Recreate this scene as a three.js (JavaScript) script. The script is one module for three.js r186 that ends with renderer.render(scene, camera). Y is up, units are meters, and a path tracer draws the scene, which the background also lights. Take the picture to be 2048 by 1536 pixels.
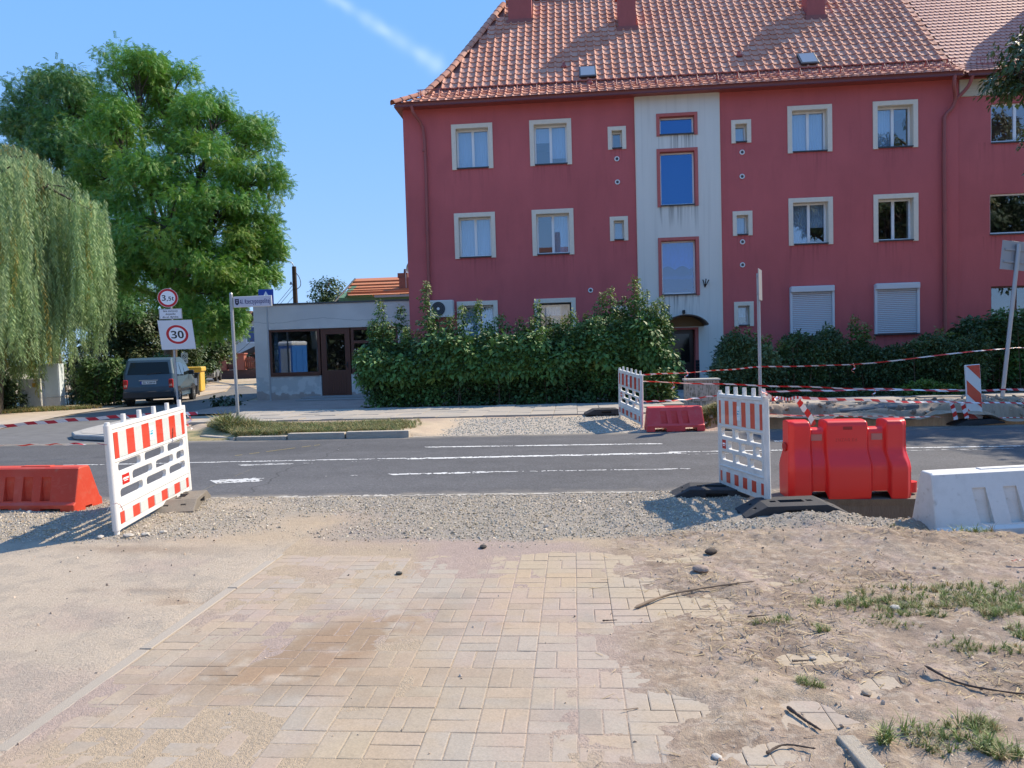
import * as THREE from 'three';
import { mergeGeometries } from 'three/addons/utils/BufferGeometryUtils.js';
import { RoundedBoxGeometry } from 'three/addons/geometries/RoundedBoxGeometry.js';
import { Brush, Evaluator, SUBTRACTION } from 'three-bvh-csg';

// ---------- camera ----------
const scene = new THREE.Scene();
const camera = new THREE.PerspectiveCamera(54.23, 4 / 3, 0.05, 900);
camera.position.set(0, 1.5, 0);
camera.rotation.order = 'YXZ';
camera.rotation.set(THREE.MathUtils.degToRad(-2.6), THREE.MathUtils.degToRad(4.75), THREE.MathUtils.degToRad(-1.68));
camera.updateMatrixWorld(true);
const FOC = 1500;
function ray(px, py) { return new THREE.Vector3((px - 1024) / FOC, (768 - py) / FOC, -1).applyQuaternion(camera.quaternion); }
function G(px, py, y = 0) { const d = ray(px, py), t = (y - 1.5) / d.y; return new THREE.Vector3(d.x * t, y, d.z * t); }   // pixel to a point on level y
function F(px, py, z) { const d = ray(px, py), t = z / d.z; return new THREE.Vector3(d.x * t, d.y * t + 1.5, z); }            // pixel to a point on the plane z

// ---------- sky ----------
const SUN = new THREE.Vector3(0.84, 1, -0.55).normalize();
function makeSky() {
  const W = 2048, H = 1024, data = new Float32Array(W * H * 4);
  const a = ray(560, -75).normalize(), b = ray(905, 150).normalize();
  const n = new THREE.Vector3().crossVectors(a, b).normalize(), mid = a.clone().add(b).normalize();
  const half = Math.acos(a.dot(b)) / 2;
  for (let j = 0; j < H; j++) {
    const el = ((j + 0.5) / H - 0.5) * Math.PI, y = Math.sin(el), c = Math.cos(el);
    const t = Math.max(0, y), g = Math.pow(1 - t, 3.2), g2 = Math.pow(1 - t, 12);
    for (let i = 0; i < W; i++) {
      const az = ((i + 0.5) / W - 0.5) * 2 * Math.PI, x = Math.cos(az) * c, z = Math.sin(az) * c;
      let r = 0.113 + 0.17 * g + 0.07 * g2, gg = 0.295 + 0.165 * g + 0.05 * g2, bb = 0.675 + 0.05 * g;
      const s = Math.max(0, x * SUN.x + y * SUN.y + z * SUN.z), halo = 0.10 * Math.pow(s, 6) + 0.35 * Math.pow(s, 60);
      r += halo * 1.0; gg += halo * 0.95; bb += halo * 0.85;
      if (y < 0) { const k = Math.min(1, -y * 8); r = r * (1 - k) + 0.2 * k; gg = gg * (1 - k) + 0.2 * k; bb = bb * (1 - k) + 0.19 * k; }
      const along = x * mid.x + y * mid.y + z * mid.z;
      if (along > 0.8) {
        const off = x * n.x + y * n.y + z * n.z, ang = Math.acos(Math.min(1, along));
        const side = (x * (b.x - a.x) + y * (b.y - a.y) + z * (b.z - a.z)) > 0 ? 1 : -1, u = (ang * side + half) / (2 * half);
        if (u > -0.3 && u < 1.02) {
          const w = 0.0042 + 0.0046 * Math.max(0, Math.min(1, u)) + 0.0008 * Math.sin(u * 30) + 0.0006 * Math.sin(u * 71);
          const k = Math.exp(-(off * off) / (w * w)) * Math.min(1, (1.02 - u) * 9) * (0.62 + 0.2 * Math.sin(u * 23 + 1) + 0.12 * Math.sin(u * 57));
          r += 0.17 * k; gg += 0.15 * k; bb += 0.06 * k;
        }
      }
      const o = (j * W + i) * 4; data[o] = r; data[o + 1] = gg; data[o + 2] = bb; data[o + 3] = 1;
    }
  }
  const t = new THREE.DataTexture(data, W, H, THREE.RGBAFormat, THREE.FloatType);
  t.mapping = THREE.EquirectangularReflectionMapping; t.magFilter = t.minFilter = THREE.LinearFilter; t.needsUpdate = true;
  return t;
}
const skyTex = makeSky();
scene.background = skyTex; scene.environment = skyTex;

// ---------- sun ----------
const sun = new THREE.DirectionalLight(new THREE.Color(1, 0.87, 0.68), 4.4);
sun.position.copy(SUN).multiplyScalar(70).add(new THREE.Vector3(0, 0, -14)); sun.target.position.set(0, 0, -14);
sun.castShadow = true; sun.shadow.radius = 1; sun.shadow.mapSize.set(4096, 4096);
Object.assign(sun.shadow.camera, { left: -45, right: 45, top: 40, bottom: -40, near: 1, far: 180 });
scene.add(sun, sun.target);

// ---------- exposure ----------
const renderer = new THREE.WebGLRenderer({ antialias: true });
renderer.toneMapping = THREE.LinearToneMapping;
renderer.toneMappingExposure = 1.6;
renderer.shadowMap.enabled = true;
renderer.setSize(1024, 768);

// ---------- random, noise ----------
function RNG(s) { return () => { s |= 0; s = s + 0x6D2B79F5 | 0; let t = Math.imul(s ^ s >>> 15, 1 | s); t = t + Math.imul(t ^ t >>> 7, 61 | t) ^ t; return ((t ^ t >>> 14) >>> 0) / 4294967296; }; }
const NT = (() => { const r = RNG(77), a = new Float32Array(65536); for (let i = 0; i < 65536; i++) a[i] = r(); return a; })();
function vn(x, y) {
  const xi = Math.floor(x), yi = Math.floor(y); let fx = x - xi, fy = y - yi; fx = fx * fx * (3 - 2 * fx); fy = fy * fy * (3 - 2 * fy);
  const X0 = xi & 255, X1 = (xi + 1) & 255, Y0 = (yi & 255) << 8, Y1 = ((yi + 1) & 255) << 8;
  const p = NT[Y0 | X0], q = NT[Y0 | X1], r = NT[Y1 | X0], s = NT[Y1 | X1];
  return (p + (q - p) * fx) + ((r + (s - r) * fx) - (p + (q - p) * fx)) * fy;
}
function fbm(x, y, o = 4) { let a = 0.5, s = 0, n = 0; for (let i = 0; i < o; i++) { s += a * vn(x + i * 17.3, y + i * 9.7); n += a; x *= 2.03; y *= 2.03; a *= 0.5; } return s / n; }
const clamp = (v, a = 0, b = 1) => Math.max(a, Math.min(b, v));
const smooth = (a, b, v) => { const t = clamp((v - a) / (b - a)); return t * t * (3 - 2 * t); };
const mix = (a, b, t) => a + (b - a) * t;
const lin = (r, g, b) => new THREE.Color().setRGB(r, g, b);

// ---------- textures ----------
function colourTex(w, h, fn, repeat) {   // fn(u, v, x, y) -> linear rgb
  const d = new Uint8Array(w * h * 4);
  for (let j = 0; j < h; j++) for (let i = 0; i < w; i++) {
    const c = fn(i / w, j / h, i, j), o = (j * w + i) * 4;
    for (let k = 0; k < 3; k++) { const v = clamp(c[k]); d[o + k] = 255 * (v < 0.0031308 ? v * 12.92 : 1.055 * Math.pow(v, 1 / 2.4) - 0.055); }
    d[o + 3] = 255;
  }
  const t = new THREE.DataTexture(d, w, h); t.colorSpace = THREE.SRGBColorSpace; t.magFilter = THREE.LinearFilter; t.minFilter = THREE.LinearMipmapLinearFilter; t.generateMipmaps = true;
  if (repeat) t.wrapS = t.wrapT = THREE.RepeatWrapping;
  t.needsUpdate = true; return t;
}
function greyTex(w, h, fn) {
  const d = new Uint8Array(w * h * 4);
  for (let j = 0; j < h; j++) for (let i = 0; i < w; i++) { const v = 255 * clamp(fn(i / w, j / h, i, j)), o = (j * w + i) * 4; d[o] = d[o + 1] = d[o + 2] = v; d[o + 3] = 255; }
  const t = new THREE.DataTexture(d, w, h); t.magFilter = THREE.LinearFilter; t.minFilter = THREE.LinearMipmapLinearFilter; t.generateMipmaps = true; t.wrapS = t.wrapT = THREE.RepeatWrapping; t.needsUpdate = true; return t;
}
// tileable noise for repeating maps
function tn(u, v, f) { const a = fbm(u * f, v * f), b = fbm((u - 1) * f, v * f), c = fbm(u * f, (v - 1) * f), d = fbm((u - 1) * f, (v - 1) * f); return (a * (1 - u) + b * u) * (1 - v) + (c * (1 - u) + d * u) * v; }
const fineBump = greyTex(512, 512, (u, v) => 0.6 * tn(u, v, 60) + 0.4 * NT[(Math.floor(u * 512) * 131 + Math.floor(v * 512) * 7919) & 65535]);
function canvasTex(w, h, draw) { const c = document.createElement('canvas'); c.width = w; c.height = h; draw(c.getContext('2d'), w, h); const t = new THREE.CanvasTexture(c); t.colorSpace = THREE.SRGBColorSpace; t.anisotropy = 8; return t; }
const grainCache = {};
function grainTex(base, amp, f) {   // shared neutral grain, tinted by the material's colour
  const A = amp < 0.09 ? 0.08 : amp < 0.18 ? 0.15 : 0.3, Q = f < 13 ? 10 : 18, k = A + '/' + Q;
  grainCache[k] ??= colourTex(256, 256, (u, v) => { const n = 0.8 * (1 + A * (tn(u, v, Q) - 0.5) * 2 + A * 0.6 * (NT[(Math.floor(u * 256) * 57 + Math.floor(v * 256) * 4211) & 65535] - 0.5)); return [n, n, n]; }, true);
  return { grain: grainCache[k], base };
}
function ungrain(o) { if (o.map && o.map.grain) { const g = o.map; o.map = g.grain; o.color = lin(g.base[0] / 0.8, g.base[1] / 0.8, g.base[2] / 0.8); } return o; }

// ---------- objects ----------
const taken = {};
function numbered(n) { if (!(n in taken)) { taken[n] = 0; return n; } taken[n]++; return n + '_' + String(taken[n]).padStart(3, '0'); }
function shadows(o) { o.castShadow = true; o.receiveShadow = true; return o; }
function tag(o, label, category, group) { o.userData.label = label; o.userData.category = category; if (group) o.userData.group = group; return o; }
function thing(name, label, category, pos = [0, 0, 0], turn = 0, group) { const o = new THREE.Group(); o.name = numbered(name); o.position.set(...pos); o.rotation.y = turn; scene.add(o); return tag(o, label, category, group); }
function prep(g) { g = g.index ? g.toNonIndexed() : g; if (!g.attributes.normal) g.computeVertexNormals(); const n = g.attributes.position.count; if (!g.attributes.uv) g.setAttribute('uv', new THREE.BufferAttribute(new Float32Array(n * 2), 2)); for (const k of Object.keys(g.attributes)) if (!['position', 'normal', 'uv'].includes(k)) g.deleteAttribute(k); return g; }
function merge(list) { return list.length === 1 ? list[0] : mergeGeometries(list.map(prep)); }
function part(name, geo, mat, parent, label) { const m = shadows(new THREE.Mesh(Array.isArray(geo) ? merge(geo) : geo, mat)); m.name = name; parent.add(m); if (label) m.userData.label = label; return m; }
function solo(name, geo, mat, label, category, group) { const m = part(numbered(name), geo, mat, scene); return tag(m, label, category, group); }
function struct(name, geo, mat) { const m = part(numbered(name), geo, mat, scene); m.userData.kind = 'structure'; return m; }
function box(w, h, d, x = 0, y = 0, z = 0) { return new THREE.BoxGeometry(w, h, d).translate(x, y, z); }
function bb(x0, x1, y0, y1, z0, z1) { return box(x1 - x0, y1 - y0, z1 - z0, (x0 + x1) / 2, (y0 + y1) / 2, (z0 + z1) / 2); }
function rbox(w, h, d, r, x = 0, y = 0, z = 0, s = 2) { return new RoundedBoxGeometry(w, h, d, s, r).translate(x, y, z); }
function cyl(r0, r1, h, x = 0, y = 0, z = 0, s = 16) { return new THREE.CylinderGeometry(r1, r0, h, s).translate(x, y + h / 2, z); }
function tube(pts, r, s = 8, seg) { return new THREE.TubeGeometry(new THREE.CatmullRomCurve3(pts), seg || Math.max(4, pts.length * 4), r, s, false); }
function taper(a, b, r0, r1, s = 7) { const d = new THREE.Vector3().subVectors(b, a), g = new THREE.CylinderGeometry(r1, r0, d.length(), s, 1, true); g.translate(0, d.length() / 2, 0); g.applyQuaternion(new THREE.Quaternion().setFromUnitVectors(new THREE.Vector3(0, 1, 0), d.normalize())); return g.translate(a.x, a.y, a.z); }
function shapeOf(p) { const s = new THREE.Shape(); p.forEach(([x, y], i) => i ? s.lineTo(x, y) : s.moveTo(x, y)); s.closePath(); return s; }
function rectPath(x0, x1, y0, y1) { const h = new THREE.Path(); h.moveTo(x0, y0); h.lineTo(x0, y1); h.lineTo(x1, y1); h.lineTo(x1, y0); h.closePath(); return h; }
function ext(shape, depth, bevel = 0) { return new THREE.ExtrudeGeometry(shape, bevel ? { depth: depth - 2 * bevel, bevelEnabled: true, bevelThickness: bevel, bevelSize: bevel, bevelOffset: -bevel, bevelSegments: 2 } : { depth, bevelEnabled: false }).translate(0, 0, bevel); }
// level polygon from [x, z] corners, uv in metres
function flat(pts, y) { const s = new THREE.Shape(); pts.forEach(([x, z], i) => i ? s.lineTo(x, -z) : s.moveTo(x, -z)); const g = new THREE.ShapeGeometry(s); g.rotateX(-Math.PI / 2); return g.translate(0, y, 0); }
function uvWorld(g, sx, sz, ox = 0, oz = 0) { const p = g.attributes.position, u = g.attributes.uv; for (let i = 0; i < p.count; i++) u.setXY(i, (p.getX(i) - ox) / sx, (p.getZ(i) - oz) / sz); return g; }
function std(o) { return new THREE.MeshStandardMaterial(Object.assign({ roughness: 0.8 }, ungrain(o))); }
function phys(o) { return new THREE.MeshPhysicalMaterial(Object.assign({ roughness: 0.6 }, ungrain(o))); }

// ---------- shared materials ----------
const galv = std({ color: lin(0.42, 0.43, 0.44), metalness: 0.55, roughness: 0.45, bumpMap: fineBump, bumpScale: 0.0004 });
const signWhite = phys({ color: lin(0.72, 0.72, 0.71), roughness: 0.35 });
const signBack = std({ color: lin(0.36, 0.37, 0.39), metalness: 0.4, roughness: 0.5 });
const glassPane = phys({ color: lin(0.82, 0.9, 0.97), transmission: 1, thickness: 0, roughness: 0.01, ior: 2.2 });
const coatedGlass = phys({ color: lin(0.055, 0.145, 0.31), metalness: 0.8, roughness: 0.015 });
const tintedGlass = phys({ color: lin(0.42, 0.62, 0.92), transmission: 1, thickness: 0, roughness: 0.01, ior: 2.3 });
const darkRoom = std({ color: lin(0.36, 0.33, 0.29), roughness: 0.95 });
const white = std({ color: lin(0.74, 0.74, 0.73), roughness: 0.45 });
const blackPlastic = std({ color: lin(0.02, 0.02, 0.022), roughness: 0.6 });
const woodBrown = std({ color: lin(0.11, 0.035, 0.02), roughness: 0.5, bumpMap: fineBump, bumpScale: 0.001 });
const curtainM = phys({ color: lin(0.72, 0.75, 0.78), roughness: 0.95, transmission: 0.25, thickness: 0, side: THREE.DoubleSide });

// =====================================================================
// GROUND
// =====================================================================
const NX0 = -7, NX1 = 7, NZ0 = -7.66, NZ1 = -1.6;          // finely modelled yard in front of the road
const FX0 = -8.6, FX1 = 13, FZ0 = -19.2, FZ1 = -13.12;      // finely modelled far verge
const n2 = (x, z, f, o = 3) => fbm(x * f + 40, z * f + 90, o) - 0.5;
const blob = (x, z, cx, cz, rx, rz, a = 0) => { const c = Math.cos(a), s = Math.sin(a), dx = x - cx, dz = z - cz, u = (dx * c + dz * s) / rx, v = (-dx * s + dz * c) / rz; return Math.exp(-(u * u + v * v)); };
function gravelW(x, z) {   // how much crushed stone lies here
  const e = 0.22 * n2(x, z, 1.7), band = smooth(-5.72, -5.95, z + e * 1.2 + 0.12 * smooth(0, 3, x));
  const sand = 1.15 * blob(x, z, -2.35, -6.5, 0.55, 0.36) + 0.9 * blob(x, z, -2.6, -5.9, 0.7, 0.3) + 0.6 * blob(x, z, -3.2, -7.2, 0.6, 0.25) ;
  const right = 1 - smooth(2.1, 2.9, x + e);
  return clamp(band * right - sand + 0.5 * n2(x, z, 2.3));
}
const trenchW = (x, z) => smooth(1.62, 1.9, x + 0.25 * n2(x, z, 2)) * smooth(-6.42, -6.66, z + 0.22 * n2(x, z, 1.3) + 0.1 * Math.sin(x * 2)) * smooth(-7.27, -7.19, z + 0.05 * n2(x, z, 4));
const bare = [[0.9, -3.12, 0.16, 0.07], [0.95, -2.98, 0.12, 0.06], [1.0, -3.57, 0.16, 0.09], [0.42, -3.1, 0.12, 0.1], [1.35, -3.35, 0.15, 0.06], [0.45, -4.4, 0.3, 0.3]];
function hNear(x, z) {
  const g = gravelW(x, z);
  let h = -0.002 + 0.0022 * n2(x, z, 5) + 0.0018 * n2(x, z, 21) + 0.0014 * n2(x, z, 47, 2) + 0.0035 * smooth(0.5, 0.68, fbm(x * 1.6 + 12, z * 2.2, 3)) * smooth(-1.2, -2.1, x);
  const dirt = smooth(0.12, 0.75, x + 0.35 * n2(x, z, 1.6));
  let cover = dirt * (0.018 + 0.05 * n2(x, z, 1.5) + 0.035 * n2(x, z, 5) + 0.02 * n2(x, z, 14) + 0.014 * n2(x, z, 38, 2));
  for (const [bx, bz, rx, rz] of bare) cover -= 0.03 * blob(x, z, bx, bz, rx, rz);
  cover += dirt * smooth(-4.9, -5.7, z) * smooth(1.2, 2.2, x) * (0.05 + 0.12 * n2(x, z, 2.2) + 0.05 * n2(x, z, 9));
  h += cover;
  h += smooth(-5.35, -5.7, z + 0.15 * n2(x, z, 2)) * 0.014;
  h += g * (0.012 + 0.05 * n2(x, z, 2) + 0.02 * n2(x, z, 9));
  h += g * 0.03 * blob(x, z, 1.7, -6.2, 0.4, 0.22); h -= 0.08 * blob(x, z, 2.35, -6.5, 0.45, 0.22); h -= 0.15 * blob(x, z, 3.3, -6.05, 0.9, 0.34);
  h += 0.02 * smooth(-0.2, 0.05, 0.25 - Math.abs(z + 5.95) - 0.2 * n2(x, z, 3)) * smooth(0.3, 1, x);
  if (x < -2.3) h += 0.004 + 0.006 * n2(x, z, 1.2) + 0.003 * n2(x, z, 18);
  h -= 0.035 * blob(x, z, -2.42, -4.5, 0.2, 0.14) * smooth(-2.2, -2.3, x);
  h += 0.0045 * blob(x, z, -2.26, z, 0.09, 1) * smooth(0.42, 0.6, fbm(x * 3 + 50, z * 2.2, 3));
  h = mix(h, -0.42 + 0.1 * n2(x, z, 4), trenchW(x, z));
  if (z < -7.16 && x > 1.78) h = Math.min(h, -0.3);
  if (z < -7.55) h = Math.min(h, -0.006);
  const edge = Math.min(x - NX0, NX1 - x, NZ1 - z); return edge < 0.25 ? mix(-0.02, h, clamp(edge / 0.25)) : h;
}
function grid(x0, x1, z0, z1, st, h, sx = st) {
  const nx = Math.round((x1 - x0) / sx), nz = Math.round((z1 - z0) / st), pos = new Float32Array((nx + 1) * (nz + 1) * 3), uv = new Float32Array((nx + 1) * (nz + 1) * 2), idx = [];
  for (let j = 0; j <= nz; j++) for (let i = 0; i <= nx; i++) {
    const k = j * (nx + 1) + i, x = mix(x0, x1, i / nx), z = mix(z0, z1, j / nz);
    pos[k * 3] = x; pos[k * 3 + 1] = h(x, z); pos[k * 3 + 2] = z; uv[k * 2] = i / nx; uv[k * 2 + 1] = j / nz;
    if (i < nx && j < nz) idx.push(k, k + nx + 1, k + 1, k + 1, k + nx + 1, k + nx + 2);
  }
  const g = new THREE.BufferGeometry(); g.setAttribute('position', new THREE.BufferAttribute(pos, 3)); g.setAttribute('uv', new THREE.BufferAttribute(uv, 2)); g.setIndex(idx); g.computeVertexNormals(); return g;
}
const mix3 = (a, b, t) => [mix(a[0], b[0], t), mix(a[1], b[1], t), mix(a[2], b[2], t)];
const C = { asph: [0.545, 0.45, 0.345], asphD: [0.36, 0.315, 0.26], sand: [0.50, 0.39, 0.27], dirt: [0.40, 0.305, 0.225], dirtD: [0.235, 0.17, 0.125], pink: [0.45, 0.345, 0.29], grav: [0.36, 0.325, 0.275], soil: [0.15, 0.112, 0.085], grass: [0.20, 0.20, 0.08], brown: [0.34, 0.25, 0.175] };
const rnd = (i, j) => NT[(i * 7919 + j * 104729) & 65535];
function nearColour(u, v, i, j) {
  const x = mix(NX0, NX1, u), z = mix(NZ0, NZ1, v), a = fbm(x * 1.3 + 3, z * 1.3, 4), b = fbm(x * 7, z * 7 + 30, 3), c = fbm(x * 31, z * 31, 2), r = rnd(i, j);
  let col;
  const wR = smooth(0.05, 0.4, x + 0.3 * n2(x, z, 2));
  const asph = mix3(mix3(C.asph, C.pink, smooth(0.5, 0.75, a) * 0.5), C.asphD, smooth(0.52, 0.68, b) * 0.35 + smooth(0.62, 0.8, c) * 0.3);
  const pav = mix3(C.sand, C.pink, smooth(0.35, 0.65, a));
  let dirt = mix3(C.dirt, C.pink, smooth(0.4, 0.6, b) * 0.7); dirt = mix3(dirt, C.sand, smooth(0.5, 0.7, a) * 0.55); dirt = mix3(dirt, C.brown, 0.6 * smooth(0.5, 0.62, fbm(x * 5 + 77, z * 6, 4))); dirt = mix3(dirt, C.dirtD, smooth(0.5, 0.72, fbm(x * 3.1 + 9, z * 3.1, 3)) * 0.75 + smooth(0.6, 0.8, c) * 0.4);
  dirt = mix3(dirt, C.dirtD, 0.45 * smooth(0.6, 0.72, fbm(x * 19 + 5, z * 27, 3)) + (r > 0.955 ? 0.45 : 0)); dirt = mix3(dirt, [0.56, 0.46, 0.36], 0.5 * smooth(0.6, 0.72, fbm(x * 23 + 60, z * 30, 2)));
  col = x < -2.25 ? asph : mix3(pav, dirt, wR);
  col = mix3(col, C.sand, clamp(0.95 * blob(x, z, -2.35, -6.5, 0.6, 0.4) + 0.8 * blob(x, z, -2.7, -5.9, 0.8, 0.3) + 0.8 * blob(x, z, 0.75, -5.5, 0.6, 0.16) + 0.55 * blob(x, z, -3.0, -7.1, 0.6, 0.2)) * smooth(0.2, 0.55, b + 0.15));
  col = mix3(col, C.brown, clamp(0.9 * blob(x, z, -2.42, -4.45, 0.28, 0.13) + 0.7 * blob(x, z, -3.5, -5.6, 0.6, 0.1, 0.1) + 0.5 * blob(x, z, -2.85, -4.62, 0.5, 0.05)) * smooth(0.3, 0.6, b + 0.1));
  col = mix3(col, C.asphD, 0.55 * blob(x, z, -3.0, -4.6, 0.9, 0.06, 0.05) * smooth(0.35, 0.6, b));
  const g = gravelW(x, z); col = mix3(col, mix3(C.grav, C.asphD, c), g * 0.9);
  col = mix3(col, C.brown, 0.7 * smooth(1.7, 2.6, x) * smooth(-4.9, -5.5, z) * smooth(0.35, 0.6, b));
  const k = (0.86 + 0.28 * c * 0.5 + 0.22 * (r - 0.3)) * (r > 0.985 ? 0.7 : 1) * 0.87; return [col[0] * k, col[1] * k, col[2] * k];
}
const nearTex = colourTex(2048, 1024, nearColour);
const earthM = std({ map: nearTex, roughness: 0.95, bumpMap: (() => { const t = fineBump.clone(); t.repeat.set(22, 10); t.needsUpdate = true; return t; })(), bumpScale: 0.011 });
const yard = struct('dirt_yard', grid(NX0, NX1, NZ0, NZ1, 0.021, hNear), earthM);

// big ground sheet with openings for the two finely modelled patches
{
  const s = shapeOf([[-320, -60], [320, -60], [320, 420], [-320, 420]]);
  s.holes.push(rectPath(NX0, NX1, -NZ1, -NZ0 - 0.001), rectPath(FX0, FX1, -FZ1, -FZ0));
  const g = new THREE.ShapeGeometry(s).rotateX(-Math.PI / 2).translate(0, -0.02, 0); uvWorld(g, 9, 9);
  const t = colourTex(512, 512, (u, v, i, j) => { const a = tn(u, v, 7), b = tn(u, v, 30), k = 0.85 + 0.3 * rnd(i, j); const c = mix3(mix3(C.dirt, C.sand, smooth(0.35, 0.65, a)), C.grass, smooth(0.45, 0.6, b) * 0.5); return c.map(q => q * k); }, true);
  struct('ground', g, std({ map: t, roughness: 0.95 }));
}

// ---------- driveway of basket-woven pavers ----------
const driveway = new THREE.Group(); driveway.name = 'driveway'; driveway.userData.kind = 'structure'; scene.add(driveway);
const pavTex = colourTex(1024, 1024, (u, v, i, j) => {
  const x = -2.4 + 4 * u, z = -5.8 + 4 * v, a = fbm(x * 2.1, z * 2.1 + 7, 3), b = fbm(x * 9, z * 9, 3), c = fbm(x * 60, z * 60, 2);
  let col = mix3([0.47, 0.405, 0.33], [0.485, 0.39, 0.32], smooth(0.35, 0.65, a)); col = mix3(col, [0.36, 0.32, 0.27], 0.5 * smooth(0.55, 0.75, fbm(x * 4 + 8, z * 4, 4)) + 0.35 * smooth(0.6, 0.8, c)); col = mix3(col, C.sand, 0.45 * smooth(0.45, 0.7, fbm(x * 3 + 31, z * 5, 4)));
  col = mix3(col, [0.50, 0.40, 0.27], 0.7 * smooth(0.52, 0.72, fbm(x * 1.1 + 20, z * 1.1, 3)));
  const st = clamp(1.15 * blob(x, z, -1.22, -3.85, 0.55, 0.26, -0.85) + 0.7 * blob(x, z, -1.5, -3.45, 0.6, 0.3, -0.6) + 0.35 * blob(x, z, -0.9, -3.3, 0.6, 0.25));
  col = mix3(col, [0.36, 0.255, 0.165], st * smooth(0.18, 0.55, b + 0.12 * (c - 0.5)) * 0.95);
  col = mix3(col, [0.40, 0.29, 0.18], 0.6 * blob(x, z, -0.42, -4.08, 0.16, 0.09) * smooth(0.3, 0.6, b));
  col = mix3(col, C.sand, 0.8 * smooth(-5.25, -5.6, z + 0.3 * (b - 0.5)) + 0.4 * smooth(-1.9, -2.2, x + 0.4 * (b - 0.5)));
  const k = (0.88 + 0.16 * c + 0.22 * (rnd(i, j) - 0.4)) * 0.76; return [col[0] * k, col[1] * k, col[2] * k];
});
const pavMs = [[1, 1, 1], [1.0, 0.965, 0.965], [0.95, 0.955, 0.955], [1.03, 0.985, 0.945], [0.92, 0.90, 0.89]].map(c => std({ map: pavTex, color: lin(...c), roughness: 0.9, bumpMap: fineBump, bumpScale: 0.002 }));
function paverGeo(x0, x1, z0, z1, y, tx, tz) {
  const b = 0.005, gp = 0.0016, xs = [x0 + gp, x0 + gp + b, x1 - gp - b, x1 - gp], zs = [z0 + gp, z0 + gp + b, z1 - gp - b, z1 - gp], P = [], U = [];
  const cx = (x0 + x1) / 2, cz = (z0 + z1) / 2, Y = (x, z, d) => y - d + (x - cx) * tx + (z - cz) * tz;
  const q = (a, b2, c, d) => { for (const v of [a, b2, c, a, c, d]) { P.push(...v); U.push((v[0] + 2.4) / 4, (v[2] + 5.8) / 4); } };
  const top = [[xs[1], zs[1]], [xs[2], zs[1]], [xs[2], zs[2]], [xs[1], zs[2]]].map(([x, z]) => [x, Y(x, z, 0), z]);
  const mid = [[xs[0], zs[0]], [xs[3], zs[0]], [xs[3], zs[3]], [xs[0], zs[3]]].map(([x, z]) => [x, Y(x, z, 0.0015), z]);
  const low = mid.map(([x, , z]) => [x, y - 0.05, z]);
  q(top[3], top[2], top[1], top[0]);
  for (let i = 0; i < 4; i++) { const n = (i + 1) % 4; q(mid[i], top[i], top[n], mid[n]); q(low[i], mid[i], mid[n], low[n]); }
  const g = new THREE.BufferGeometry(); g.setAttribute('position', new THREE.Float32BufferAttribute(P, 3)); g.setAttribute('uv', new THREE.Float32BufferAttribute(U, 2)); g.computeVertexNormals(); return g;
}
{
  const r = RNG(5), list = [];
  for (let i = 0; i < 18; i++) for (let j = 0; j < 20; j++) {
    const x = -2.22 + i * 0.2, z = -5.66 + j * 0.2, alt = (i + j) % 2;
    for (let k = 0; k < 2; k++) {
      const ra = alt ? [x, x + 0.2, z + k * 0.1, z + k * 0.1 + 0.1] : [x + k * 0.1, x + k * 0.1 + 0.1, z, z + 0.2];
      const y = 0.0025 * (r() - 0.5) + 0.006 * n2(x, z, 1.1), g = [ra, y, (r() - 0.5) * 0.02, (r() - 0.5) * 0.02, Math.floor(r() * 5)];
      list.push({ g, x: (ra[0] + ra[1]) / 2, z: (ra[2] + ra[3]) / 2 });
    }
  }
  const seen = list.filter(p => p.x < 0.2 && p.z < -2.55).sort((a, b) => b.z - a.z).slice(0, 300), set = new Set(seen);
  for (const p of seen) part('paver', paverGeo(...p.g[0], p.g[1], p.g[2], p.g[3]), pavMs[p.g[4]], driveway);
  const rest = part('paver_field', list.filter(p => !set.has(p)).map(p => paverGeo(...p.g[0], p.g[1], p.g[2], p.g[3])), pavMs[0], driveway); rest.userData.kind = 'stuff';
  for (let k = 0; k < 4; k++) part('edge_kerb', rbox(0.068, 0.06, 0.985, 0.006, -2.262, -0.027 + 0.002 * r(), -5.16 + k * 1.0), std({ color: lin(0.375, 0.325, 0.265), roughness: 0.9, bumpMap: fineBump, bumpScale: 0.002 }), driveway);
}

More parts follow.
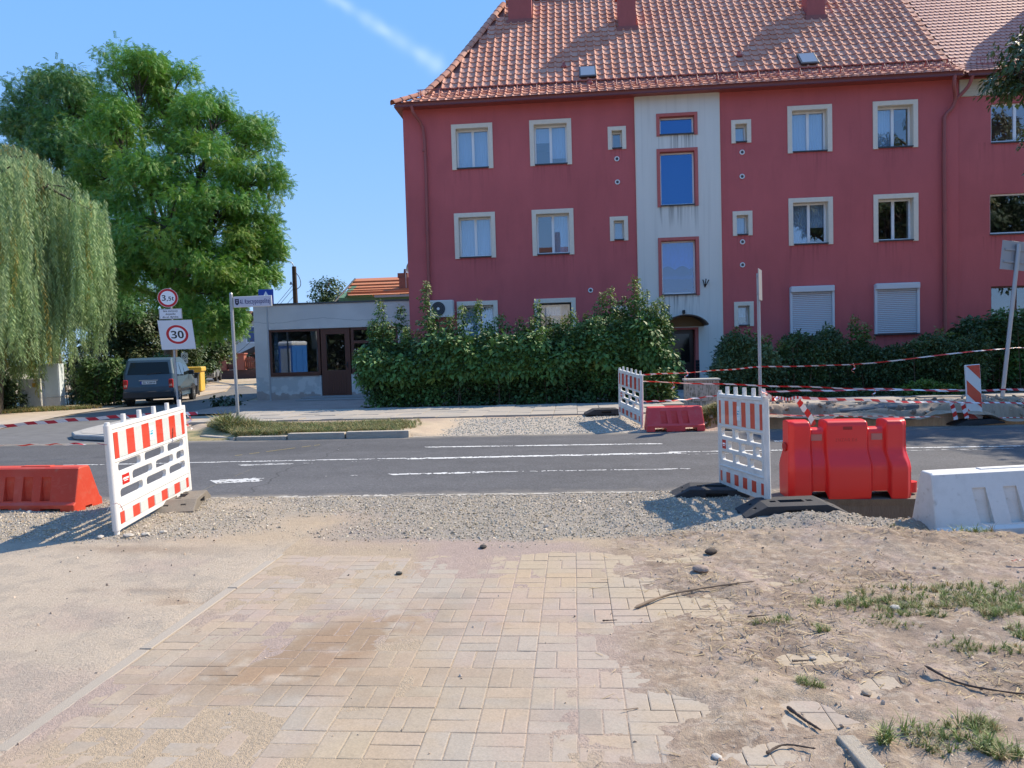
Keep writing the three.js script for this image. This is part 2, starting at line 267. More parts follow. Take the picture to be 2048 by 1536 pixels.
// ---------- road ----------
const roadTex = colourTex(2048, 512, (u, v, i, j) => {   // 20 m by 5.6 m, repeating along the road
  const x = u * 20, z = v * 5.6, w = (f, g, o) => { const a = fbm(x * f, z * g, o), b = fbm((x - 20) * f, z * g, o); return a * (1 - u) + b * u; };
  const a = w(0.35, 0.8, 3), b = w(5, 5, 3), r = rnd(i, j); let k = 0.93 + 0.34 * (a - 0.5) + 0.28 * (b - 0.5) + 0.75 * (r - 0.5) * (r > 0.92 ? 1.6 : 0.8);
  k *= 1 + 0.10 * (Math.exp(-Math.pow((z - 0.9) / 0.28, 2)) + Math.exp(-Math.pow((z - 2.1) / 0.28, 2)) + Math.exp(-Math.pow((z - 3.6) / 0.28, 2)) + Math.exp(-Math.pow((z - 4.8) / 0.28, 2))) * (0.6 + 0.8 * w(0.6, 2, 2));
  const cr = Math.abs(z - 2.72 - 0.10 * (w(1.4, 0.1, 4) - 0.5)); if (cr < 0.012) k *= 0.62;
  const cx = Math.abs(((x + 0.5 * (fbm(z * 2, 3, 3) - 0.5)) % 6.6) - 3.1); if (cx < 0.011 && fbm(z * 1.5, x * 0.2, 2) > 0.4) k *= 0.6;
  if (x > 12.4 && x < 15.8 && z > 0.5 && z < 2.1) k *= 0.86;
  const d = smooth(0.4, 0.02, Math.min(z, 5.6 - z) + 0.35 * (b - 0.5)) * 0.75; return [mix(0.084 * k, 0.26, d), mix(0.083 * k, 0.23, d), mix(0.086 * k, 0.19, d)];
}, true);
const asphaltM = std({ map: roadTex, roughness: 0.9, bumpMap: fineBump, bumpScale: 0.003 });
const road = struct('road', uvWorld(bb(-90, 90, -0.14, 0, -13.22, -7.6), 20, 5.62, 0, -13.22), asphaltM);
function paint(name, x0, x1, zc0, zc1, w, wear, mat, seed, slant = 0, h = 0.0035) {   // worn road paint, bit by bit
  const c = 0.024, P = [], nx = Math.ceil((x1 - x0) / c), nz = Math.max(1, Math.round(w / c));
  for (let i = 0; i < nx; i++) for (let k = 0; k < nz; k++) {
    const xa = x0 + i * c + slant * k / nz, t = i / nx, z = mix(zc0, zc1, t) + (k / nz - 0.5) * w;
    const e = (k === 0 || k === nz - 1) ? 0.18 : 0;
    if (fbm(xa * 9 + seed, z * 30, 3) * 0.75 + 0.25 * NT[(i * 131 + k * 7 + seed * 991) & 65535] < wear + e) continue;
    P.push(xa, h, z, xa, h, z + c, xa + c, h, z, xa + c, h, z, xa, h, z + c, xa + c, h, z + c);
  }
  const g = new THREE.BufferGeometry(); g.setAttribute('position', new THREE.Float32BufferAttribute(P, 3)); g.computeVertexNormals(); return part(name, prep(g), mat, road);
}
const paintM = std({ color: lin(0.62, 0.62, 0.60), roughness: 0.7 }), paintOld = std({ color: lin(0.42, 0.42, 0.41), roughness: 0.8 }), surveyM = std({ color: lin(0.42, 0.33, 0.10), roughness: 0.8 });
paint('lane_marking', -14, -2.45, -10.22, -10.47, 0.07, 0.30, paintM, 1);
paint('lane_marking', -4.75, -4.1, -10.06, -10.14, 0.16, 0.44, paintOld, 2, 0.15);
paint('lane_marking', -4.1, -2.4, -10.12, -10.32, 0.05, 0.5, paintOld, 12);
paint('lane_marking', -2.47, 1.4, -10.42, -10.53, 0.14, 0.36, paintM, 3, 0.12);
paint('lane_marking', 1.3, 22, -10.62, -10.62, 0.07, 0.28, paintM, 4);
paint('lane_marking', 1.5, 22, -10.38, -10.38, 0.07, 0.46, paintOld, 5);
paint('lane_marking', -4.5, -3.98, -8.72, -8.86, 0.26, 0.40, paintM, 6, 0.22);
paint('lane_marking', -4.0, -2.3, -8.92, -9.1, 0.05, 0.5, paintOld, 7);
paint('lane_marking', -2.34, -1.15, -9.08, -9.14, 0.12, 0.36, paintM, 8, 0.1);
paint('lane_marking', -1.1, 1.35, -9.16, -9.16, 0.06, 0.34, paintM, 9);
paint('lane_marking', -4.6, -2.4, -11.5, -11.62, 0.035, 0.5, paintOld, 10);
paint('lane_marking', -2.4, 1.25, -11.66, -11.56, 0.11, 0.34, paintM, 11, 0.08);
paint('lane_marking', 3.0, 3.5, -11.6, -11.6, 0.1, 0.34, paintM, 14);
paint('edge_line', -3.2, 1.2, -7.72, -7.72, 0.13, 0.47, std({ color: lin(0.45, 0.42, 0.37), roughness: 0.9 }), 15);
paint('dust_edge', -7, 9, -7.68, -7.68, 0.16, 0.57, std({ color: lin(0.36, 0.32, 0.265), roughness: 0.95 }), 16, 0, 0.0055);
paint('dust_edge', -6.4, 9, -13.14, -13.14, 0.16, 0.52, std({ color: lin(0.40, 0.36, 0.30), roughness: 0.95 }), 17);
{ const a = G(470, 912), b = G(640, 890), c = G(340, 1010), d = G(500, 940); for (const [p, q] of [[a, b], [c, d]]) { const n = 26, P = []; for (let i = 0; i < n; i++) { if (NT[i * 37 + 11] < 0.3) continue; const x = mix(p.x, q.x, i / n), z = mix(p.z, q.z, i / n), dx = (q.x - p.x) / n, dz = (q.z - p.z) / n, w = 0.018; P.push(x, 0.006, z - w, x, 0.006, z + w, x + dx, 0.006, z + dz - w, x + dx, 0.006, z + dz - w, x, 0.006, z + w, x + dx, 0.006, z + dz + w); } const g = new THREE.BufferGeometry(); g.setAttribute('position', new THREE.Float32BufferAttribute(P, 3)); g.computeVertexNormals(); part('survey_mark', prep(g), surveyM, road); } }

{ // cut edge of the old asphalt beside the trench
  const n = 46, top = [], r = RNG(61), g = new THREE.BufferGeometry(), P = [], q = (a, b, c, d) => P.push(...a, ...b, ...c, ...a, ...c, ...d);
  for (let i = 0; i <= n; i++) top.push([mix(1.74, 9, i / n), -7.21 + 0.05 * (r() - 0.5) + 0.06 * n2(i, 3, 0.21)]);
  for (let i = 0; i < n; i++) { const [x0, z0] = top[i], [x1, z1] = top[i + 1], d = 0.03, m0 = 0.02 * (NT[i * 5] - 0.5), m1 = 0.02 * (NT[i * 5 + 5] - 0.5); q([x0, 0.0, -7.6], [x0, 0.002, z0], [x1, 0.002, z1], [x1, 0.0, -7.6]); q([x0, 0.002, z0], [x0, -0.07, z0 - d + m0], [x1, -0.07, z1 - d + m1], [x1, 0.002, z1]); q([x0, -0.07, z0 - d + m0], [x0, -0.3, z0 - 0.07], [x1, -0.3, z1 - 0.07], [x1, -0.07, z1 - d + m1]); if (!i) q([x0, 0, -7.6], [x0, -0.3, -7.6], [x0, -0.3, z0 - 0.07], [x0, 0.002, z0]); }
  g.setAttribute('position', new THREE.Float32BufferAttribute(P, 3)); g.computeVertexNormals(); const G2 = prep(g); uvWorld(G2, 1.3, 1.3);
  struct('asphalt_edge', G2, std({ map: grainTex([0.17, 0.15, 0.125], 0.3, 18), roughness: 0.95, bumpMap: fineBump, bumpScale: 0.01, side: THREE.DoubleSide }));
}
// ---------- side street, its verge and the traffic island ----------
struct('side_street', uvWorld(flat([[-7.3, -13.0], [-7.9, -14.2], [-9.3, -16.2], [-10.6, -19.2], [-11.2, -24.5], [-12.6, -30], [-17.0, -38], [-23.0, -47], [-28, -57.5], [-60, -72], [-64, -66], [-31, -55], [-24.5, -48.5], [-19.3, -41], [-15.8, -33], [-14.6, -27], [-14.9, -24], [-14.6, -20.8], [-13.4, -16.5], [-13.4, -13.0]], -0.006), 3, 3), std({ map: grainTex([0.135, 0.132, 0.13], 0.3, 18), roughness: 0.9 }));
struct('sandy_verge', uvWorld(flat([[-13.5, -13.1], [-13.5, -16.5], [-14.7, -20.8], [-15.0, -24], [-14.7, -27], [-15.9, -33], [-19.4, -41], [-22, -41], [-19, -33], [-17.5, -27], [-18, -24.2], [-18, -20.0], [-18.2, -13.1]], 0.0), 3, 3), std({ map: grainTex([0.42, 0.35, 0.28], 0.25, 18), roughness: 0.95 }));
{
  const pts = [[-10.15, -14.35], [-9.75, -13.85], [-8.8, -13.42], [-8.1, -13.6], [-8.2, -14.4], [-9.5, -16.6], [-10.6, -18.2], [-10.9, -17.6], [-10.5, -15.6]];
  const isl = struct('traffic_island', new THREE.ExtrudeGeometry(shapeOf(pts.map(([x, z]) => [x, -z])), { depth: 0.06, bevelEnabled: true, bevelSize: 0.02, bevelThickness: 0.02, bevelSegments: 1 }).rotateX(-Math.PI / 2).translate(0, 0.02, 0), std({ map: grainTex([0.34, 0.33, 0.31], 0.2, 20), roughness: 0.9 }));
  part('paving', uvWorld(flat(pts.map(([x, z]) => [mix(x, -9.5, 0.14), mix(z, -15.4, 0.11)]), 0.105), 1, 1), std({ map: colourTex(256, 256, (u, v, i, j) => { const jn = (i % 64 < 4 || (j + (Math.floor(i / 64) % 2) * 32) % 64 < 4) ? 0.6 : 1, k = jn * (0.9 + 0.2 * tn(u, v, 20)); return [0.38 * k, 0.36 * k, 0.33 * k]; }, true), roughness: 0.9 }), isl);
}

// ---------- far verge, trench and pavement ----------
const ftW = (x, z) => smooth(2.1, 2.5, x + 0.3 * n2(x, z, 2)) * smooth(-13.42, -13.52, z + 0.1 * n2(x, z, 3)) * smooth(-14.75, -14.55, z + 0.25 * n2(x, z, 1.4));
const fgW = (x, z) => smooth(-2.6, -2.1, x + 0.5 * n2(x, z, 1.5)) * (1 - smooth(1.6, 2.2, x)) * smooth(-15.6, -15.2, z + 0.3 * n2(x, z, 1));
function hFar(x, z) {
  let h = 0.095 + 0.02 * n2(x, z, 1.5);
  const low = smooth(-3.3, -2.3, x) * smooth(-15.6, -13.6, z); h = mix(h, 0.01 + 0.03 * n2(x, z, 3), low);
  const k = smooth(-13.16, -13.3, z); if (x < -2.9) h = mix(-0.02, h, smooth(-13.18, -13.24, z)); else h = mix(-0.01, h, k);
  if (x < -6.2) h = Math.min(h, mix(0.02, h, smooth(0, 0.5, Math.min(z * -1 - 13.2 - (-6.2 - x) * 1.25 + 0.4, 1))));
  h += smooth(2.2, 2.8, x) * (0.05 * n2(x, z, 2.5) + 0.03 * n2(x, z, 8)) * smooth(-17.4, -16.4, z);
  h += smooth(2.3, 3, x) * 0.07 * smooth(-16.6, -15.6, z) + smooth(2.3, 3, x) * 0.16 * smooth(-16.2, -15.3, z) * smooth(0.35, 0.6, fbm(x * 0.9 + 5, z * 1.2, 3));
  h = mix(h, -0.5 + 0.14 * n2(x, z, 3), ftW(x, z));
  const edge = Math.min(x - FX0, FX1 - x, z - FZ0); return edge < 0.2 ? mix(-0.02, h, clamp(edge / 0.2)) : h;
}
const farTex = colourTex(2048, 512, (u, v, i, j) => {
  const x = mix(FX0, FX1, u), z = mix(FZ0, FZ1, v), a = fbm(x * 1.3, z * 1.3 + 60, 3), b = fbm(x * 6, z * 6, 3), c = fbm(x * 24, z * 24, 2);
  let col = mix3(C.dirt, C.sand, smooth(0.35, 0.65, a));
  const gr = (1 - smooth(-3.4, -2.9, x + 0.4 * n2(x, z, 2))) * smooth(-15.2, -14.6, z + 0.5 * n2(x, z, 1)); col = mix3(col, mix3(C.grass, [0.34, 0.27, 0.13], smooth(0.4, 0.6, b)), gr * 0.9);
  col = mix3(col, C.sand, 0.9 * blob(x, z, -2.3, -14.0, 0.6, 0.6)); col = mix3(col, mix3([0.42, 0.375, 0.315], C.asphD, c * 0.7), fgW(x, z) * 0.85);
  col = mix3(col, mix3(C.dirt, C.brown, smooth(0.35, 0.6, b)), 0.85 * smooth(2.2, 2.7, x) * smooth(-16.6, -15.6, z));
  const k = 0.85 + 0.25 * c * 0.6 + 0.2 * (rnd(i, j) - 0.4); return [col[0] * k, col[1] * k, col[2] * k];
});
const farM = std({ map: farTex, roughness: 0.95, bumpMap: (() => { const t = fineBump.clone(); t.repeat.set(24, 7); t.needsUpdate = true; return t; })(), bumpScale: 0.008 });
struct('far_verge', grid(FX0, FX1, FZ0, FZ1, 0.05, hFar, 0.06), farM);
// concrete pavement slabs, one by one
const sidewalk = new THREE.Group(); sidewalk.name = 'sidewalk'; sidewalk.userData.kind = 'structure'; scene.add(sidewalk);
{
  const r = RNG(11), ms = [[0.35, 0.31, 0.26], [0.32, 0.288, 0.245], [0.37, 0.325, 0.27], [0.30, 0.277, 0.245]].map(c => std({ map: grainTex(c, 0.16, 14), roughness: 0.9 })), g = rbox(0.493, 0.06, 0.493, 0.006, 0, 0, 0, 1);
  for (let i = 0; i < 42; i++) for (let j = 0; j < 6; j++) {
    const x = -8.2 + i * 0.5, z = -15.95 - j * 0.5;
    if (x > 1.7 && (j < 2 || r() < 0.35)) continue;
    if (x > 1.7 && x < 3.4 && j < 3) continue;
    const m = part('slab', g, ms[Math.floor(r() * 4)], sidewalk); m.position.set(x + (r() - 0.5) * 0.006, 0.098 + (r() - 0.5) * 0.016, z); m.rotation.set((r() - 0.5) * 0.02, (r() - 0.5) * 0.006, (r() - 0.5) * 0.02);
  }
  for (const [x, z, w, d, t] of [[4.3, -15.5, 2.6, 0.5, 0.06], [7.1, -15.45, 2.2, 0.45, -0.05], [5.8, -15.0, 1.5, 0.35, 0.12], [9.2, -15.7, 2, 0.6, 0.04]]) { const m = part('broken_slab', rbox(w, 0.09, d, 0.015), std({ map: grainTex([0.16, 0.155, 0.15], 0.3, 16), roughness: 0.95 }), sidewalk); m.position.set(x, 0.17, z); m.rotation.set(t, t * 0.6, t * 0.3); }
}
// ground in front of the shop
struct('shop_forecourt', uvWorld(flat([[-10.7, -19.25], [-5.9, -19.25], [-5.3, -25.1], [-11.1, -25.1]], 0.03), 2, 2), std({ map: colourTex(512, 512, (u, v, i, j) => { const row = Math.floor(j / 32), jn = (j % 32 < 3 || (i + (row % 2) * 32) % 64 < 3) ? 0.72 : 1, k = jn * (0.8 + 0.4 * tn(u, v, 9)) * (0.9 + 0.2 * NT[(row * 31 + Math.floor((i + (row % 2) * 32) / 64) * 17) & 65535]); return [0.30 * k, 0.23 * k, 0.20 * k]; }, true), roughness: 0.9 }));
struct('building_forecourt', uvWorld(flat([[-5.3, -19.2], [13.1, -19.2], [24, -19.2], [24, -24.1], [-5.2, -24.1]], 0.012), 4, 4), std({ map: grainTex([0.13, 0.12, 0.085], 0.35, 12), roughness: 0.95 }));
struct('door_path', uvWorld(flat([[2.7, -18.4], [4.1, -18.4], [4.1, -24.0], [2.7, -24.0]], 0.05), 2, 2), std({ map: grainTex([0.36, 0.35, 0.33], 0.15, 14), roughness: 0.9 }));
// kerb stones along the far edge of the road
{
  const km = std({ map: grainTex([0.44, 0.385, 0.31], 0.22, 18), roughness: 0.9, bumpMap: fineBump, bumpScale: 0.004 });
  for (const [x0, x1, z0, z1, y, lab] of [[-7.1, -6.18, -13.75, -13.2, 0.05, 'turned sunken kerb stone by the weeds at the street sign'], [-6.14, -5.2, -13.17, -13.14, 0.07, 'low kerb stone next to the turned sunken one'], [-5.17, -4.12, -13.14, -13.13, 0.115, 'kerb stone between the low one and the last one'], [-4.09, -2.95, -13.13, -13.13, 0.125, 'last and highest kerb stone, ending at the bare sand']]) {
    const L = Math.hypot(x1 - x0, z1 - z0), k = thing('kerb_stone', lab, 'kerb stone', [(x0 + x1) / 2, y, (z0 + z1) / 2], -Math.atan2(z1 - z0, x1 - x0), 'kerb stones along the grass strip');
    part('stone', rbox(L, 0.24, 0.14, 0.015, 0, -0.12, 0), km, k);
  }
  const k = thing('kerb_stone', 'grey kerb stone poking out of the dirt beside grass tufts', 'kerb stone', [1.0, 0.03, -2.58], 0.1);
  part('stone', rbox(0.07, 0.2, 0.5, 0.01, 0, -0.1, 0), km, k);
}

// ---------- crushed stone, clods, straw: too many to count ----------
function scatter(name, geo, mat, n, fn, seed, parent) {
  const m = shadows(new THREE.InstancedMesh(geo, mat, n)), r = RNG(seed), o = new THREE.Object3D(), c = new THREE.Color(); let k = 0, tries = 0;
  while (k < n && tries < n * 40) { tries++; const s = fn(r, o, c); if (!s) continue; o.updateMatrix(); m.setMatrixAt(k, o.matrix); m.setColorAt(k, c); k++; }
  m.count = k; m.name = parent ? name : numbered(name); m.userData.kind = 'stuff'; (parent || scene).add(m); return m;
}
function stoneGeo(seed, detail = 1) { const g = new THREE.IcosahedronGeometry(1, detail), p = g.attributes.position, v = new THREE.Vector3(); for (let i = 0; i < p.count; i++) { v.fromBufferAttribute(p, i); const f = 0.75 + 0.5 * fbm(v.x * 1.6 + seed, v.y * 1.6 + v.z * 2.1 + seed, 2); p.setXYZ(i, v.x * f, v.y * f * 0.7, v.z * f); } g.computeVertexNormals(); return g; }
const stoneM = std({ color: lin(1, 1, 1), roughness: 0.95 });
const gt = (l, s) => { const q = tag(s, l[0], l[1]); return q; };
gt(['crushed grey stone spread between driveway pavers and road', 'gravel'], scatter('gravel', stoneGeo(1, 0), stoneM, 36000, (r, o, c) => {
  const x = mix(-6.9, 3.2, r()), z = mix(-7.62, -5.55, r()); if (r() > gravelW(x, z) * 1.1 || trenchW(x, z) > 0.5) return false;
  if (Math.abs(x - 1.72) < 0.46 && Math.abs(z + 6.4) < 0.24) return false; const s = 0.0035 + 0.007 * Math.pow(r(), 2.6) + (r() < 0.012 ? 0.012 * r() : 0); o.position.set(x, hNear(x, z) + s * 0.25, z); o.rotation.set(r() * 6, r() * 6, r() * 6); o.scale.set(s * (0.8 + r() * 0.6), s * 0.7, s * (0.8 + r() * 0.5));
  const k = 0.26 + 0.26 * r(), w = 0.07 + 0.04 * r(); c.setRGB(k + w, k + 0.02, k - 0.08); return true;
}, 21));
gt(['grey crushed stone patch across the road beside the kerb end', 'gravel'], scatter('gravel', stoneGeo(2, 0), stoneM, 4200, (r, o, c) => {
  const x = mix(-3, 2.4, r()), z = mix(-15.8, -13.2, r()); if (r() > fgW(x, z)) return false;
  const s = 0.007 + 0.012 * r() * r(); o.position.set(x, hFar(x, z) + s * 0.25, z); o.rotation.set(r() * 6, r() * 6, r() * 6); o.scale.set(s * 1.2, s, s); const k = 0.26 + 0.26 * r(); c.setRGB(k + 0.04, k + 0.01, k - 0.06); return true;
}, 22));
gt(['brown clods and rubble along the trench across the road', 'rubble'], scatter('rubble', stoneGeo(5, 0), stoneM, 1900, (r, o, c) => {
  const x = mix(2.3, 12.5, r()), z = mix(-16.6, -13.6, r()); if (r() > 0.25 + 0.9 * smooth(0.4, 0.65, fbm(x * 1.5, z * 2, 3))) return false;
  const s = 0.015 + 0.05 * Math.pow(r(), 3); o.position.set(x, hFar(x, z) + s * 0.3, z); o.rotation.set(r() * 6, r() * 6, r() * 6); o.scale.set(s * 1.3, s * 0.8, s); const k = 0.17 + 0.2 * r(); c.setRGB(k * 1.2, k * 0.92, k * 0.7); return true;
}, 24));
gt(['loose clods and pebbles strewn over the dirt yard', 'pebbles'], scatter('pebbles', stoneGeo(3, 0), stoneM, 2400, (r, o, c) => {
  const x = mix(-5.5, 5, r()), z = mix(-6.2, -2.2, r()); const wt = smooth(0.2, 0.8, x + 0.5 * n2(x, z, 1.5)) * 0.9 + 0.05 + (x < -2.3 ? 0.12 : 0); if (r() > wt || r() > 0.35 + 1.3 * fbm(x * 2, z * 2, 2) - 0.3) return false;
  const s = 0.003 + 0.008 * Math.pow(r(), 3); o.position.set(x, Math.max(hNear(x, z), x > -2.2 && x < 0.15 && z > -5.6 ? 0.001 : -1) + s * 0.3, z); o.rotation.set(r() * 6, r() * 6, r() * 6); o.scale.set(s * 1.4, s * 0.55, s);
  const k = 0.3 + 0.2 * r(); c.setRGB(k * 1.2, k * 0.94, k * 0.72); return true;
}, 23));

// =====================================================================
// BUILDINGS
// =====================================================================
const FZ = -24;                                     // front wall plane of the apartment building
const cols = { a: [-3.70, -2.38], b: [-1.21, 0.11], s: [1.24, 1.81], q: [5.03, 5.63], c: [6.72, 8.05], d: [9.25, 10.57] };
const rows = { 3: [7.33, 8.71], 2: [4.51, 5.91], 1: [1.70, 3.10] }, rowsS = { 3: [7.72, 8.38], 2: [4.88, 5.59], 1: [2.07, 2.79] };
const towerX = [2.11, 4.65], towerWin = [[2.74, 4.0, 8.04, 8.68], [2.73, 3.99, 5.86, 7.6], [2.72, 3.98, 3.09, 4.86]];
const allWin = [];
for (const k of ['a', 'b', 'c', 'd']) for (const r of [3, 2, 1]) allWin.push([...cols[k], ...rows[r], 0.14]);
for (const k of ['s', 'q']) for (const r of [3, 2, 1]) allWin.push([...cols[k], ...rowsS[r], 0.125]);
function drip(x, y) {   // run-off dirt below sills
  let d = 0; for (const w of allWin.concat(towerWin.map(t => [...t, 0.1]))) if (x > w[0] + 0.02 && x < w[1] - 0.02 && y < w[2]) { const l = 0.25 + 0.9 * fbm(x * 9 + w[2] * 3, w[2], 2), f = (w[2] - y) / l; if (f < 1) d = Math.max(d, (1 - f) * smooth(0.45, 0.8, fbm(x * 26 + w[2], y * 0.9, 3))); } return d;
}
const redTex = colourTex(2048, 1024, (u, v, i, j) => { const x = -5.3 + 17.1 * u, y = 9.4 * v, a = fbm(x * 0.5, y * 0.5, 3), b = fbm(x * 3, y * 1.1 + 9, 3), k = 0.93 + 0.16 * (a - 0.5) + 0.13 * (b - 0.5) + 0.08 * (rnd(i, j) - 0.5) - 0.2 * drip(x, y) - 0.08 * smooth(0.55, 0.75, fbm(x * 0.35 + 9, y * 0.6, 4)) - 0.04 * smooth(0.6, 0.8, fbm(x * 7, y * 0.9, 3)); return [0.56 * k, 0.130 * k, 0.130 * k]; });
const greyWallTex = colourTex(512, 2048, (u, v, i, j) => { const x = 2 + 2.8 * u, y = 9.4 * v, a = fbm(x * 5, y * 0.5 + 5, 3), d = drip(x, y) + 0.1 * smooth(0.62, 0.8, fbm(x * 14, y * 0.35, 3)), k = 0.98 + 0.10 * (a - 0.5) + 0.05 * (rnd(i, j) - 0.5) - 0.62 * clamp(d); return [0.71 * k, 0.69 * k, 0.625 * k]; });
const plasterRed = std({ map: redTex, roughness: 0.92, bumpMap: (() => { const t = fineBump.clone(); t.repeat.set(30, 16); t.needsUpdate = true; return t; })(), bumpScale: 0.003 });
const plasterGrey = std({ map: greyWallTex, roughness: 0.92 });
const trimCream = std({ map: grainTex([0.74, 0.665, 0.545], 0.08, 20), roughness: 0.85 }), trimRed = std({ map: grainTex([0.50, 0.13, 0.115], 0.1, 20), roughness: 0.85 });
const sillDark = std({ color: lin(0.05, 0.045, 0.05), roughness: 0.5 }), pvc = std({ color: lin(0.78, 0.79, 0.79), roughness: 0.35 }), rustRed = std({ map: grainTex([0.32, 0.08, 0.07], 0.12, 14), roughness: 0.5 });
function uvXY(g, x0, sx, y0, sy) { const p = g.attributes.position, u = g.attributes.uv; for (let i = 0; i < p.count; i++) u.setXY(i, (p.getX(i) - x0) / sx, (p.getY(i) - y0) / sy); return g; }
const frameOf = (x0, x1, y0, y1, w, holes, z, d) => { const s = shapeOf([[x0, y0], [x1, y0], [x1, y1], [x0, y1]]); for (const h of holes) s.holes.push(rectPath(...h)); return ext(s, d, 0.006).translate(0, 0, z); };
function curtainGeo(x0, x1, y0, y1, z, scallop = 0, seed = 0) {
  const n = 22, m = 5, P = [], I = []; for (let j = 0; j <= m; j++) for (let i = 0; i <= n; i++) { const u = i / n, lo = y0 + scallop * (Math.abs(Math.sin(u * 7 + seed)) - 0.2), x = mix(x0, x1, u); P.push(x, mix(y1, lo, j / m), z + 0.018 * Math.sin(u * 40 + seed) * (0.4 + 0.6 * j / m)); if (i < n && j < m) { const k = j * (n + 1) + i; I.push(k, k + n + 1, k + 1, k + 1, k + n + 1, k + n + 2); } }
  const g = new THREE.BufferGeometry(); g.setAttribute('position', new THREE.Float32BufferAttribute(P, 3)); g.setIndex(I); g.computeVertexNormals(); return prep(g);
}
// one window: frame mesh with trim, panes, sill and curtains below it; cur = how far each curtain hangs (0..1 of the height)
function addWindow(b, [x0, x1, y0, y1, band], o = {}) {
  const ox0 = x0 + band, ox1 = x1 - band, oy1 = y1 - band, oy0 = y0, z = o.z ?? FZ, dp = o.depth ?? 0.2, panes = o.panes ?? 2, fw = panes === 2 ? 0.055 : 0.05, zf = z - dp;
  const n = panes, W = ox1 - ox0, holes = [];
  for (let i = 0; i < n; i++) holes.push([ox0 + W * i / n + (i ? fw * 0.75 : fw), ox0 + W * (i + 1) / n - (i < n - 1 ? fw * 0.75 : fw), oy0 + fw + 0.01, oy1 - fw]);
  const f = part('window', [frameOf(ox0, ox1, oy0, oy1, fw, holes, zf - 0.06, 0.06)], o.frame || pvc, b);
  holes.forEach((h, i) => part('pane', bb(h[0] - 0.005, h[1] + 0.005, h[2] - 0.005, h[3] + 0.005, zf - 0.034, zf - 0.03), o.glass || glassPane, f));
  if (o.trim !== null) {
    const t = o.trim || trimCream, u = shapeOf([[x0, y0 - 0.05], [x0, y1], [x1, y1], [x1, y0 - 0.05], [ox1 - 0.02, y0 - 0.05], [ox1, y0 + 0.04], [ox1, oy1], [ox0, oy1], [ox0, y0 + 0.04], [ox0 + 0.02, y0 - 0.05]]);
    part('trim', [ext(u, 0.035, 0.008).translate(0, 0, z - 0.001), bb(ox0 - 0.02, ox0 + 0.004, oy0, oy1, zf - 0.02, z + 0.002), bb(ox1 - 0.004, ox1 + 0.02, oy0, oy1, zf - 0.02, z + 0.002), bb(ox0 + 0.004, ox1 - 0.004, oy1 - 0.004, oy1 + 0.02, zf - 0.02, z + 0.002)], t, f);
  }
  part('sill', bb(ox0 + 0.004, ox1 - 0.004, oy0 - 0.03, oy0 + 0.008, zf - 0.01, z + 0.05), o.sill || sillDark, f);
  (o.cur || []).forEach((c, i) => { if (c) { const h = holes[i]; part('curtain', curtainGeo(h[0] - 0.03, h[1] + 0.03, c >= 1 ? h[2] - 0.05 : mix(h[3], h[2], c), h[3] + 0.04, zf - 0.13, o.scallop || 0, x0 * 7 + i), o.curM || curtainM, f); } });
  return f;
}
const block = thing('apartment_building', 'red three-storey apartment block with grey stairwell strip and tiled roof', 'building');
{
  const s = shapeOf([[-5.25, -0.1], [11.75, -0.1], [11.75, 9.28], [-5.25, 9.28]]);
  for (const [x0, x1, y0, y1, b] of allWin) if (!(y0 < 2 && x0 > 6)) s.holes.push(rectPath(x0 + b, x1 - b, y0, y1 - b));
  for (const [x0, x1, y0, y1] of towerWin) s.holes.push(rectPath(x0 + 0.06, x1 - 0.06, y0, y1 - 0.06));
  s.holes.push(rectPath(2.82, 3.9, 0.06, 2.02));
  part('wall', uvXY(ext(s, 0.35).translate(0, 0, FZ - 0.35), -5.3, 17.1, 0, 9.4), plasterRed, block);
  part('side_wall', uvXY(bb(-5.249, -4.9, -0.1, 9.28, -34.2, FZ - 0.352), -5.3, 17.1, 0, 9.4), plasterRed, block);
  part('rear_wall', [bb(-5.2, 11.75, -0.1, 9.28, -34.5, -34.22), bb(11.45, 11.745, -0.1, 9.2, -34.2, -24.36)], trimRed, block);
  part('inner_wall', [bb(-4.88, 11.4, 0, 9.2, -29.3, -29.2), bb(-4.88, 11.4, 9.05, 9.2, -29.2, -24.36), bb(-4.88, 11.4, 6.4, 6.5, -29.2, -24.36), bb(-4.88, 11.4, 3.6, 3.7, -29.2, -24.36), bb(0.6, 0.7, 0.1, 9, -29.2, -24.36), bb(2.2, 2.3, 0.1, 9, -29.2, -24.36), bb(4.5, 4.6, 0.1, 9, -29.2, -24.36), bb(-1.9, -1.8, 0.1, 9, -29.2, -24.36), bb(8.6, 8.7, 0.1, 9, -29.2, -24.36)], darkRoom, block);
  const t = shapeOf([[towerX[0], 0], [towerX[1], 0], [towerX[1], 9.24], [towerX[0], 9.24]]);
  for (const [x0, x1, y0, y1] of towerWin) t.holes.push(rectPath(x0 + 0.04, x1 - 0.04, y0, y1 - 0.04));
  t.holes.push(rectPath(2.80, 3.92, 0.05, 2.04));
  part('stairwell_wall', uvXY(ext(t, 0.06).translate(0, 0, FZ + 0.002), 2, 2.8, 0, 9.4), plasterGrey, block);
  part('edge_strip', [bb(towerX[0] - 0.03, towerX[0] - 0.001, 0, 9.23, FZ + 0.001, FZ + 0.066), bb(towerX[1] + 0.001, towerX[1] + 0.03, 0, 9.23, FZ + 0.001, FZ + 0.066)], trimCream, block);
  part('plinth', bb(4.72, 11.7, 0, 0.95, FZ + 0.002, FZ + 0.07), std({ map: grainTex([0.05, 0.055, 0.065], 0.3, 16), roughness: 0.7 }), block);
}
const W = (k, r, o) => addWindow(block, [...cols[k], ...rows[r], 0.14], o), WS = (k, r, o) => addWindow(block, [...cols[k], ...rowsS[r], 0.125], Object.assign({ panes: 1, depth: 0.22 }, o));
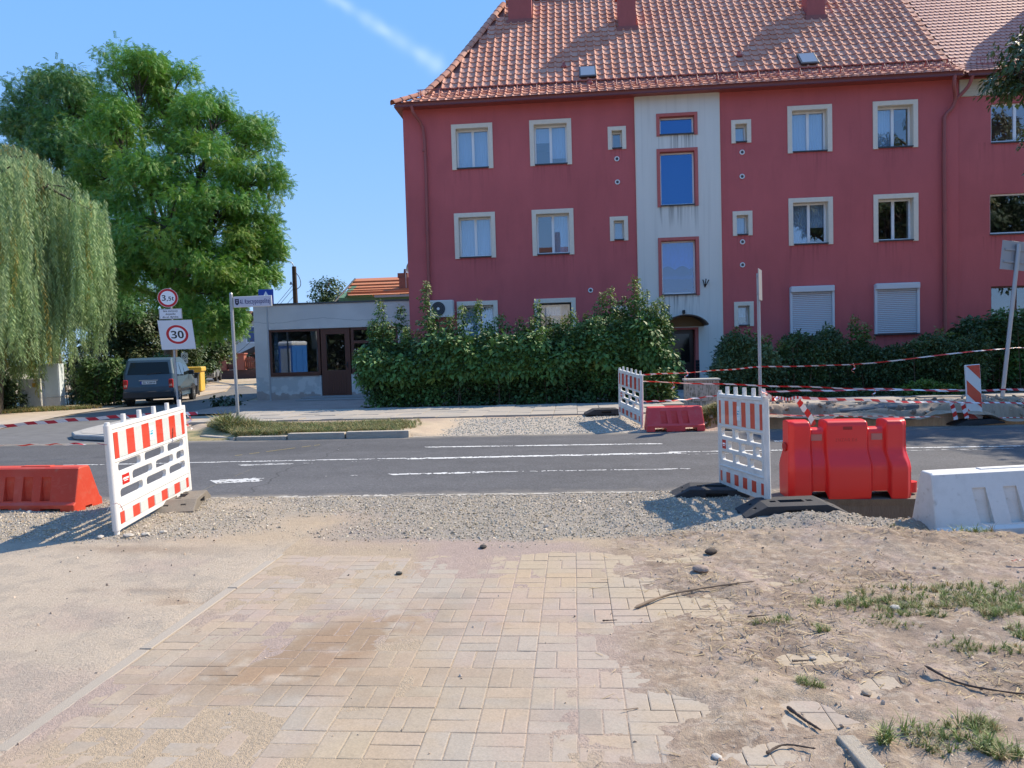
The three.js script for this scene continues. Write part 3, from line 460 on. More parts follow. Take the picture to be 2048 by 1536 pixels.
W('a', 3, { cur: [0.98, 1], curM: curtainM }); W('b', 3, { cur: [0.4, 0.85] }); W('c', 3, { cur: [1, 1] }); W('d', 3, { cur: [1, 0] });
W('a', 2, { cur: [1, 1] }); W('b', 2, { cur: [0, 1] }); W('c', 2, { cur: [1, 0.6] }); W('d', 2, {});
W('a', 1, { cur: [1, 1] }); W('b', 1, { panes: 1, cur: [0.3], frame: std({ color: lin(0.06, 0.06, 0.07), roughness: 0.5 }) });
for (const r of [3, 2, 1]) { WS('s', r, { cur: [r === 2 ? 1 : 0] }); WS('q', r, { cur: [r === 1 ? 0.6 : 1] }); }
towerWin.forEach((t, i) => addWindow(block, [...t, 0.1], { panes: 1, trim: trimRed, z: FZ + 0.062, depth: 0.17, glass: i === 2 ? tintedGlass : coatedGlass, cur: i === 2 ? [0.52] : [], scallop: i === 2 ? 0.12 : 0 }));
// roller shutters of the two ground-floor windows
for (const k of ['c', 'd']) {
  const [x0, x1] = cols[k], y0 = 1.66, y1 = 3.2, f = part('roller_shutter', [rbox(x1 - x0 - 0.02, 0.19, 0.16, 0.03, (x0 + x1) / 2, y1 - 0.095, FZ + 0.085), bb(x0, x0 + 0.07, y0, y1 - 0.03, FZ + 0.002, FZ + 0.09), bb(x1 - 0.07, x1, y0, y1 - 0.03, FZ + 0.002, FZ + 0.09)], std({ color: lin(0.62, 0.63, 0.65), roughness: 0.45 }), block);
  const sl = []; for (let i = 0; i < 23; i++) sl.push(rbox(x1 - x0 - 0.14, 0.05, 0.03, 0.013, (x0 + x1) / 2, y0 + 0.035 + i * 0.0585, FZ + 0.035, 2));
  const q = part('slats', sl, std({ color: lin(0.60, 0.62, 0.65), roughness: 0.45 }), f); q.userData.kind = 'stuff';
  part('sill', bb(x0 - 0.01, x1 + 0.01, y0 - 0.04, y0 - 0.005, FZ + 0.002, FZ + 0.11), sillDark, f);
}
// round vents
for (const [x, y] of [[1.51, 7.38], [1.51, 6.66], [0.59, 3.31], [5.35, 7.39], [5.34, 6.65], [5.32, 4.64], [5.31, 3.93]]) { const v = part('wall_vent', new THREE.TorusGeometry(0.062, 0.02, 8, 20).translate(x, y, FZ + 0.012), white, block); part('grille', new THREE.CylinderGeometry(0.052, 0.052, 0.02, 16).rotateX(Math.PI / 2).translate(x, y, FZ + 0.008), sillDark, v); }
// door
{
  const d = part('door', bb(2.86, 3.80, 0.08, 1.98, -24.3, -24.25), std({ color: lin(0.018, 0.015, 0.016), roughness: 0.35 }), block);
  part('pane', bb(2.98, 3.68, 0.95, 1.85, -24.248, -24.242), phys({ color: lin(0.01, 0.01, 0.012), roughness: 0.08 }), d);
  part('handle', [bb(2.93, 2.96, 0.95, 1.15, -24.24, -24.21), bb(2.93, 3.06, 1.06, 1.09, -24.21, -24.19)], galv, d);
  part('door_frame', [bb(2.8, 2.86, 0.06, 2.03, -24.34, -23.95), bb(3.82, 3.92, 0.06, 2.03, -24.34, -23.95), bb(2.86, 3.82, 1.98, 2.03, -24.34, -23.95)], trimRed, block);
  part('door_step', [rbox(1.6, 0.12, 0.7, 0.015, 3.35, 0.03, -23.6)], std({ map: grainTex([0.35, 0.34, 0.32], 0.15, 14), roughness: 0.9 }), block);
  const tl = []; for (let i = 0; i < 9; i++) tl.push(rbox(0.12, 0.092, 0.02, 0.004, 3.87, 0.15 + i * 0.102, -23.932, 1)); part('tile_strip', tl, std({ color: lin(0.02, 0.02, 0.024), roughness: 0.25 }), block);
  const arc = [], a0 = 0.42, R = 0.86; for (let i = 0; i <= 20; i++) { const a = mix(Math.PI - a0, a0, i / 20); arc.push([3.44 + Math.cos(a) * R * 0.82, 1.86 + Math.sin(a) * R * 0.62]); }
  const arc2 = arc.map(([x, y]) => [3.44 + (x - 3.44) * 1.045, y + 0.035]).reverse();
  const cn = part('door_canopy', ext(shapeOf([...arc, ...arc2]), 0.75).translate(0, 0, FZ + 0.066), std({ color: lin(0.035, 0.022, 0.018), roughness: 0.4 }), block);
  part('fascia', ext(shapeOf([...arc, [arc[20][0], 2.07], [arc[0][0], 2.07]]), 0.03).translate(0, 0, FZ + 0.07), std({ color: lin(0.26, 0.17, 0.08), roughness: 0.7 }), cn);
  part('lamp', rbox(0.09, 0.12, 0.08, 0.02, 3.47, 2.53, FZ + 0.11), blackPlastic, block);
  part('flag_holder', [taper(new THREE.Vector3(4.14, 3.28, FZ + 0.07), new THREE.Vector3(4.06, 3.5, FZ + 0.2), 0.015, 0.018), taper(new THREE.Vector3(4.14, 3.28, FZ + 0.07), new THREE.Vector3(4.15, 3.52, FZ + 0.22), 0.015, 0.018), taper(new THREE.Vector3(4.14, 3.28, FZ + 0.07), new THREE.Vector3(4.24, 3.49, FZ + 0.2), 0.015, 0.018)], std({ color: lin(0.05, 0.03, 0.025), roughness: 0.7 }), block);
}
// ---------- roof ----------
const EY = 9.3, EZ = -23.62;
const prof = s => s < 0.9 ? EY + 0.62 * s : EY + 0.558 + 1.08 * (s - 0.9);
const hipX = s => -5.45 + (s < 0.69 ? s * 1.05 : s < 1.87 ? 0.725 + (s - 0.69) * 0.71 : s < 3.59 ? 1.563 + (s - 1.87) * 0.5 : 2.42 + (s - 3.59) * 0.48);
function atArc(a) { return a < 1.059 ? { s: a / 1.1766, ang: Math.atan(0.62) } : { s: 0.9 + (a - 1.059) / 1.4719, ang: Math.atan(1.08) }; }
const tileMs = [[0.55, 0.245, 0.16], [0.60, 0.275, 0.185], [0.50, 0.21, 0.135], [0.57, 0.29, 0.205]].map(c => std({ map: grainTex(c, 0.3, 10), roughness: 0.82 }));
function deckGeo(xa, xb, dy) { const P = [], ss = [0, 0.3, 0.6, 0.9, 1.5, 2.2, 3, 3.59, 4.4, 5.3], q = (a, b, c, d) => P.push(...a, ...b, ...c, ...a, ...c, ...d); for (let i = 0; i < 9; i++) { const s0 = ss[i], s1 = ss[i + 1], v = (x, s) => [x, prof(s) - dy, EZ - s]; q(v(xa(s0), s0), v(xb, s0), v(xb, s1), v(xa(s1), s1)); const w = (x, s) => [x, prof(s) - dy, EZ - 10.6 + s]; q(w(xb, s0), w(xa(s0), s0), w(xa(s1), s1), w(xb, s1)); } const g = new THREE.BufferGeometry(); g.setAttribute('position', new THREE.Float32BufferAttribute(P, 3)); g.computeVertexNormals(); return prep(g); }
const roof = part('roof', (() => {
  const P = [], ss = [0, 0.3, 0.69, 1.2, 1.87, 2.7, 3.59, 4.4, 5.3]; for (let i = 0; i < 8; i++) { const a = ss[i], b = ss[i + 1], A = [hipX(a), prof(a), EZ - a], B = [hipX(b), prof(b), EZ - b], Cc = [hipX(b), prof(b), EZ - 10.6 + b], D = [hipX(a), prof(a), EZ - 10.6 + a]; P.push(...A, ...B, ...Cc, ...A, ...Cc, ...D); }
  const g = new THREE.BufferGeometry(); g.setAttribute('position', new THREE.Float32BufferAttribute(P, 3)); g.computeVertexNormals();
  return [deckGeo(hipX, 11.75, 0.02), prep(g)];
})(), std({ color: lin(0.26, 0.10, 0.075), roughness: 0.8, side: THREE.DoubleSide }), block);
function tileShape(w, L) {
  const cs = [[0, 0.004], [0.014, 0.032], [0.042, 0.05], [0.07, 0.032], [0.088, 0.008], [0.17, 0.0], [w + 0.006, 0.006]], P = [], U = [];
  const q = (a, b, c, d) => { for (const v of [a, b, c, a, c, d]) { P.push(...v); U.push(v[0] * 3, v[2] * 3); } };
  for (let i = 0; i < cs.length - 1; i++) { const [x0, h0] = cs[i], [x1, h1] = cs[i + 1], lift = 0.032; q([x0, h0, -L], [x0, h0 + lift, 0.02], [x1, h1 + lift, 0.02], [x1, h1, -L]); q([x0, h0 + lift, 0.02], [x0, h0 + lift - 0.03, 0.015], [x1, h1 + lift - 0.03, 0.015], [x1, h1 + lift, 0.02]); }
  const g = new THREE.BufferGeometry(); g.setAttribute('position', new THREE.Float32BufferAttribute(P, 3)); g.setAttribute('uv', new THREE.Float32BufferAttribute(U, 2)); g.computeVertexNormals(); return g;
}
const roofHit = (px, py) => { const d = ray(px, py); let s0 = 0, P; for (let k = 0; k < 30; k++) { const t = (EZ - s0) / d.z; P = d.clone().multiplyScalar(t); P.y += 1.5; const e = P.y - prof(Math.max(0, s0)); s0 -= e * -0.9; s0 = clamp(s0, -0.5, 6); } P.z = EZ - s0; return P; };
{
  const r = RNG(31), tw = 0.265, gauge = 0.332, tg = tileShape(tw, gauge + 0.03), rest = [], o = new THREE.Object3D(); let made = 0;
  for (let j = 0; j < 23; j++) for (let k = 0; k < 65; k++) {
    const { s, ang } = atArc(j * gauge + 0.02), x = -5.44 + k * tw; if (x < hipX(s + 0.22) - 0.02 || s > 5.25 || x > 11.62) continue;
    o.position.set(x + (r() - 0.5) * 0.004, prof(s) + 0.012, EZ - s); o.rotation.set(ang + (r() - 0.5) * 0.012, 0, (r() - 0.5) * 0.01);
    if (made < 300) { const m = part('roof_tile', tg, tileMs[Math.floor(r() * 4)], roof); m.position.copy(o.position); m.rotation.copy(o.rotation); made++; }
    else { o.updateMatrix(); (rest[Math.floor(r() * 4)] ??= []).push(tg.clone().applyMatrix4(o.matrix)); }
  }
  rest.forEach((l, i) => { const m = part('roof_tiles', l, tileMs[i], roof); m.userData.kind = 'stuff'; });
  // hip and ridge caps
  const cap = new THREE.CylinderGeometry(0.12, 0.135, 0.40, 10, 1, true, -Math.PI / 2, Math.PI);
  const put = (name, a, b) => { const m = part(name, cap, tileMs[Math.floor(r() * 4)], roof), d = new THREE.Vector3().subVectors(b, a).normalize(), side = new THREE.Vector3().crossVectors(d, new THREE.Vector3(0, 1, 0)).normalize(), up = new THREE.Vector3().crossVectors(side, d); m.quaternion.setFromRotationMatrix(new THREE.Matrix4().makeBasis(side, d, up)); m.position.copy(a).addScaledVector(d, 0.18).addScaledVector(up, 0.01); };
  const pts = []; for (let s = 0; s <= 5.25; s += 0.02) pts.push(new THREE.Vector3(hipX(s), prof(s) + 0.03, EZ - s)); let acc = 0, last = pts[0]; for (let i = 1; i < pts.length; i++) { acc += pts[i].distanceTo(pts[i - 1]); if (acc >= 0.34) { put('hip_tile', last, pts[i]); last = pts[i]; acc = 0; } }
  for (let x = hipX(5.3); x < 11.6; x += 0.34) put('ridge_tile', new THREE.Vector3(x, prof(5.3) + 0.02, EZ - 5.3), new THREE.Vector3(x + 0.34, prof(5.3) + 0.02, EZ - 5.3));
  // chimneys
  const chM = std({ map: grainTex([0.36, 0.095, 0.085], 0.15, 12), roughness: 0.85 }), lead = std({ color: lin(0.24, 0.075, 0.06), roughness: 0.5 });
  for (const [x0, x1, z, ct] of [[-2.05, -1.2, -27.75, 14.55], [1.86, 2.47, -27.0, 13.8], [8.25, 8.85, -26.95, 13.8]]) { const c = part('chimney', [bb(x0, x1, prof(-z + EZ) - 0.5, ct, z - 0.55, z)], chM, roof); part('flashing', [bb(x0 - 0.07, x1 + 0.07, prof(-z + EZ) - 0.1, prof(-z + EZ) + 0.12, z - 0.1, z + 0.06)], lead, c); part('chimney_cap', rbox(x1 - x0 + 0.16, 0.12, 0.72, 0.02, (x0 + x1) / 2, ct + 0.06, z - 0.275), chM, c); }
  // skylights
  for (const x of [0.42, 7.38]) { const s = 1.35, c = part('skylight', rbox(0.56, 0.06, 0.74, 0.015), std({ color: lin(0.05, 0.05, 0.055), roughness: 0.4, metalness: 0.3 }), roof); c.position.set(x + 0.27, prof(s) + 0.12, EZ - s); c.rotation.x = Math.atan(1.08) - 0.06; part('pane', box(0.46, 0.012, 0.62, 0, 0.032, 0), phys({ color: lin(0.25, 0.27, 0.3), roughness: 0.06, metalness: 0.2 }), c); }
  // small roof vents
  for (const [px, py] of [[1128, 137], [1180, 170], [1478, 115], [1440, 165]]) { const p = roofHit(px, py), v = part('roof_vent', [rbox(0.18, 0.1, 0.2, 0.04), cyl(0.05, 0.05, 0.12, 0, 0.02, 0, 10)], rustRed, roof); v.position.copy(p); v.position.y += 0.05; }
  // snow guard
  const sg = []; const s1 = 0.42, y1 = prof(s1), z1 = EZ - s1; for (const h of [0.1, 0.3]) sg.push(bb(hipX(s1) + 0.25, 11.7, y1 + h, y1 + h + 0.018, z1 + 0.0, z1 + 0.018)); for (let x = hipX(s1) + 0.3; x < 11.7; x += 0.105) sg.push(box(0.012, 0.2, 0.012, x, y1 + 0.21, z1 + 0.008)); for (let x = hipX(s1) + 0.35; x < 11.7; x += 0.62) sg.push(taper(new THREE.Vector3(x, y1 + 0.02, z1 + 0.2), new THREE.Vector3(x, y1 + 0.32, z1), 0.016, 0.016, 4), taper(new THREE.Vector3(x, y1 + 0.3, z1), new THREE.Vector3(x, y1 + 0.08, z1 - 0.2), 0.016, 0.016, 4)); part('snow_guard', sg, rustRed, roof);
  // gutter and soffit
  part('gutter', [new THREE.CylinderGeometry(0.075, 0.075, 17.1, 12, 1, true, Math.PI / 2, Math.PI).rotateZ(Math.PI / 2).translate(3.15, EY - 0.02, EZ + 0.075), bb(-5.42, 11.7, EY - 0.06, EY + 0.0, EZ - 0.02, EZ - 0.001)], std({ map: grainTex([0.215, 0.06, 0.055], 0.12, 14), roughness: 0.45, side: THREE.DoubleSide }), roof);
  part('soffit', [bb(-5.44, 11.75, EY - 0.06, EY - 0.035, -24.02, EZ - 0.02), bb(-5.44, -5.2, EY - 0.06, EY - 0.035, -34.2, -24.02)], rustRed, roof);
  const V = (x, y, z) => new THREE.Vector3(x, y, z);
  part('downpipe', [tube([V(-4.86, 9.24, -23.58), V(-4.83, 9.05, -23.62), V(-4.62, 8.72, -23.88), V(-4.57, 8.45, -23.92), V(-4.57, 4, -23.92), V(-4.57, 0.2, -23.92)], 0.05, 10, 60), ...[2, 5.3, 7.9].map(y => cyl(0.06, 0.06, 0.06, -4.57, y, -23.92))], rustRed, block);
  part('downpipe', [tube([V(11.44, 9.24, -23.58), V(11.45, 8.95, -23.64), V(11.58, 8.65, -23.84), V(11.54, 8.4, -23.9), V(11.32, 8.15, -23.92), V(11.3, 7.9, -23.92), V(11.3, 4, -23.92), V(11.3, 0.2, -23.92)], 0.055, 10, 70), tube([V(11.95, 9.2, -23.58), V(11.9, 8.95, -23.7), V(11.62, 8.6, -23.86)], 0.05, 10, 24), ...[2, 5.3].map(y => cyl(0.066, 0.066, 0.06, 11.3, y, -23.92))], rustRed, block);
}
// ---------- neighbouring terraced block ----------
const nb = thing('terraced_house', 'pinkish red terraced block with fine scalloped roof adjoining the apartment block', 'building');
{
  const z = FZ - 0.03, wins = [[12.7, 14.15, 7.31, 8.47], [12.67, 14.1, 4.57, 5.78], [12.7, 14.2, 1.8, 3.0], [17, 18.4, 7.31, 8.47], [17, 18.4, 4.57, 5.78], [17, 18.4, 1.8, 3.0]];
  const s = shapeOf([[11.756, -0.1], [24, -0.1], [24, 9.28], [11.756, 9.28]]); for (const w of wins) s.holes.push(rectPath(...w));
  part('wall', uvXY(ext(s, 0.3).translate(0, 0, z - 0.3), 11, 14, 0, 9.4), std({ map: redTex, color: lin(0.98, 1, 1), roughness: 0.92 }), nb);
  part('side_wall', [bb(23.7, 24, -0.1, 9.28, -34.2, z - 0.302), bb(11.76, 24, -0.1, 9.28, -34.5, -34.22)], trimRed, nb);
  part('inner_wall', [bb(11.8, 23.6, 0, 9.2, -29.4, -29.3), bb(11.8, 23.6, 6.3, 6.5, -29.3, -24.34), bb(11.8, 23.6, 3.5, 3.7, -29.3, -24.34)], darkRoom, nb);
  part('frieze', bb(11.78, 24, 8.72, 9.22, z + 0.001, z + 0.04), std({ map: grainTex([0.56, 0.50, 0.38], 0.1, 14), roughness: 0.85 }), nb);
  wins.forEach((w, i) => addWindow(nb, [...w, 0.0], { z, depth: 0.08, trim: null, panes: i % 3 === 1 ? 1 : 2, frame: i % 3 === 2 ? woodBrown : pvc, cur: [] }));
  const rf = part('roof', deckGeo(() => 11.77, 24, 0.05), std({ color: lin(0.34, 0.13, 0.10), roughness: 0.8, side: THREE.DoubleSide }), nb);
  const r = RNG(41), bt = (() => { const P = [], w = 0.165, L = 0.24, q = (a, b, c, d) => P.push(...a, ...b, ...c, ...a, ...c, ...d), e = [[0.004, -0.035], [0.035, 0.005], [0.0825, 0.02], [0.13, 0.005], [0.161, -0.035]]; for (let i = 0; i < 4; i++) { const [x0, z0] = e[i], [x1, z1] = e[i + 1]; q([x0, 0, -L], [x0, 0.026, z0], [x1, 0.026, z1], [x1, 0, -L]); q([x0, 0.026, z0], [x0, 0.008, z0], [x1, 0.008, z1], [x1, 0.026, z1]); } const g = new THREE.BufferGeometry(); g.setAttribute('position', new THREE.Float32BufferAttribute(P, 3)); g.computeVertexNormals(); return prep(g); })();
  const ms = [[0.60, 0.28, 0.21], [0.56, 0.25, 0.185]].map(c => std({ map: grainTex(c, 0.15, 10), roughness: 0.72 })), L = [[], []], o = new THREE.Object3D();
  for (let j = 0; j < 36; j++) for (let k = 0; k < 42; k++) { const { s: q, ang } = atArc(j * 0.21 + 0.02); if (q > 5.25) continue; o.position.set(11.79 + k * 0.166 + (j % 2) * 0.083, prof(q) - 0.02, EZ - q); o.rotation.set(ang, 0, 0); o.updateMatrix(); L[Math.floor(r() * 2)].push(bt.clone().applyMatrix4(o.matrix)); }
  L.forEach((l, i) => { const m = part('roof_tiles', l, ms[i], rf); m.userData.kind = 'stuff'; });
  part('gutter', new THREE.CylinderGeometry(0.075, 0.075, 12.2, 12, 1, true, Math.PI / 2, Math.PI).rotateZ(Math.PI / 2).translate(17.95, EY - 0.05, EZ + 0.075), std({ color: lin(0.215, 0.06, 0.055), roughness: 0.45, side: THREE.DoubleSide }), rf);
  part('chimney', bb(16.2, 16.9, 11.5, 14.6, -27.4, -26.7), trimRed, rf);
  const sg = []; const s1 = 0.42, y1 = prof(s1), z1 = EZ - s1; for (const h of [0.1, 0.28]) sg.push(bb(12.3, 22, y1 + h, y1 + h + 0.018, z1, z1 + 0.018)); for (let x = 12.3; x < 22; x += 0.105) sg.push(box(0.012, 0.2, 0.012, x, y1 + 0.2, z1 + 0.008)); part('snow_guard', sg, rustRed, rf);
}
// ---------- corner shop ----------
const shop = thing('corner_shop', 'low flat-roofed corner shop with brown-framed display windows', 'shop');
{
  const z = -25.2, x0 = -11.0, x1 = -5.26, H = 3.28;
  const tex = colourTex(1024, 512, (u, v, i, j) => { const x = x0 + 5.8 * u, y = 3.4 * v, a = fbm(x * 0.9, y * 1.3, 4), b = fbm(x * 5, y * 5 + 3, 3); let c = mix3([0.68, 0.63, 0.58], [0.62, 0.575, 0.53], smooth(0.4, 0.65, a)); const crack = Math.abs(y - 2.72 - 0.06 * Math.sin(x * 2) - 0.05 * (fbm(x * 6, 1, 3) - 0.5)) < 0.012 ? 0.75 : 1; if (y < 0.78 + 0.08 * (b - 0.5)) c = mix3([0.60, 0.58, 0.55], [0.5, 0.49, 0.47], smooth(0.45, 0.6, b)); if (y < 0.2 * b * 2.2 - 0.02) c = mix3(c, [0.28, 0.16, 0.12], 0.5); const k = (0.95 + 0.1 * rnd(i, j)) * crack; return c.map(q => q * k); });
  const pl = std({ map: tex, roughness: 0.95, bumpMap: (() => { const t = fineBump.clone(); t.repeat.set(8, 4); t.needsUpdate = true; return t; })(), bumpScale: 0.008 });
  const s = shapeOf([[x0, -0.1], [x1, -0.1], [x1, H], [x0, H]]), h = new THREE.Path(); [[-10.5, 0.82], [-10.5, 2.43], [-5.95, 2.43], [-5.95, 0.84], [-7.62, 0.84], [-7.62, 0.1], [-8.68, 0.1], [-8.68, 0.82]].forEach(([x, y], i) => i ? h.lineTo(x, y) : h.moveTo(x, y)); h.closePath(); s.holes.push(h);
  part('wall', uvXY(ext(s, 0.3, 0.012).translate(0, 0, z - 0.3), x0, 5.8, 0, 3.4), pl, shop);
  part('side_wall', [bb(x0, x0 + 0.3, -0.1, H, -32, z - 0.302), bb(x0 + 0.3, x1, -0.1, H, -32, -31.7)], std({ map: grainTex([0.6, 0.58, 0.55], 0.1, 8), roughness: 0.95 }), shop);
  part('roof', bb(x0 + 0.01, x1, H - 0.25, H - 0.05, -31.7, z - 0.31), blackPlastic, shop);
  part('parapet_flashing', [bb(x0 - 0.04, x1, H + 0.002, H + 0.05, z - 0.34, z + 0.04), bb(x0 - 0.04, x0 + 0.34, H + 0.002, H + 0.05, -32, z - 0.342)], std({ color: lin(0.09, 0.095, 0.1), roughness: 0.5, metalness: 0.4 }), shop);
  part('inner_wall', [bb(x0 + 0.32, x1 - 0.02, 0, H - 0.3, -31.6, -31.5), bb(x0 + 0.32, x1 - 0.02, 0, 0.04, -31.5, z - 0.32)], std({ color: lin(0.32, 0.29, 0.26), roughness: 0.9 }), shop);
  part('room_partition', bb(-10.45, -10.3, 0.05, 2.9, -26.4, z - 0.34), std({ color: lin(0.25, 0.27, 0.26), roughness: 0.8 }), shop);
  const win = (a, b, c, d, hs) => { const f = part('display_window', frameOf(a, b, c, d, 0.07, hs, z - 0.12, 0.08), woodBrown, shop); for (const q of hs) part('pane', bb(q[0] - 0.004, q[1] + 0.004, q[2] - 0.004, q[3] + 0.004, z - 0.086, z - 0.08), glassPane, f); part('sill', bb(a, b, c - 0.04, c - 0.001, z - 0.16, z + 0.04), woodBrown, f); };
  win(-10.49, -8.7, 0.86, 2.42, [[-10.41, -8.78, 0.95, 2.35]]); win(-7.6, -5.97, 0.88, 2.42, [[-7.5, -6.03, 1.98, 2.34], [-7.5, -6.03, 0.96, 1.88]]);
  const d = part('door', frameOf(-8.66, -7.64, 0.12, 2.42, 0.1, [[-8.48, -7.82, 0.98, 2.22]], z - 0.13, 0.09), woodBrown, shop); part('pane', bb(-8.49, -7.81, 0.97, 2.23, z - 0.09, z - 0.084), glassPane, d);
  for (let i = 0; i < 8; i++) part('plank', rbox(0.078, 0.74, 0.016, 0.004, -8.435 + i * 0.083, 0.55, z - 0.034, 1), woodBrown, d); part('handle', [bb(-7.76, -7.73, 1.05, 1.25, z - 0.035, z - 0.01), bb(-7.84, -7.73, 1.14, 1.17, z - 0.012, z + 0.01)], blackPlastic, d);
  part('entrance_step', [rbox(3.2, 0.12, 0.9, 0.02, -7.5, 0.06, z + 0.46), rbox(2.4, 0.09, 0.5, 0.02, -7.9, 0.03, z + 1.16)], std({ map: grainTex([0.25, 0.235, 0.225], 0.2, 12), roughness: 0.9 }), shop);
}
// ---------- houses behind ----------
{
  const h = thing('green_house', 'green gabled house with orange tiled roof showing above the shop', 'house');
  const a = F(708, 559, -46), e = F(752, 586, -42), xr = -3, A = [a.x, a.y, -46], g = new THREE.BufferGeometry(), ey = e.y - 0.1, P = [];
  const q = (p, b, c, d) => P.push(...p, ...b, ...c, ...p, ...c, ...d), n = 6; for (let i = 0; i < n; i++) { const f = t => [mix(a.y + 0.05, ey, t) - 0.42 * Math.sin(t * Math.PI) * 0.5, mix(-46, -41.7, t), a.x + t * t * 0.9], [y0, z0, l0] = f(i / n), [y1, z1, l1] = f((i + 1) / n); q([l0, y0, z0], [l1, y1, z1], [xr, y1, z1], [xr, y0, z0]); q([l0, y0, -92 - z0], [xr, y0, -92 - z0], [xr, y1, -92 - z1], [a.x - 0.2, y1, -92 - z1]); }
  g.setAttribute('position', new THREE.Float32BufferAttribute(P, 3)); g.computeVertexNormals();
  const rf = part('roof', prep(g), std({ color: lin(0.55, 0.2, 0.08), roughness: 0.6, side: THREE.DoubleSide }), h);
  const ridges = []; for (let i = 1; i < 7; i++) { const t = i / 7, y = mix(a.y + 0.05, ey, t) - 0.21 * Math.sin(t * Math.PI) + 0.03, z = mix(-46, -41.7, t); ridges.push(bb(a.x + t * t * 0.9, xr, y - 0.03, y + 0.03, z - 0.06, z + 0.06)); } part('tile_course', ridges, std({ color: lin(0.50, 0.17, 0.07), roughness: 0.6 }), rf);
  part('wall', [ext(shapeOf([[42, 0], [50, 0], [50, ey - 0.1], [46, a.y - 0.1], [42, ey - 0.1]]), 0.3).rotateY(Math.PI / 2).translate(a.x + 0.25, 0, 0), bb(a.x + 0.3, xr, 0, ey - 0.1, -42.35, -42.05)], std({ map: grainTex([0.09, 0.2, 0.115], 0.1, 10), roughness: 0.9 }), h);
  part('verge_board', [taper(new THREE.Vector3(a.x + 0.1, a.y + 0.02, -45.9), new THREE.Vector3(a.x - 0.05, ey - 0.5, -41.7), 0.07, 0.07, 4)], blackPlastic, h);
  part('gutter', bb(e.x, xr, ey - 0.18, ey - 0.06, -41.75, -41.6), std({ color: lin(0.3, 0.3, 0.32), roughness: 0.5 }), h);
  const c0 = F(803, 560, -43.5); part('chimney', [bb(c0.x - 0.15, c0.x + 0.75, c0.y - 1.2, c0.y + 0.15, -44.2, -43.5), bb(c0.x - 0.25, c0.x + 0.35, c0.y + 0.15, c0.y + 0.42, -44.1, -43.6), cyl(0.09, 0.07, 0.25, c0.x + 0.15, c0.y + 0.42, -43.85)], std({ map: grainTex([0.22, 0.1, 0.075], 0.3, 14), roughness: 0.9 }), rf);
  const dsh = F(811, 538, -43.5), dm = part('satellite_dish', new THREE.SphereGeometry(0.42, 16, 8, 0, Math.PI * 2, 0, 0.8).rotateZ(1.35).scale(0.7, 1, 1), std({ color: lin(0.06, 0.06, 0.065), roughness: 0.5, side: THREE.DoubleSide }), h); dm.position.copy(dsh).add(new THREE.Vector3(0.35, 0, 0)); part('mast', cyl(0.025, 0.025, 1.1, -0.35, -1.1, 0), galv, dm);
}
{
  const h = thing('white_house', 'white rendered house with dark steep roof behind the brick fence', 'house'), z = -62;
  const wall = std({ map: grainTex([0.66, 0.64, 0.60], 0.08, 8), roughness: 0.9 }), dk = std({ map: grainTex([0.055, 0.04, 0.035], 0.3, 20), roughness: 0.9 });
  const eL = F(456, 692, z), apex = F(526, 615, z), x2 = apex.x * 2 - eL.x;
  part('wall', [ext(shapeOf([[eL.x + 0.6, -0.1], [x2 - 0.6, -0.1], [x2 - 0.6, eL.y + 0.6], [apex.x, apex.y - 0.3], [eL.x + 0.6, eL.y + 0.6]]), 9).translate(0, 0, z - 9)], wall, h);
  const rt = part('roof', [ext(shapeOf([[eL.x - 0.25, eL.y - 0.2], [apex.x, apex.y - 0.02], [apex.x, apex.y + 0.3], [eL.x - 0.25, eL.y + 0.15]]), 10).translate(0, 0, z - 9.5), ext(shapeOf([[x2 + 0.25, eL.y - 0.2], [apex.x, apex.y - 0.02], [apex.x, apex.y + 0.3], [x2 + 0.25, eL.y + 0.15]]), 10).translate(0, 0, z - 9.5)], dk, h);
  const ch = F(491, 635, -66); part('chimney', bb(ch.x - 0.3, ch.x + 0.4, ch.y - 3, ch.y + 0.6, -67, -66.2), std({ map: grainTex([0.2, 0.1, 0.085], 0.3, 12), roughness: 0.9 }), rt);
  const w = F(506, 669, z), wn = part('window', bb(w.x - 0.6, w.x + 1, w.y - 0.75, w.y + 0.75, z + 0.001, z + 0.05), pvc, h); part('pane', bb(w.x - 0.5, w.x + 0.9, w.y - 0.62, w.y + 0.62, z + 0.051, z + 0.06), phys({ color: lin(0.02, 0.06, 0.2), roughness: 0.1 }), wn);
  const p0 = F(445, 715, z + 4), p1 = F(530, 680, z + 4), ax = mix(eL.x, p0.x, 0.9);
  part('porch', [bb(p0.x - 0.6, p1.x + 3, -0.1, p0.y - 0.5, z + 0.3, z + 3.6), ], wall, h);
  part('porch_roof', [ext(shapeOf([[p0.x - 1.3, p0.y - 0.9], [p1.x + 1.5, p1.y + 0.5], [p1.x + 1.5, p1.y + 0.2], [p0.x - 0.6, p0.y - 1.1]]), 4).translate(0, 0, z + 0.2), bb(p0.x - 1.4, p1.x + 3, p0.y - 0.6, p0.y - 0.3, z + 3.4, z + 4.1)], dk, h);
  for (const px of [447, 457, 478]) { const q = F(px, 725, z + 4); part('window', bb(q.x - 0.28, q.x + 0.28, 0.6, q.y + 0.2, z + 3.601, z + 3.66), std({ color: lin(0.07, 0.02, 0.018), roughness: 0.5 }), h); }
}
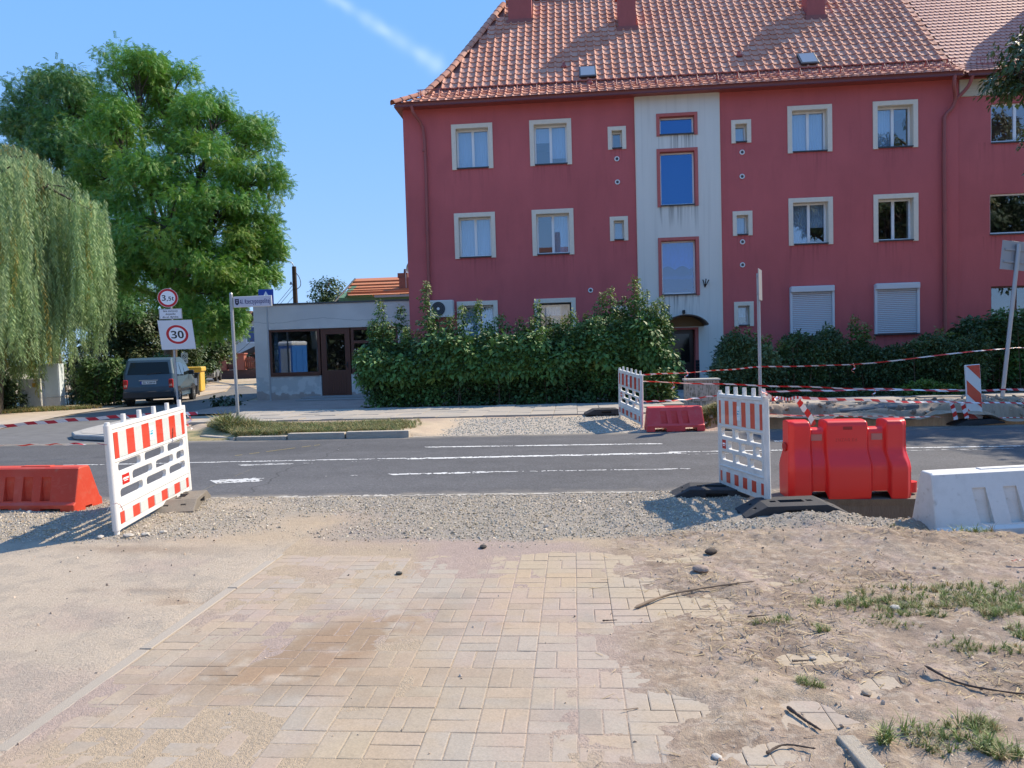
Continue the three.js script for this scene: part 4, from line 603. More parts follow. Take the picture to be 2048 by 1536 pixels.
{
  const f = thing('brick_fence', 'red brick fence with wooden panels in front of the white house', 'fence'), z = -53, b0 = F(424, 735, z).x, b1 = F(520, 735, z).x + 3;
  const brick = std({ map: colourTex(256, 256, (u, v, i, j) => { const row = Math.floor(j / 16), jn = (j % 16 < 2 || (i + (row % 2) * 16) % 32 < 2) ? [0.3, 0.22, 0.18] : [0.3 + 0.1 * NT[row * 33 + (i >> 5)], 0.085, 0.05]; return jn; }, true), roughness: 0.85 });
  part('base_wall', bb(b0, b1, -0.1, 0.62, z - 0.25, z), std({ map: grainTex([0.11, 0.055, 0.042], 0.3, 20), roughness: 0.9 }), f);
  for (const px of [430, 446, 482, 520]) { const x = F(px, 735, z).x; part('pillar', [bb(x - 0.28, x + 0.28, 0.622, 1.75, z - 0.35, z + 0.08), rbox(0.72, 0.1, 0.6, 0.02, x, 1.8, z - 0.13)], brick, f); }
  const rails = (a, c, m) => { const n = Math.round((c - a) / 0.17); for (let i = 0; i < n; i++) { const x = a + (i + 0.5) * 0.17; part('picket', bb(x - 0.06, x + 0.06, 0.66, 1.5 + 0.08 * Math.sin(i * 0.9), z - 0.14, z - 0.1), m, f); } part('rail', [bb(a, c, 0.8, 0.88, z - 0.2, z - 0.141), bb(a, c, 1.3, 1.38, z - 0.2, z - 0.141)], m, f); };
  const X = px => F(px, 735, z).x; rails(X(431) + 0.28, X(445), brick); rails(X(447) + 0.2, X(481), std({ color: lin(0.07, 0.02, 0.018), roughness: 0.6 })); rails(X(483) + 0.25, X(519), std({ color: lin(0.22, 0.06, 0.035), roughness: 0.6 }));
}
// house behind the camera that the upstairs panes mirror
{
  const h = thing('brick_house', 'brown roofed house across the yard, mirrored in the upstairs window', 'house');
  part('wall', bb(-6, 5, -0.1, 6.6, 15, 24), std({ map: grainTex([0.62, 0.57, 0.48], 0.1, 8), roughness: 0.9 }), h);
  const rf = part('roof', ext(shapeOf([[14.5, 6.4], [19.5, 10.6], [24.5, 6.4]]), 12).rotateY(-Math.PI / 2).translate(5.5, 0, 0), std({ map: grainTex([0.12, 0.05, 0.04], 0.2, 14), roughness: 0.8 }), h);
  part('chimney', bb(-1.6, -0.9, 9, 11.6, 17.4, 18.1), std({ map: grainTex([0.1, 0.06, 0.05], 0.2, 14), roughness: 0.9 }), rf);
  for (let i = 0; i < 4; i++) part('window', bb(-4.8 + i * 2.6, -3.6 + i * 2.6, 3.6, 5, 14.93, 14.999), pvc, h);
}

// =====================================================================
// ROADWORKS
// =====================================================================
const plasticWhite = phys({ map: grainTex([0.74, 0.73, 0.70], 0.07, 10), roughness: 0.5 });
const plasticWhiteDirty = phys({ map: grainTex([0.66, 0.65, 0.61], 0.3, 9), roughness: 0.6 });
const reflRed = phys({ map: grainTex([0.62, 0.055, 0.025], 0.1, 12), roughness: 0.35, clearcoat: 0.3 });
const reflWhite = phys({ map: grainTex([0.60, 0.64, 0.62], 0.07, 12), roughness: 0.35, clearcoat: 0.3 });
const rubber = std({ map: grainTex([0.028, 0.029, 0.032], 0.4, 14), roughness: 0.75, bumpMap: fineBump, bumpScale: 0.003 });
const rubberDusty = std({ map: grainTex([0.19, 0.165, 0.135], 0.3, 12), roughness: 0.9, bumpMap: fineBump, bumpScale: 0.004 });
const FL = 1.25;
function slot(x0, x1, y0, y1, lean = 0.02) { const r = (y1 - y0) * 0.42, p = new THREE.Path(); p.moveTo(x0 + r, y0); p.lineTo(x1 - r, y0); p.quadraticCurveTo(x1, y0, x1, y0 + r); p.lineTo(x1, y1 - r); p.quadraticCurveTo(x1, y1, x1 - r, y1); p.lineTo(x0 + r, y1); p.quadraticCurveTo(x0, y1, x0, y1 - r); p.lineTo(x0, y0 + r); p.quadraticCurveTo(x0, y0, x0 + r, y0); return p; }
const fenceBoard = (() => {
  const s = shapeOf([[0.03, 0.055], [FL - 0.03, 0.055], [FL - 0.02, 0.92], [0.02, 0.92]]);
  for (const [y, xs] of [[0.545, [[0.08, 0.41], [0.475, 0.805], [0.87, 1.17]]], [0.43, [[0.27, 0.58], [0.645, 0.955], [1.02, 1.17]]], [0.315, [[0.08, 0.41], [0.475, 0.805], [0.87, 1.17]]]]) for (const [a, b] of xs) s.holes.push(slot(a, b, y, y + 0.078));
  return merge([new THREE.ExtrudeGeometry(s, { depth: 0.026, bevelEnabled: true, bevelThickness: 0.007, bevelSize: 0.007, bevelOffset: -0.007, bevelSegments: 2, curveSegments: 5 }).translate(0, 0, -0.013),
    ...[0.935, 0.645, 0.255].map((y, i) => rbox(FL - 0.05, i ? 0.022 : 0.035, 0.052, 0.008, FL / 2, y, 0, 1))]);
})();
function makeFence(label, p0, ang, tilt, lean, clean) {
  const g = thing('barrier_fence', label, 'barrier fence', p0, ang, 'red and white roadwork fences'); g.rotation.order = 'YXZ'; g.rotation.x = lean; g.rotation.z = tilt;
  const pw = clean ? plasticWhite : plasticWhiteDirty;
  part('board', fenceBoard, pw, g);
  for (const x of [0.012, FL - 0.012]) part('post', [cyl(0.03, 0.03, 0.9, x, 0.06, 0, 14), cyl(0.022, 0.022, 0.07, x, 0, 0, 12)], pw, g);
  for (let i = 0; i < 6; i++) { const x = i === 0 ? 0.012 : i * (FL - 0.06) / 5; part('peg', [cyl(0.021, 0.019, i === 0 ? 0.06 : 0.1, x, 0.925, 0, 12)], pw, g); }
  for (const side of [1, -1]) {
    const z = side * 0.0225, st = (x0, x1, y0, y1, m) => part(m === reflRed ? 'red_stripe' : 'white_stripe', box(x1 - x0, y1 - y0, 0.004, (x0 + x1) / 2, (y0 + y1) / 2, z), m, g);
    const w = 0.1165; let x = 0.045; for (let i = 0; i < 11; i++) { const ww = (i === 0 || i === 10) ? w * 0.5 : w; st(x, x + ww, 0.668, 0.89, i % 2 ? reflWhite : reflRed); x += ww; }
    x = 0.045; for (let i = 0; i < 11; i++) { const ww = (i === 0 || i === 10) ? w * 0.5 : w; st(x + (i ? 0 : 0), x + ww * (i % 2 ? 1 : 0.9), 0.105, 0.205, i % 2 ? reflWhite : reflRed); x += ww; }
  }
  part('sticker', box(0.1, 0.085, 0.003, 0.165, 0.468, 0.0215), new THREE.MeshStandardMaterial({ map: canvasTex(64, 64, (c) => { c.fillStyle = '#c02018'; c.fillRect(0, 0, 64, 64); c.fillStyle = '#fff'; c.fillRect(8, 22, 48, 12); c.fillRect(14, 40, 36, 5); }), roughness: 0.5 }), g);
  part('sticker', box(0.075, 0.13, 0.003, 0.61, 0.785, 0.0262), new THREE.MeshStandardMaterial({ map: canvasTex(64, 96, (c) => { c.fillStyle = '#dfe8ea'; c.fillRect(0, 0, 64, 96); c.fillStyle = '#3aa6c0'; c.fillRect(10, 30, 40, 8); c.fillRect(8, 44, 34, 14); c.fillStyle = '#8cc4d0'; c.fillRect(12, 66, 30, 6); }), roughness: 0.5 }), g);
  return g;
}
const yawTo = (a, b) => Math.atan2(-(b.z - a.z), b.x - a.x);
const fl0 = G(233, 1077), fl1 = G(380, 996, 0.03), fr0 = G(1537, 1021, 0.06), fr1 = G(1444, 984, 0.04);
const fenceL = makeFence('clean white fence with red stripes beside the faded low barrier', [fl0.x, 0.005, fl0.z], yawTo(fl0, fl1), 0.035, -0.02, true); fenceL.scale.x = fl0.distanceTo(fl1) / FL;
const fenceR = makeFence('dusty fence with red stripes between the tall red barrier and gravel', [fr1.x, 0.06, fr1.z], yawTo(fr1, fr0), 0.02, 0.0, false); fenceR.scale.x = fr0.distanceTo(fr1) / FL;
const ff1 = G(1226, 836, 0.1), ff0 = G(1283, 860, 0.02), fenceF = makeFence('small-looking fence across the road standing by the overgrown hedge', [0.9, 0.1, -15.15], yawTo(new THREE.Vector3(0.9, 0, -15.15), new THREE.Vector3(1.2, 0, -13.55)), -0.045, 0, false);
fenceF.scale.x = 1.28;
function makeFoot(label, x, y, z, ang, m, group) {
  const g = thing('fence_foot', label, 'fence foot', [x, y, z], ang, group); const w = 0.39, s = shapeOf([[-0.42, 0], [0.42, 0], [0.42, 0.03], [0.24, 0.115], [-0.24, 0.115], [-0.42, 0.03]]), ev = new Evaluator(); ev.attributes = ['position', 'normal', 'uv'];
  let b = new Brush(ext(s, w, 0.008).translate(0, 0, -w / 2)); b.updateMatrixWorld();
  for (const [X, Y, Z, a, h, d] of [[0, 0.1, 0, 0.2, 0.07, 0.1], [0, 0.055, w / 2, 0.2, 0.05, 0.1], [0, 0.055, -w / 2, 0.2, 0.05, 0.1], [0.15, 0.12, 0, 0.05, 0.05, 0.06], [-0.15, 0.12, 0, 0.05, 0.05, 0.06], [0.33, 0.1, 0.08, 0.05, 0.06, 0.05], [0.33, 0.1, -0.08, 0.05, 0.06, 0.05], [-0.33, 0.1, 0.08, 0.05, 0.06, 0.05], [-0.33, 0.1, -0.08, 0.05, 0.06, 0.05]]) { const c = new Brush(new THREE.BoxGeometry(a, h, d)); c.position.set(X, Y, Z); c.updateMatrixWorld(); b = ev.evaluate(b, c, SUBTRACTION); }
  part('base_plate', b.geometry, m, g); part('carry_bar', rbox(0.22, 0.03, 0.035, 0.01, 0, 0.08, w / 2 - 0.03), m, g); return g;
}
makeFoot('black rubber fence foot half set in the gravel heap by the trench', 1.79, 0.05, -6.42, 0.02, rubber).rotation.z = 0.02;
makeFoot('dark rubber fence foot lying at the edge of the asphalt', 1.33, 0.02, -7.3, -0.12, rubber);
makeFoot('sand-coloured dusty fence foot under the clean white fence', -3.98, 0.015, -7.22, 1.85, rubberDusty);
makeFoot('black rubber fence foot on the slabs across the road', 0.62, 0.12, -15.55, 0.1, rubber);

// ---------- low barriers ----------
// worn plastic: sun-faded patches, pale scratches and mud specks
const wornTex = (base, fade, mud, seed) => colourTex(512, 512, (u, v, i, j) => { const a = tn(u, v, 4 + seed), b = tn(u, v, 22 + seed), s = tn((u * 3 + v * 0.6) % 1, v * 0.25, 60 + seed); let c = mix3(base, fade, 0.45 * smooth(0.45, 0.7, a) + 0.25 * smooth(0.55, 0.7, b)); c = mix3(c, fade, 0.55 * smooth(0.68, 0.74, s)); c = mix3(c, mud, 0.5 * smooth(0.6, 0.75, tn(u, v, 11 + seed)) * smooth(0.4, 0.6, b)); const k = 0.96 + 0.08 * rnd(i, j); return c.map(q => q * k); }, true);
const redPl = phys({ map: wornTex([0.58, 0.06, 0.028], [0.62, 0.14, 0.09], [0.40, 0.2, 0.13], 0), roughness: 0.5 }), redPl2 = phys({ map: wornTex([0.68, 0.045, 0.045], [0.7, 0.1, 0.09], [0.45, 0.17, 0.13], 3), roughness: 0.5 }), redHot = phys({ map: wornTex([0.66, 0.02, 0.02], [0.68, 0.055, 0.05], [0.48, 0.13, 0.09], 6), roughness: 0.4 });
const wornWhite = phys({ map: wornTex([0.66, 0.645, 0.61], [0.56, 0.545, 0.51], [0.36, 0.31, 0.25], 9), roughness: 0.55 });
// recessed pockets need the sloping face: build the cutters already leaning
function barrierGeo2(L, H) {
  const ev = new Evaluator(); ev.attributes = ['position', 'normal', 'uv'];
  const s = shapeOf([[-0.22, 0], [0.22, 0], [0.22, 0.10], [0.19, 0.125], [0.085, H - 0.015], [0.065, H], [-0.065, H], [-0.085, H - 0.015], [-0.19, 0.125], [-0.22, 0.10]]);
  const body = new THREE.ExtrudeGeometry(s, { depth: L - 0.03, bevelEnabled: true, bevelSize: 0.012, bevelThickness: 0.015, bevelOffset: -0.012, bevelSegments: 2 }).translate(0, 0, -L / 2 + 0.015).rotateY(Math.PI / 2);
  const p = body.attributes.position; for (let i = 0; i < p.count; i++) { const t = clamp(p.getY(i) / H); p.setX(i, p.getX(i) * (1 - 0.06 * t)); }
  let b = new Brush(body); b.updateMatrixWorld();
  const cut = g => { const c = new Brush(g); c.updateMatrixWorld(); b = ev.evaluate(b, c, SUBTRACTION); };
  const lean = Math.atan2(0.105, H - 0.14);
  for (const sd of [1, -1]) for (const k of [-1, 0, 1]) {
    const w = shapeOf([[-0.055, 0], [0.055, 0], [0.03, H * 0.52], [-0.075, H * 0.52]]), g = new THREE.ExtrudeGeometry(w, { depth: 0.06, bevelEnabled: false }).translate(0, 0, -0.045).rotateX(-lean * 0.4).translate(k * 0.185 * L, 0.135, 0.175);
    if (sd < 0) g.rotateY(Math.PI); cut(g);
  }
  for (const k of [-0.26, 0.26]) cut(new THREE.BoxGeometry(0.2 * L, 0.07, 0.7).translate(k * L, 0.03, 0));
  for (const k of [-0.5, 0.5]) cut(new THREE.BoxGeometry(0.06, 0.06, 0.1).translate(k * L, 0.03, 0));
  return b.geometry;
}
function makeBarrier(label, x, y, z, ang, L, H, m, tilt = 0) { const t = thing('low_barrier', label, 'barrier', [x, y, z], ang, 'low roadwork barriers'); t.rotation.order = 'YXZ'; t.rotation.z = tilt; part('shell', barrierGeo2(L, H), m, t); part('top_cap', rbox(L * 0.3, 0.012, 0.07, 0.005, 0, H + 0.003, 0), m, t); return t; }
const rl = makeBarrier('faded orange-red low barrier at the asphalt edge near the clean fence', -5.5, -0.01, -7.22, -0.03, 1.08, 0.46, redPl);
part('lettering', new THREE.PlaneGeometry(0.28, 0.06).rotateX(-0.36).translate(-0.44, 0.2, 0.172), new THREE.MeshStandardMaterial({ color: lin(0.7, 0.45, 0.4), roughness: 0.6, alphaMap: canvasTex(128, 32, (c) => { c.fillStyle = '#000'; c.fillRect(0, 0, 128, 32); c.fillStyle = '#fff'; c.font = 'bold 26px sans-serif'; c.fillText('OSTAL', 4, 26); }), transparent: true }), rl);
makeBarrier('bright red low barrier across the road next to the concrete cabinet', 1.73, 0.01, -13.32, 0.02, 1.0, 0.42, redPl2);
makeBarrier('white low barrier on the lip of the trench', 3.38, -0.075, -6.2, 0.05, 1.28, 0.53, wornWhite, 0.03);
// tall water-filled barrier
{
  const t = thing('water_barrier', 'tall scalloped bright red water-filled barrier beside the trench', 'barrier', [2.57, 0.003, -7.44], -0.02);
  const L = 1.12, nu = 120, nv = 34, P = [], I = [];
  const tower = u => { const e = 0.012, bumpf = (a, b) => smooth(a - e, a + e, u) * (1 - smooth(b - e, b + e, u)); return Math.max(bumpf(-0.1, 0.19), bumpf(0.315, 0.675), bumpf(0.82, 1.1)); };
  const topH = u => 0.665 + 0.075 * tower(u), botH = u => 0.068 * (1 - tower(u));
  const half = (u, y) => { const tw = tower(u); const base = y < 0.3 ? 0.215 - 0.01 * smooth(0.1, 0, y) : mix(0.215, 0.135, smooth(0.3, 0.47, y)); return (base - 0.045 * (1 - tw)) * (1 - 0.25 * smooth(0.05, 0, Math.min(u, 1 - u))); };
  const ring = (u, k) => { const h = topH(u), b = botH(u), n = nv; // profile from bottom front, over the top, to bottom back
    const q = k / n, sgn = q < 0.5 ? 1 : -1, v = q < 0.5 ? q * 2 : (1 - q) * 2; if (v > 0.86) { const w = (v - 0.86) / 0.14, hh = half(u, h); return [h - 0.03 * (1 - Math.sin(w * Math.PI / 2)) * 1, sgn * hh * (w < 0.4 ? 1 - w * 0.12 : mix(0.952, 0, (w - 0.4) / 0.6))]; } const y = mix(b, h - 0.03, v / 0.86); return [y, sgn * half(u, y) * (v < 0.03 ? 0.96 : 1)]; };
  for (let i = 0; i <= nu; i++) { const u = i / nu; for (let k = 0; k <= nv; k++) { const [y, z] = ring(u, k), wv = y < 0.3 ? 0.0 : -0.022 * smooth(0.28, 0.46, y); const x = (u - 0.5) * (L + 2 * wv); P.push(x, y, z); if (i < nu && k < nv) { const a = i * (nv + 1) + k; I.push(a, a + nv + 1, a + 1, a + 1, a + nv + 1, a + nv + 2); } } }
  for (const e of [0, nu]) for (let k = 0; k < nv / 2; k++) { const o = e * (nv + 1), a = o + k, b = o + k + 1, c = o + nv - k - 1, d = o + nv - k; e ? I.push(a, c, b, a, d, c) : I.push(a, b, c, a, c, d); }
  const g = new THREE.BufferGeometry(); g.setAttribute('position', new THREE.Float32BufferAttribute(P, 3)); g.setIndex(I); g.computeVertexNormals(); part('shell', prep(g), redHot, t);
  part('lug', [cyl(0.075, 0.08, 0.1, L / 2 + 0.055, 0.02, -0.05, 20), rbox(0.09, 0.1, 0.12, 0.02, L / 2 - 0.01, 0.07, -0.05)], redHot, t);
  part('slot', rbox(0.085, 0.03, 0.01, 0.003, 0, 0.665, half(0.5, 0.66) - 0.003), std({ color: lin(0.25, 0.012, 0.008), roughness: 0.6 }), t);
  for (const k of [-1, 1]) part('water_port', new THREE.CylinderGeometry(0.07, 0.07, 0.012, 20).scale(1, 1, 0.6).rotateZ(Math.PI / 2).rotateX(Math.PI / 2).translate(k * (L / 2 - 0.012), 0.48, 0), std({ color: lin(0.35, 0.01, 0.008), roughness: 0.6 }), t);
  for (const u of [0.255, 0.748]) part('faded_sticker', box(0.1, 0.06, 0.003, (u - 0.5) * L, 0.575, 0.0935), std({ color: lin(0.42, 0.16, 0.13), roughness: 0.7 }), t);
  part('embossing', new THREE.PlaneGeometry(0.24, 0.055).translate(0, 0.555, half(0.5, 0.56) + 0.0035), new THREE.MeshStandardMaterial({ color: lin(0.5, 0.06, 0.05), roughness: 0.7, transparent: true, alphaMap: canvasTex(128, 32, c => { c.fillStyle = '#000'; c.fillRect(0, 0, 128, 32); c.fillStyle = '#999'; c.font = 'bold 24px sans-serif'; c.fillText('INZAR Ed', 4, 25); }) }), t);
}
// ---------- barrier tape ----------
const tapeTex = (dense, soft) => canvasTex(256, 32, (c, w, h) => { c.fillStyle = '#e9e4e4'; c.fillRect(0, 0, w, h); c.fillStyle = soft; for (let i = -1; i < 5; i++) { c.beginPath(); c.moveTo(i * 64 + 10, 0); c.lineTo(i * 64 + 42, 0); c.lineTo(i * 64 + 54, h); c.lineTo(i * 64 + 22, h); c.fill(); } });
const tapeMs = ['#d02424', '#c92c40'].map(s => { const t = tapeTex(1, s); t.wrapS = THREE.RepeatWrapping; return phys({ map: t, roughness: 0.45, side: THREE.DoubleSide, transmission: 0.12, thickness: 0 }); });
function tape(label, pts, o = {}) {
  const c = new THREE.CatmullRomCurve3(pts.map(p => p.clone())), n = o.n || 120, L = c.getLength(), w = (o.w || 0.07) * ((o.w || 0.07) < 0.065 ? 0.25 : 0.31), P = [], U = [], I = [], d = new THREE.Vector3();
  const sag = o.sag || 0, tw = o.twist || 0, ph = o.phase || 0;
  for (let i = 0; i <= n; i++) { const t = i / n, p = c.getPoint(t); c.getTangent(t, d); p.y -= sag * 4 * t * (1 - t); p.y += 0.006 * Math.sin(t * 37 + ph); const a = (o.a0 || 0) + tw * Math.sin(t * 5 + ph) * 1.3 + tw * 0.7 * Math.sin(t * 13 + ph * 2); const s = new THREE.Vector3().crossVectors(d, new THREE.Vector3(0, 1, 0)).normalize(), up = new THREE.Vector3().crossVectors(s, d).normalize(); const v = up.multiplyScalar(Math.cos(a)).addScaledVector(s, Math.sin(a)).multiplyScalar(w); P.push(p.x + v.x, p.y + v.y, p.z + v.z, p.x - v.x, p.y - v.y, p.z - v.z); const u = t * L / (o.pitch || 1.25); U.push(u, 1, u, 0); if (i < n) { const k = i * 2; I.push(k, k + 1, k + 2, k + 2, k + 1, k + 3); } }
  const g = new THREE.BufferGeometry(); g.setAttribute('position', new THREE.Float32BufferAttribute(P, 3)); g.setAttribute('uv', new THREE.Float32BufferAttribute(U, 2)); g.setIndex(I); g.computeVertexNormals();
  return solo('barrier_tape', g, o.m || tapeMs[0], label, 'barrier tape', 'red and white barrier tapes');
}
const Vc = (x, y, z) => new THREE.Vector3(x, y, z);
tape('barrier tape rising from the far fence past the thin sign post to the leaning pole', [F(1284, 750, -13.9), F(1420, 742, -14.0), F(1521, 734, -14.05), F(1700, 729, -15.2), F(2008, 697, -17), F(2060, 695, -17.3)], { w: 0.05, twist: 0.5 });
tape('barrier tape from the far fence running along the shrubs', [F(1285, 763, -13.8), F(1520, 771, -13.8), F(1750, 778, -13.7), F(1945, 780, -13.5), F(2080, 779, -13.5)], { w: 0.055, twist: 0.5, phase: 1 });
tape('barrier tape low on the far fence above the red barrier', [F(1285, 803, -13.7), F(1360, 800, -14.2), F(1440, 790, -14.6)], { w: 0.05, twist: 0.5, phase: 2 });
tape('second barrier tape strung just under the shrub-line tape', [F(1522, 783, -14.05), F(1740, 780, -13.8), F(1958, 781, -13.33), F(2080, 776, -13.4)], { w: 0.06, twist: 0.6, phase: 3, m: tapeMs[1] });
tape('barrier tape tied to the dusty fence and stretched to the striped post', [F(1522, 786, -6.7), F(1560, 797, -6.9), F(1600, 796, -7.1), F(1800, 803, -10.3), F(1958, 805, -13.2), F(2090, 807, -13.2)], { w: 0.055, twist: 0.35, phase: 0.5 });
tape('thin low barrier tape from the dusty fence past the trench', [F(1531, 829, -6.9), F(1750, 833, -10), F(1958, 835, -13.2), F(2090, 836, -13.4)], { w: 0.028, twist: 0.9, phase: 1.5 });
tape('loose tape end dangling over the tall red barrier', [F(1594, 797, -7.1), F(1604, 812, -7.1), F(1618, 830, -7.12), F(1628, 850, -7.15)], { w: 0.08, n: 20, pitch: 0.5, a0: 0.4 });
tape('tape end knotted on the dusty fence corner', [F(1524, 782, -6.6), F(1535, 790, -6.5), F(1548, 799, -6.55), F(1556, 793, -6.6)], { w: 0.06, n: 20, pitch: 0.5, twist: 1 });
for (const [a, b, c, z, l] of [[1903, 806, 839, -12.4, 'white tape end hanging beside the striped post'], [1925, 806, 836, -12.4, 'red-striped tape end hanging beside the striped post']]) tape(l, [F(a, b, z), F(a + 5, b + 16, z), F(a + 9, c, z)], { w: 0.1, n: 16, pitch: 0.5, a0: 0.3 });
for (const [x, y, z, l] of [[1372, 744, -13.95, 'tape knot on the rising tape before the doorway'], [1706, 731, -15.2, 'tape knot on the rising tape before the shutters'], [1345, 768, -13.8, 'tape knot beside the hedge end'], [1747, 780, -13.75, 'tape knot on the paired tapes']]) tape(l, [F(x, y - 4, z), F(x + 4, y + 5, z + 0.03), F(x - 3, y + 9, z), F(x + 3, y + 14, z)], { w: 0.06, n: 14, pitch: 0.4, twist: 1 });
tape('wide barrier tape behind the clean fence pegs at the side street', [F(-40, 856, -11), F(120, 842, -11.2), F(280, 831, -11.5), F(395, 826, -11.8)], { w: 0.085, twist: 0.2, pitch: 1.1, m: tapeMs[1] });
tape('narrow barrier tape tied to the bare post of the clean fence', [F(-40, 891, -6.3), F(100, 889, -6.1), F(214, 887, -5.95)], { w: 0.03, twist: 0.9, m: tapeMs[0] });
tape('tape scrap knotted at the clean fence end above the foot', [F(372, 828, -7.3), F(382, 838, -7.3), F(374, 848, -7.28), F(384, 857, -7.3)], { w: 0.06, n: 16, pitch: 0.4, twist: 1 });
tape('pale string tied low on the bare fence post', [F(214, 1022, -5.95), F(222, 1010, -5.93), F(238, 1008, -5.93), F(246, 1020, -5.93)], { w: 0.012, n: 14, pitch: 2 });
tape('scrap of red and white tape lying on the dirt', [Vc(2.74, 0.06, -4.98), Vc(2.84, 0.07, -4.97), Vc(2.98, 0.06, -5.0)], { w: 0.05, n: 14, a0: 1.2, pitch: 0.3 });
// ---------- striped marker post ----------
{
  const t = thing('marker_post', 'red and white diagonally striped roadwork marker post at the trench edge', 'marker post', [6.78, 0.03, -13.32], 0.05); t.rotation.z = 0.05;
  part('panel', rbox(0.25, 0.93, 0.04, 0.012, 0, 0.53, 0), plasticWhite, t);
  const clip = (pts) => pts.map(([x, y]) => [clamp(x, -0.115, 0.115), y]);
  const band = (a, b) => { let p = [[-0.115, a], [0.115, a - 0.25], [0.115, b - 0.25], [-0.115, b]]; for (const [lim, sg] of [[0.985, 1], [0.075, -1]]) { const q = []; p.forEach((u, i) => { const v = p[(i + 1) % p.length], iu = sg * (u[1] - lim) <= 0, iv = sg * (v[1] - lim) <= 0; if (iu) q.push(u); if (iu !== iv) { const f = (lim - u[1]) / (v[1] - u[1]); q.push([u[0] + (v[0] - u[0]) * f, lim]); } }); p = q; } part('red_stripe', ext(shapeOf(p), 0.004).translate(0, 0, 0.0195), reflRed, t); };
  band(1.25, 0.99); band(0.74, 0.5); band(0.25, 0.0);
  part('foot', [ext(shapeOf([[-0.4, 0], [0.4, 0], [0.4, 0.025], [0.22, 0.09], [-0.22, 0.09], [-0.4, 0.025]]), 0.35, 0.01).translate(0, -0.02, -0.175)], rubber, t);
}
// ---------- signs ----------
const faceTex = (w, h, draw) => new THREE.MeshStandardMaterial({ map: canvasTex(w, h, draw), roughness: 0.4 });
const ring = (c, x, y, r, s) => { c.fillStyle = '#eceef0'; c.beginPath(); c.arc(x, y, r, 0, 7); c.fill(); c.strokeStyle = '#c01522'; c.lineWidth = s; c.beginPath(); c.arc(x, y, r - s / 2 - r * 0.03, 0, 7); c.stroke(); };
{
  const z = -19.6, b = F(349, 830, z), top = F(340, 578, z), t = thing('sign_post', 'post with weight-limit sign, text plate and speed-30 board at the side street', 'road sign', [b.x, 0, z], 0.42); t.rotation.z = 0.02;
  t.position.x += 0.12; const hy = py => F(345, py, z).y;
  part('pole', [cyl(0.03, 0.03, hy(576), 0, 0, 0)], galv, t);
  const c1 = part('round_sign', new THREE.CylinderGeometry(0.255, 0.255, 0.02, 40).rotateX(Math.PI / 2).translate(-0.06, hy(596), 0.045), signBack, t);
  part('face', new THREE.CircleGeometry(0.253, 40).translate(-0.06, hy(596), 0.0575), faceTex(256, 256, c => { c.fillStyle = '#c01522'; c.fillRect(0, 0, 256, 256); ring(c, 128, 128, 128, 30); c.fillStyle = '#111'; c.textAlign = 'center'; c.font = 'bold 104px sans-serif'; c.fillText('3', 78, 164); c.font = 'bold 76px sans-serif'; c.fillText(',5t', 158, 164); }), c1, 'red ringed face reading 3,5t');
  const c2 = part('text_plate', rbox(0.57, 0.28, 0.012, 0.005, -0.02, hy(628), 0.045, 1), signBack, t);
  part('face', new THREE.PlaneGeometry(0.56, 0.27).translate(-0.02, hy(628), 0.0535), faceTex(256, 128, c => { c.fillStyle = '#dcdee2'; c.fillRect(0, 0, 256, 128); c.strokeStyle = '#444'; c.lineWidth = 3; c.strokeRect(4, 4, 248, 120); c.fillStyle = '#222'; c.textAlign = 'center'; c.font = 'bold 30px sans-serif'; c.fillText('Nie dotyczy', 128, 38); c.fillText('dojazdu', 128, 76); c.fillText('do ul. Bytów.', 128, 114); }), c2);
  const c3 = part('speed_board', rbox(0.86, 0.8, 0.014, 0.005, 0, 0, 0, 1), signBack, t); c3.position.set(0.1, hy(670), 0.05); c3.rotation.z = -0.01; c3.rotation.order = 'ZYX';
  const sh = c3.geometry.attributes.position; for (let i = 0; i < sh.count; i++) sh.setX(i, sh.getX(i) - sh.getY(i) * 0.09);
  const pf = new THREE.PlaneGeometry(0.845, 0.785).translate(0, 0, 0.0085), sp = pf.attributes.position; for (let i = 0; i < 4; i++) sp.setX(i, sp.getX(i) - sp.getY(i) * 0.09);
  part('face', pf, faceTex(256, 256, c => { c.fillStyle = '#d8d8da'; c.fillRect(0, 0, 256, 256); ring(c, 132, 126, 86, 20); c.fillStyle = '#15181c'; c.textAlign = 'center'; c.font = 'bold 92px sans-serif'; c.fillText('30', 132, 159, 106); c.strokeStyle = '#c01522'; c.lineWidth = 2; c.strokeRect(120, 198, 24, 8); }), c3, 'white board with red ringed 30');
}
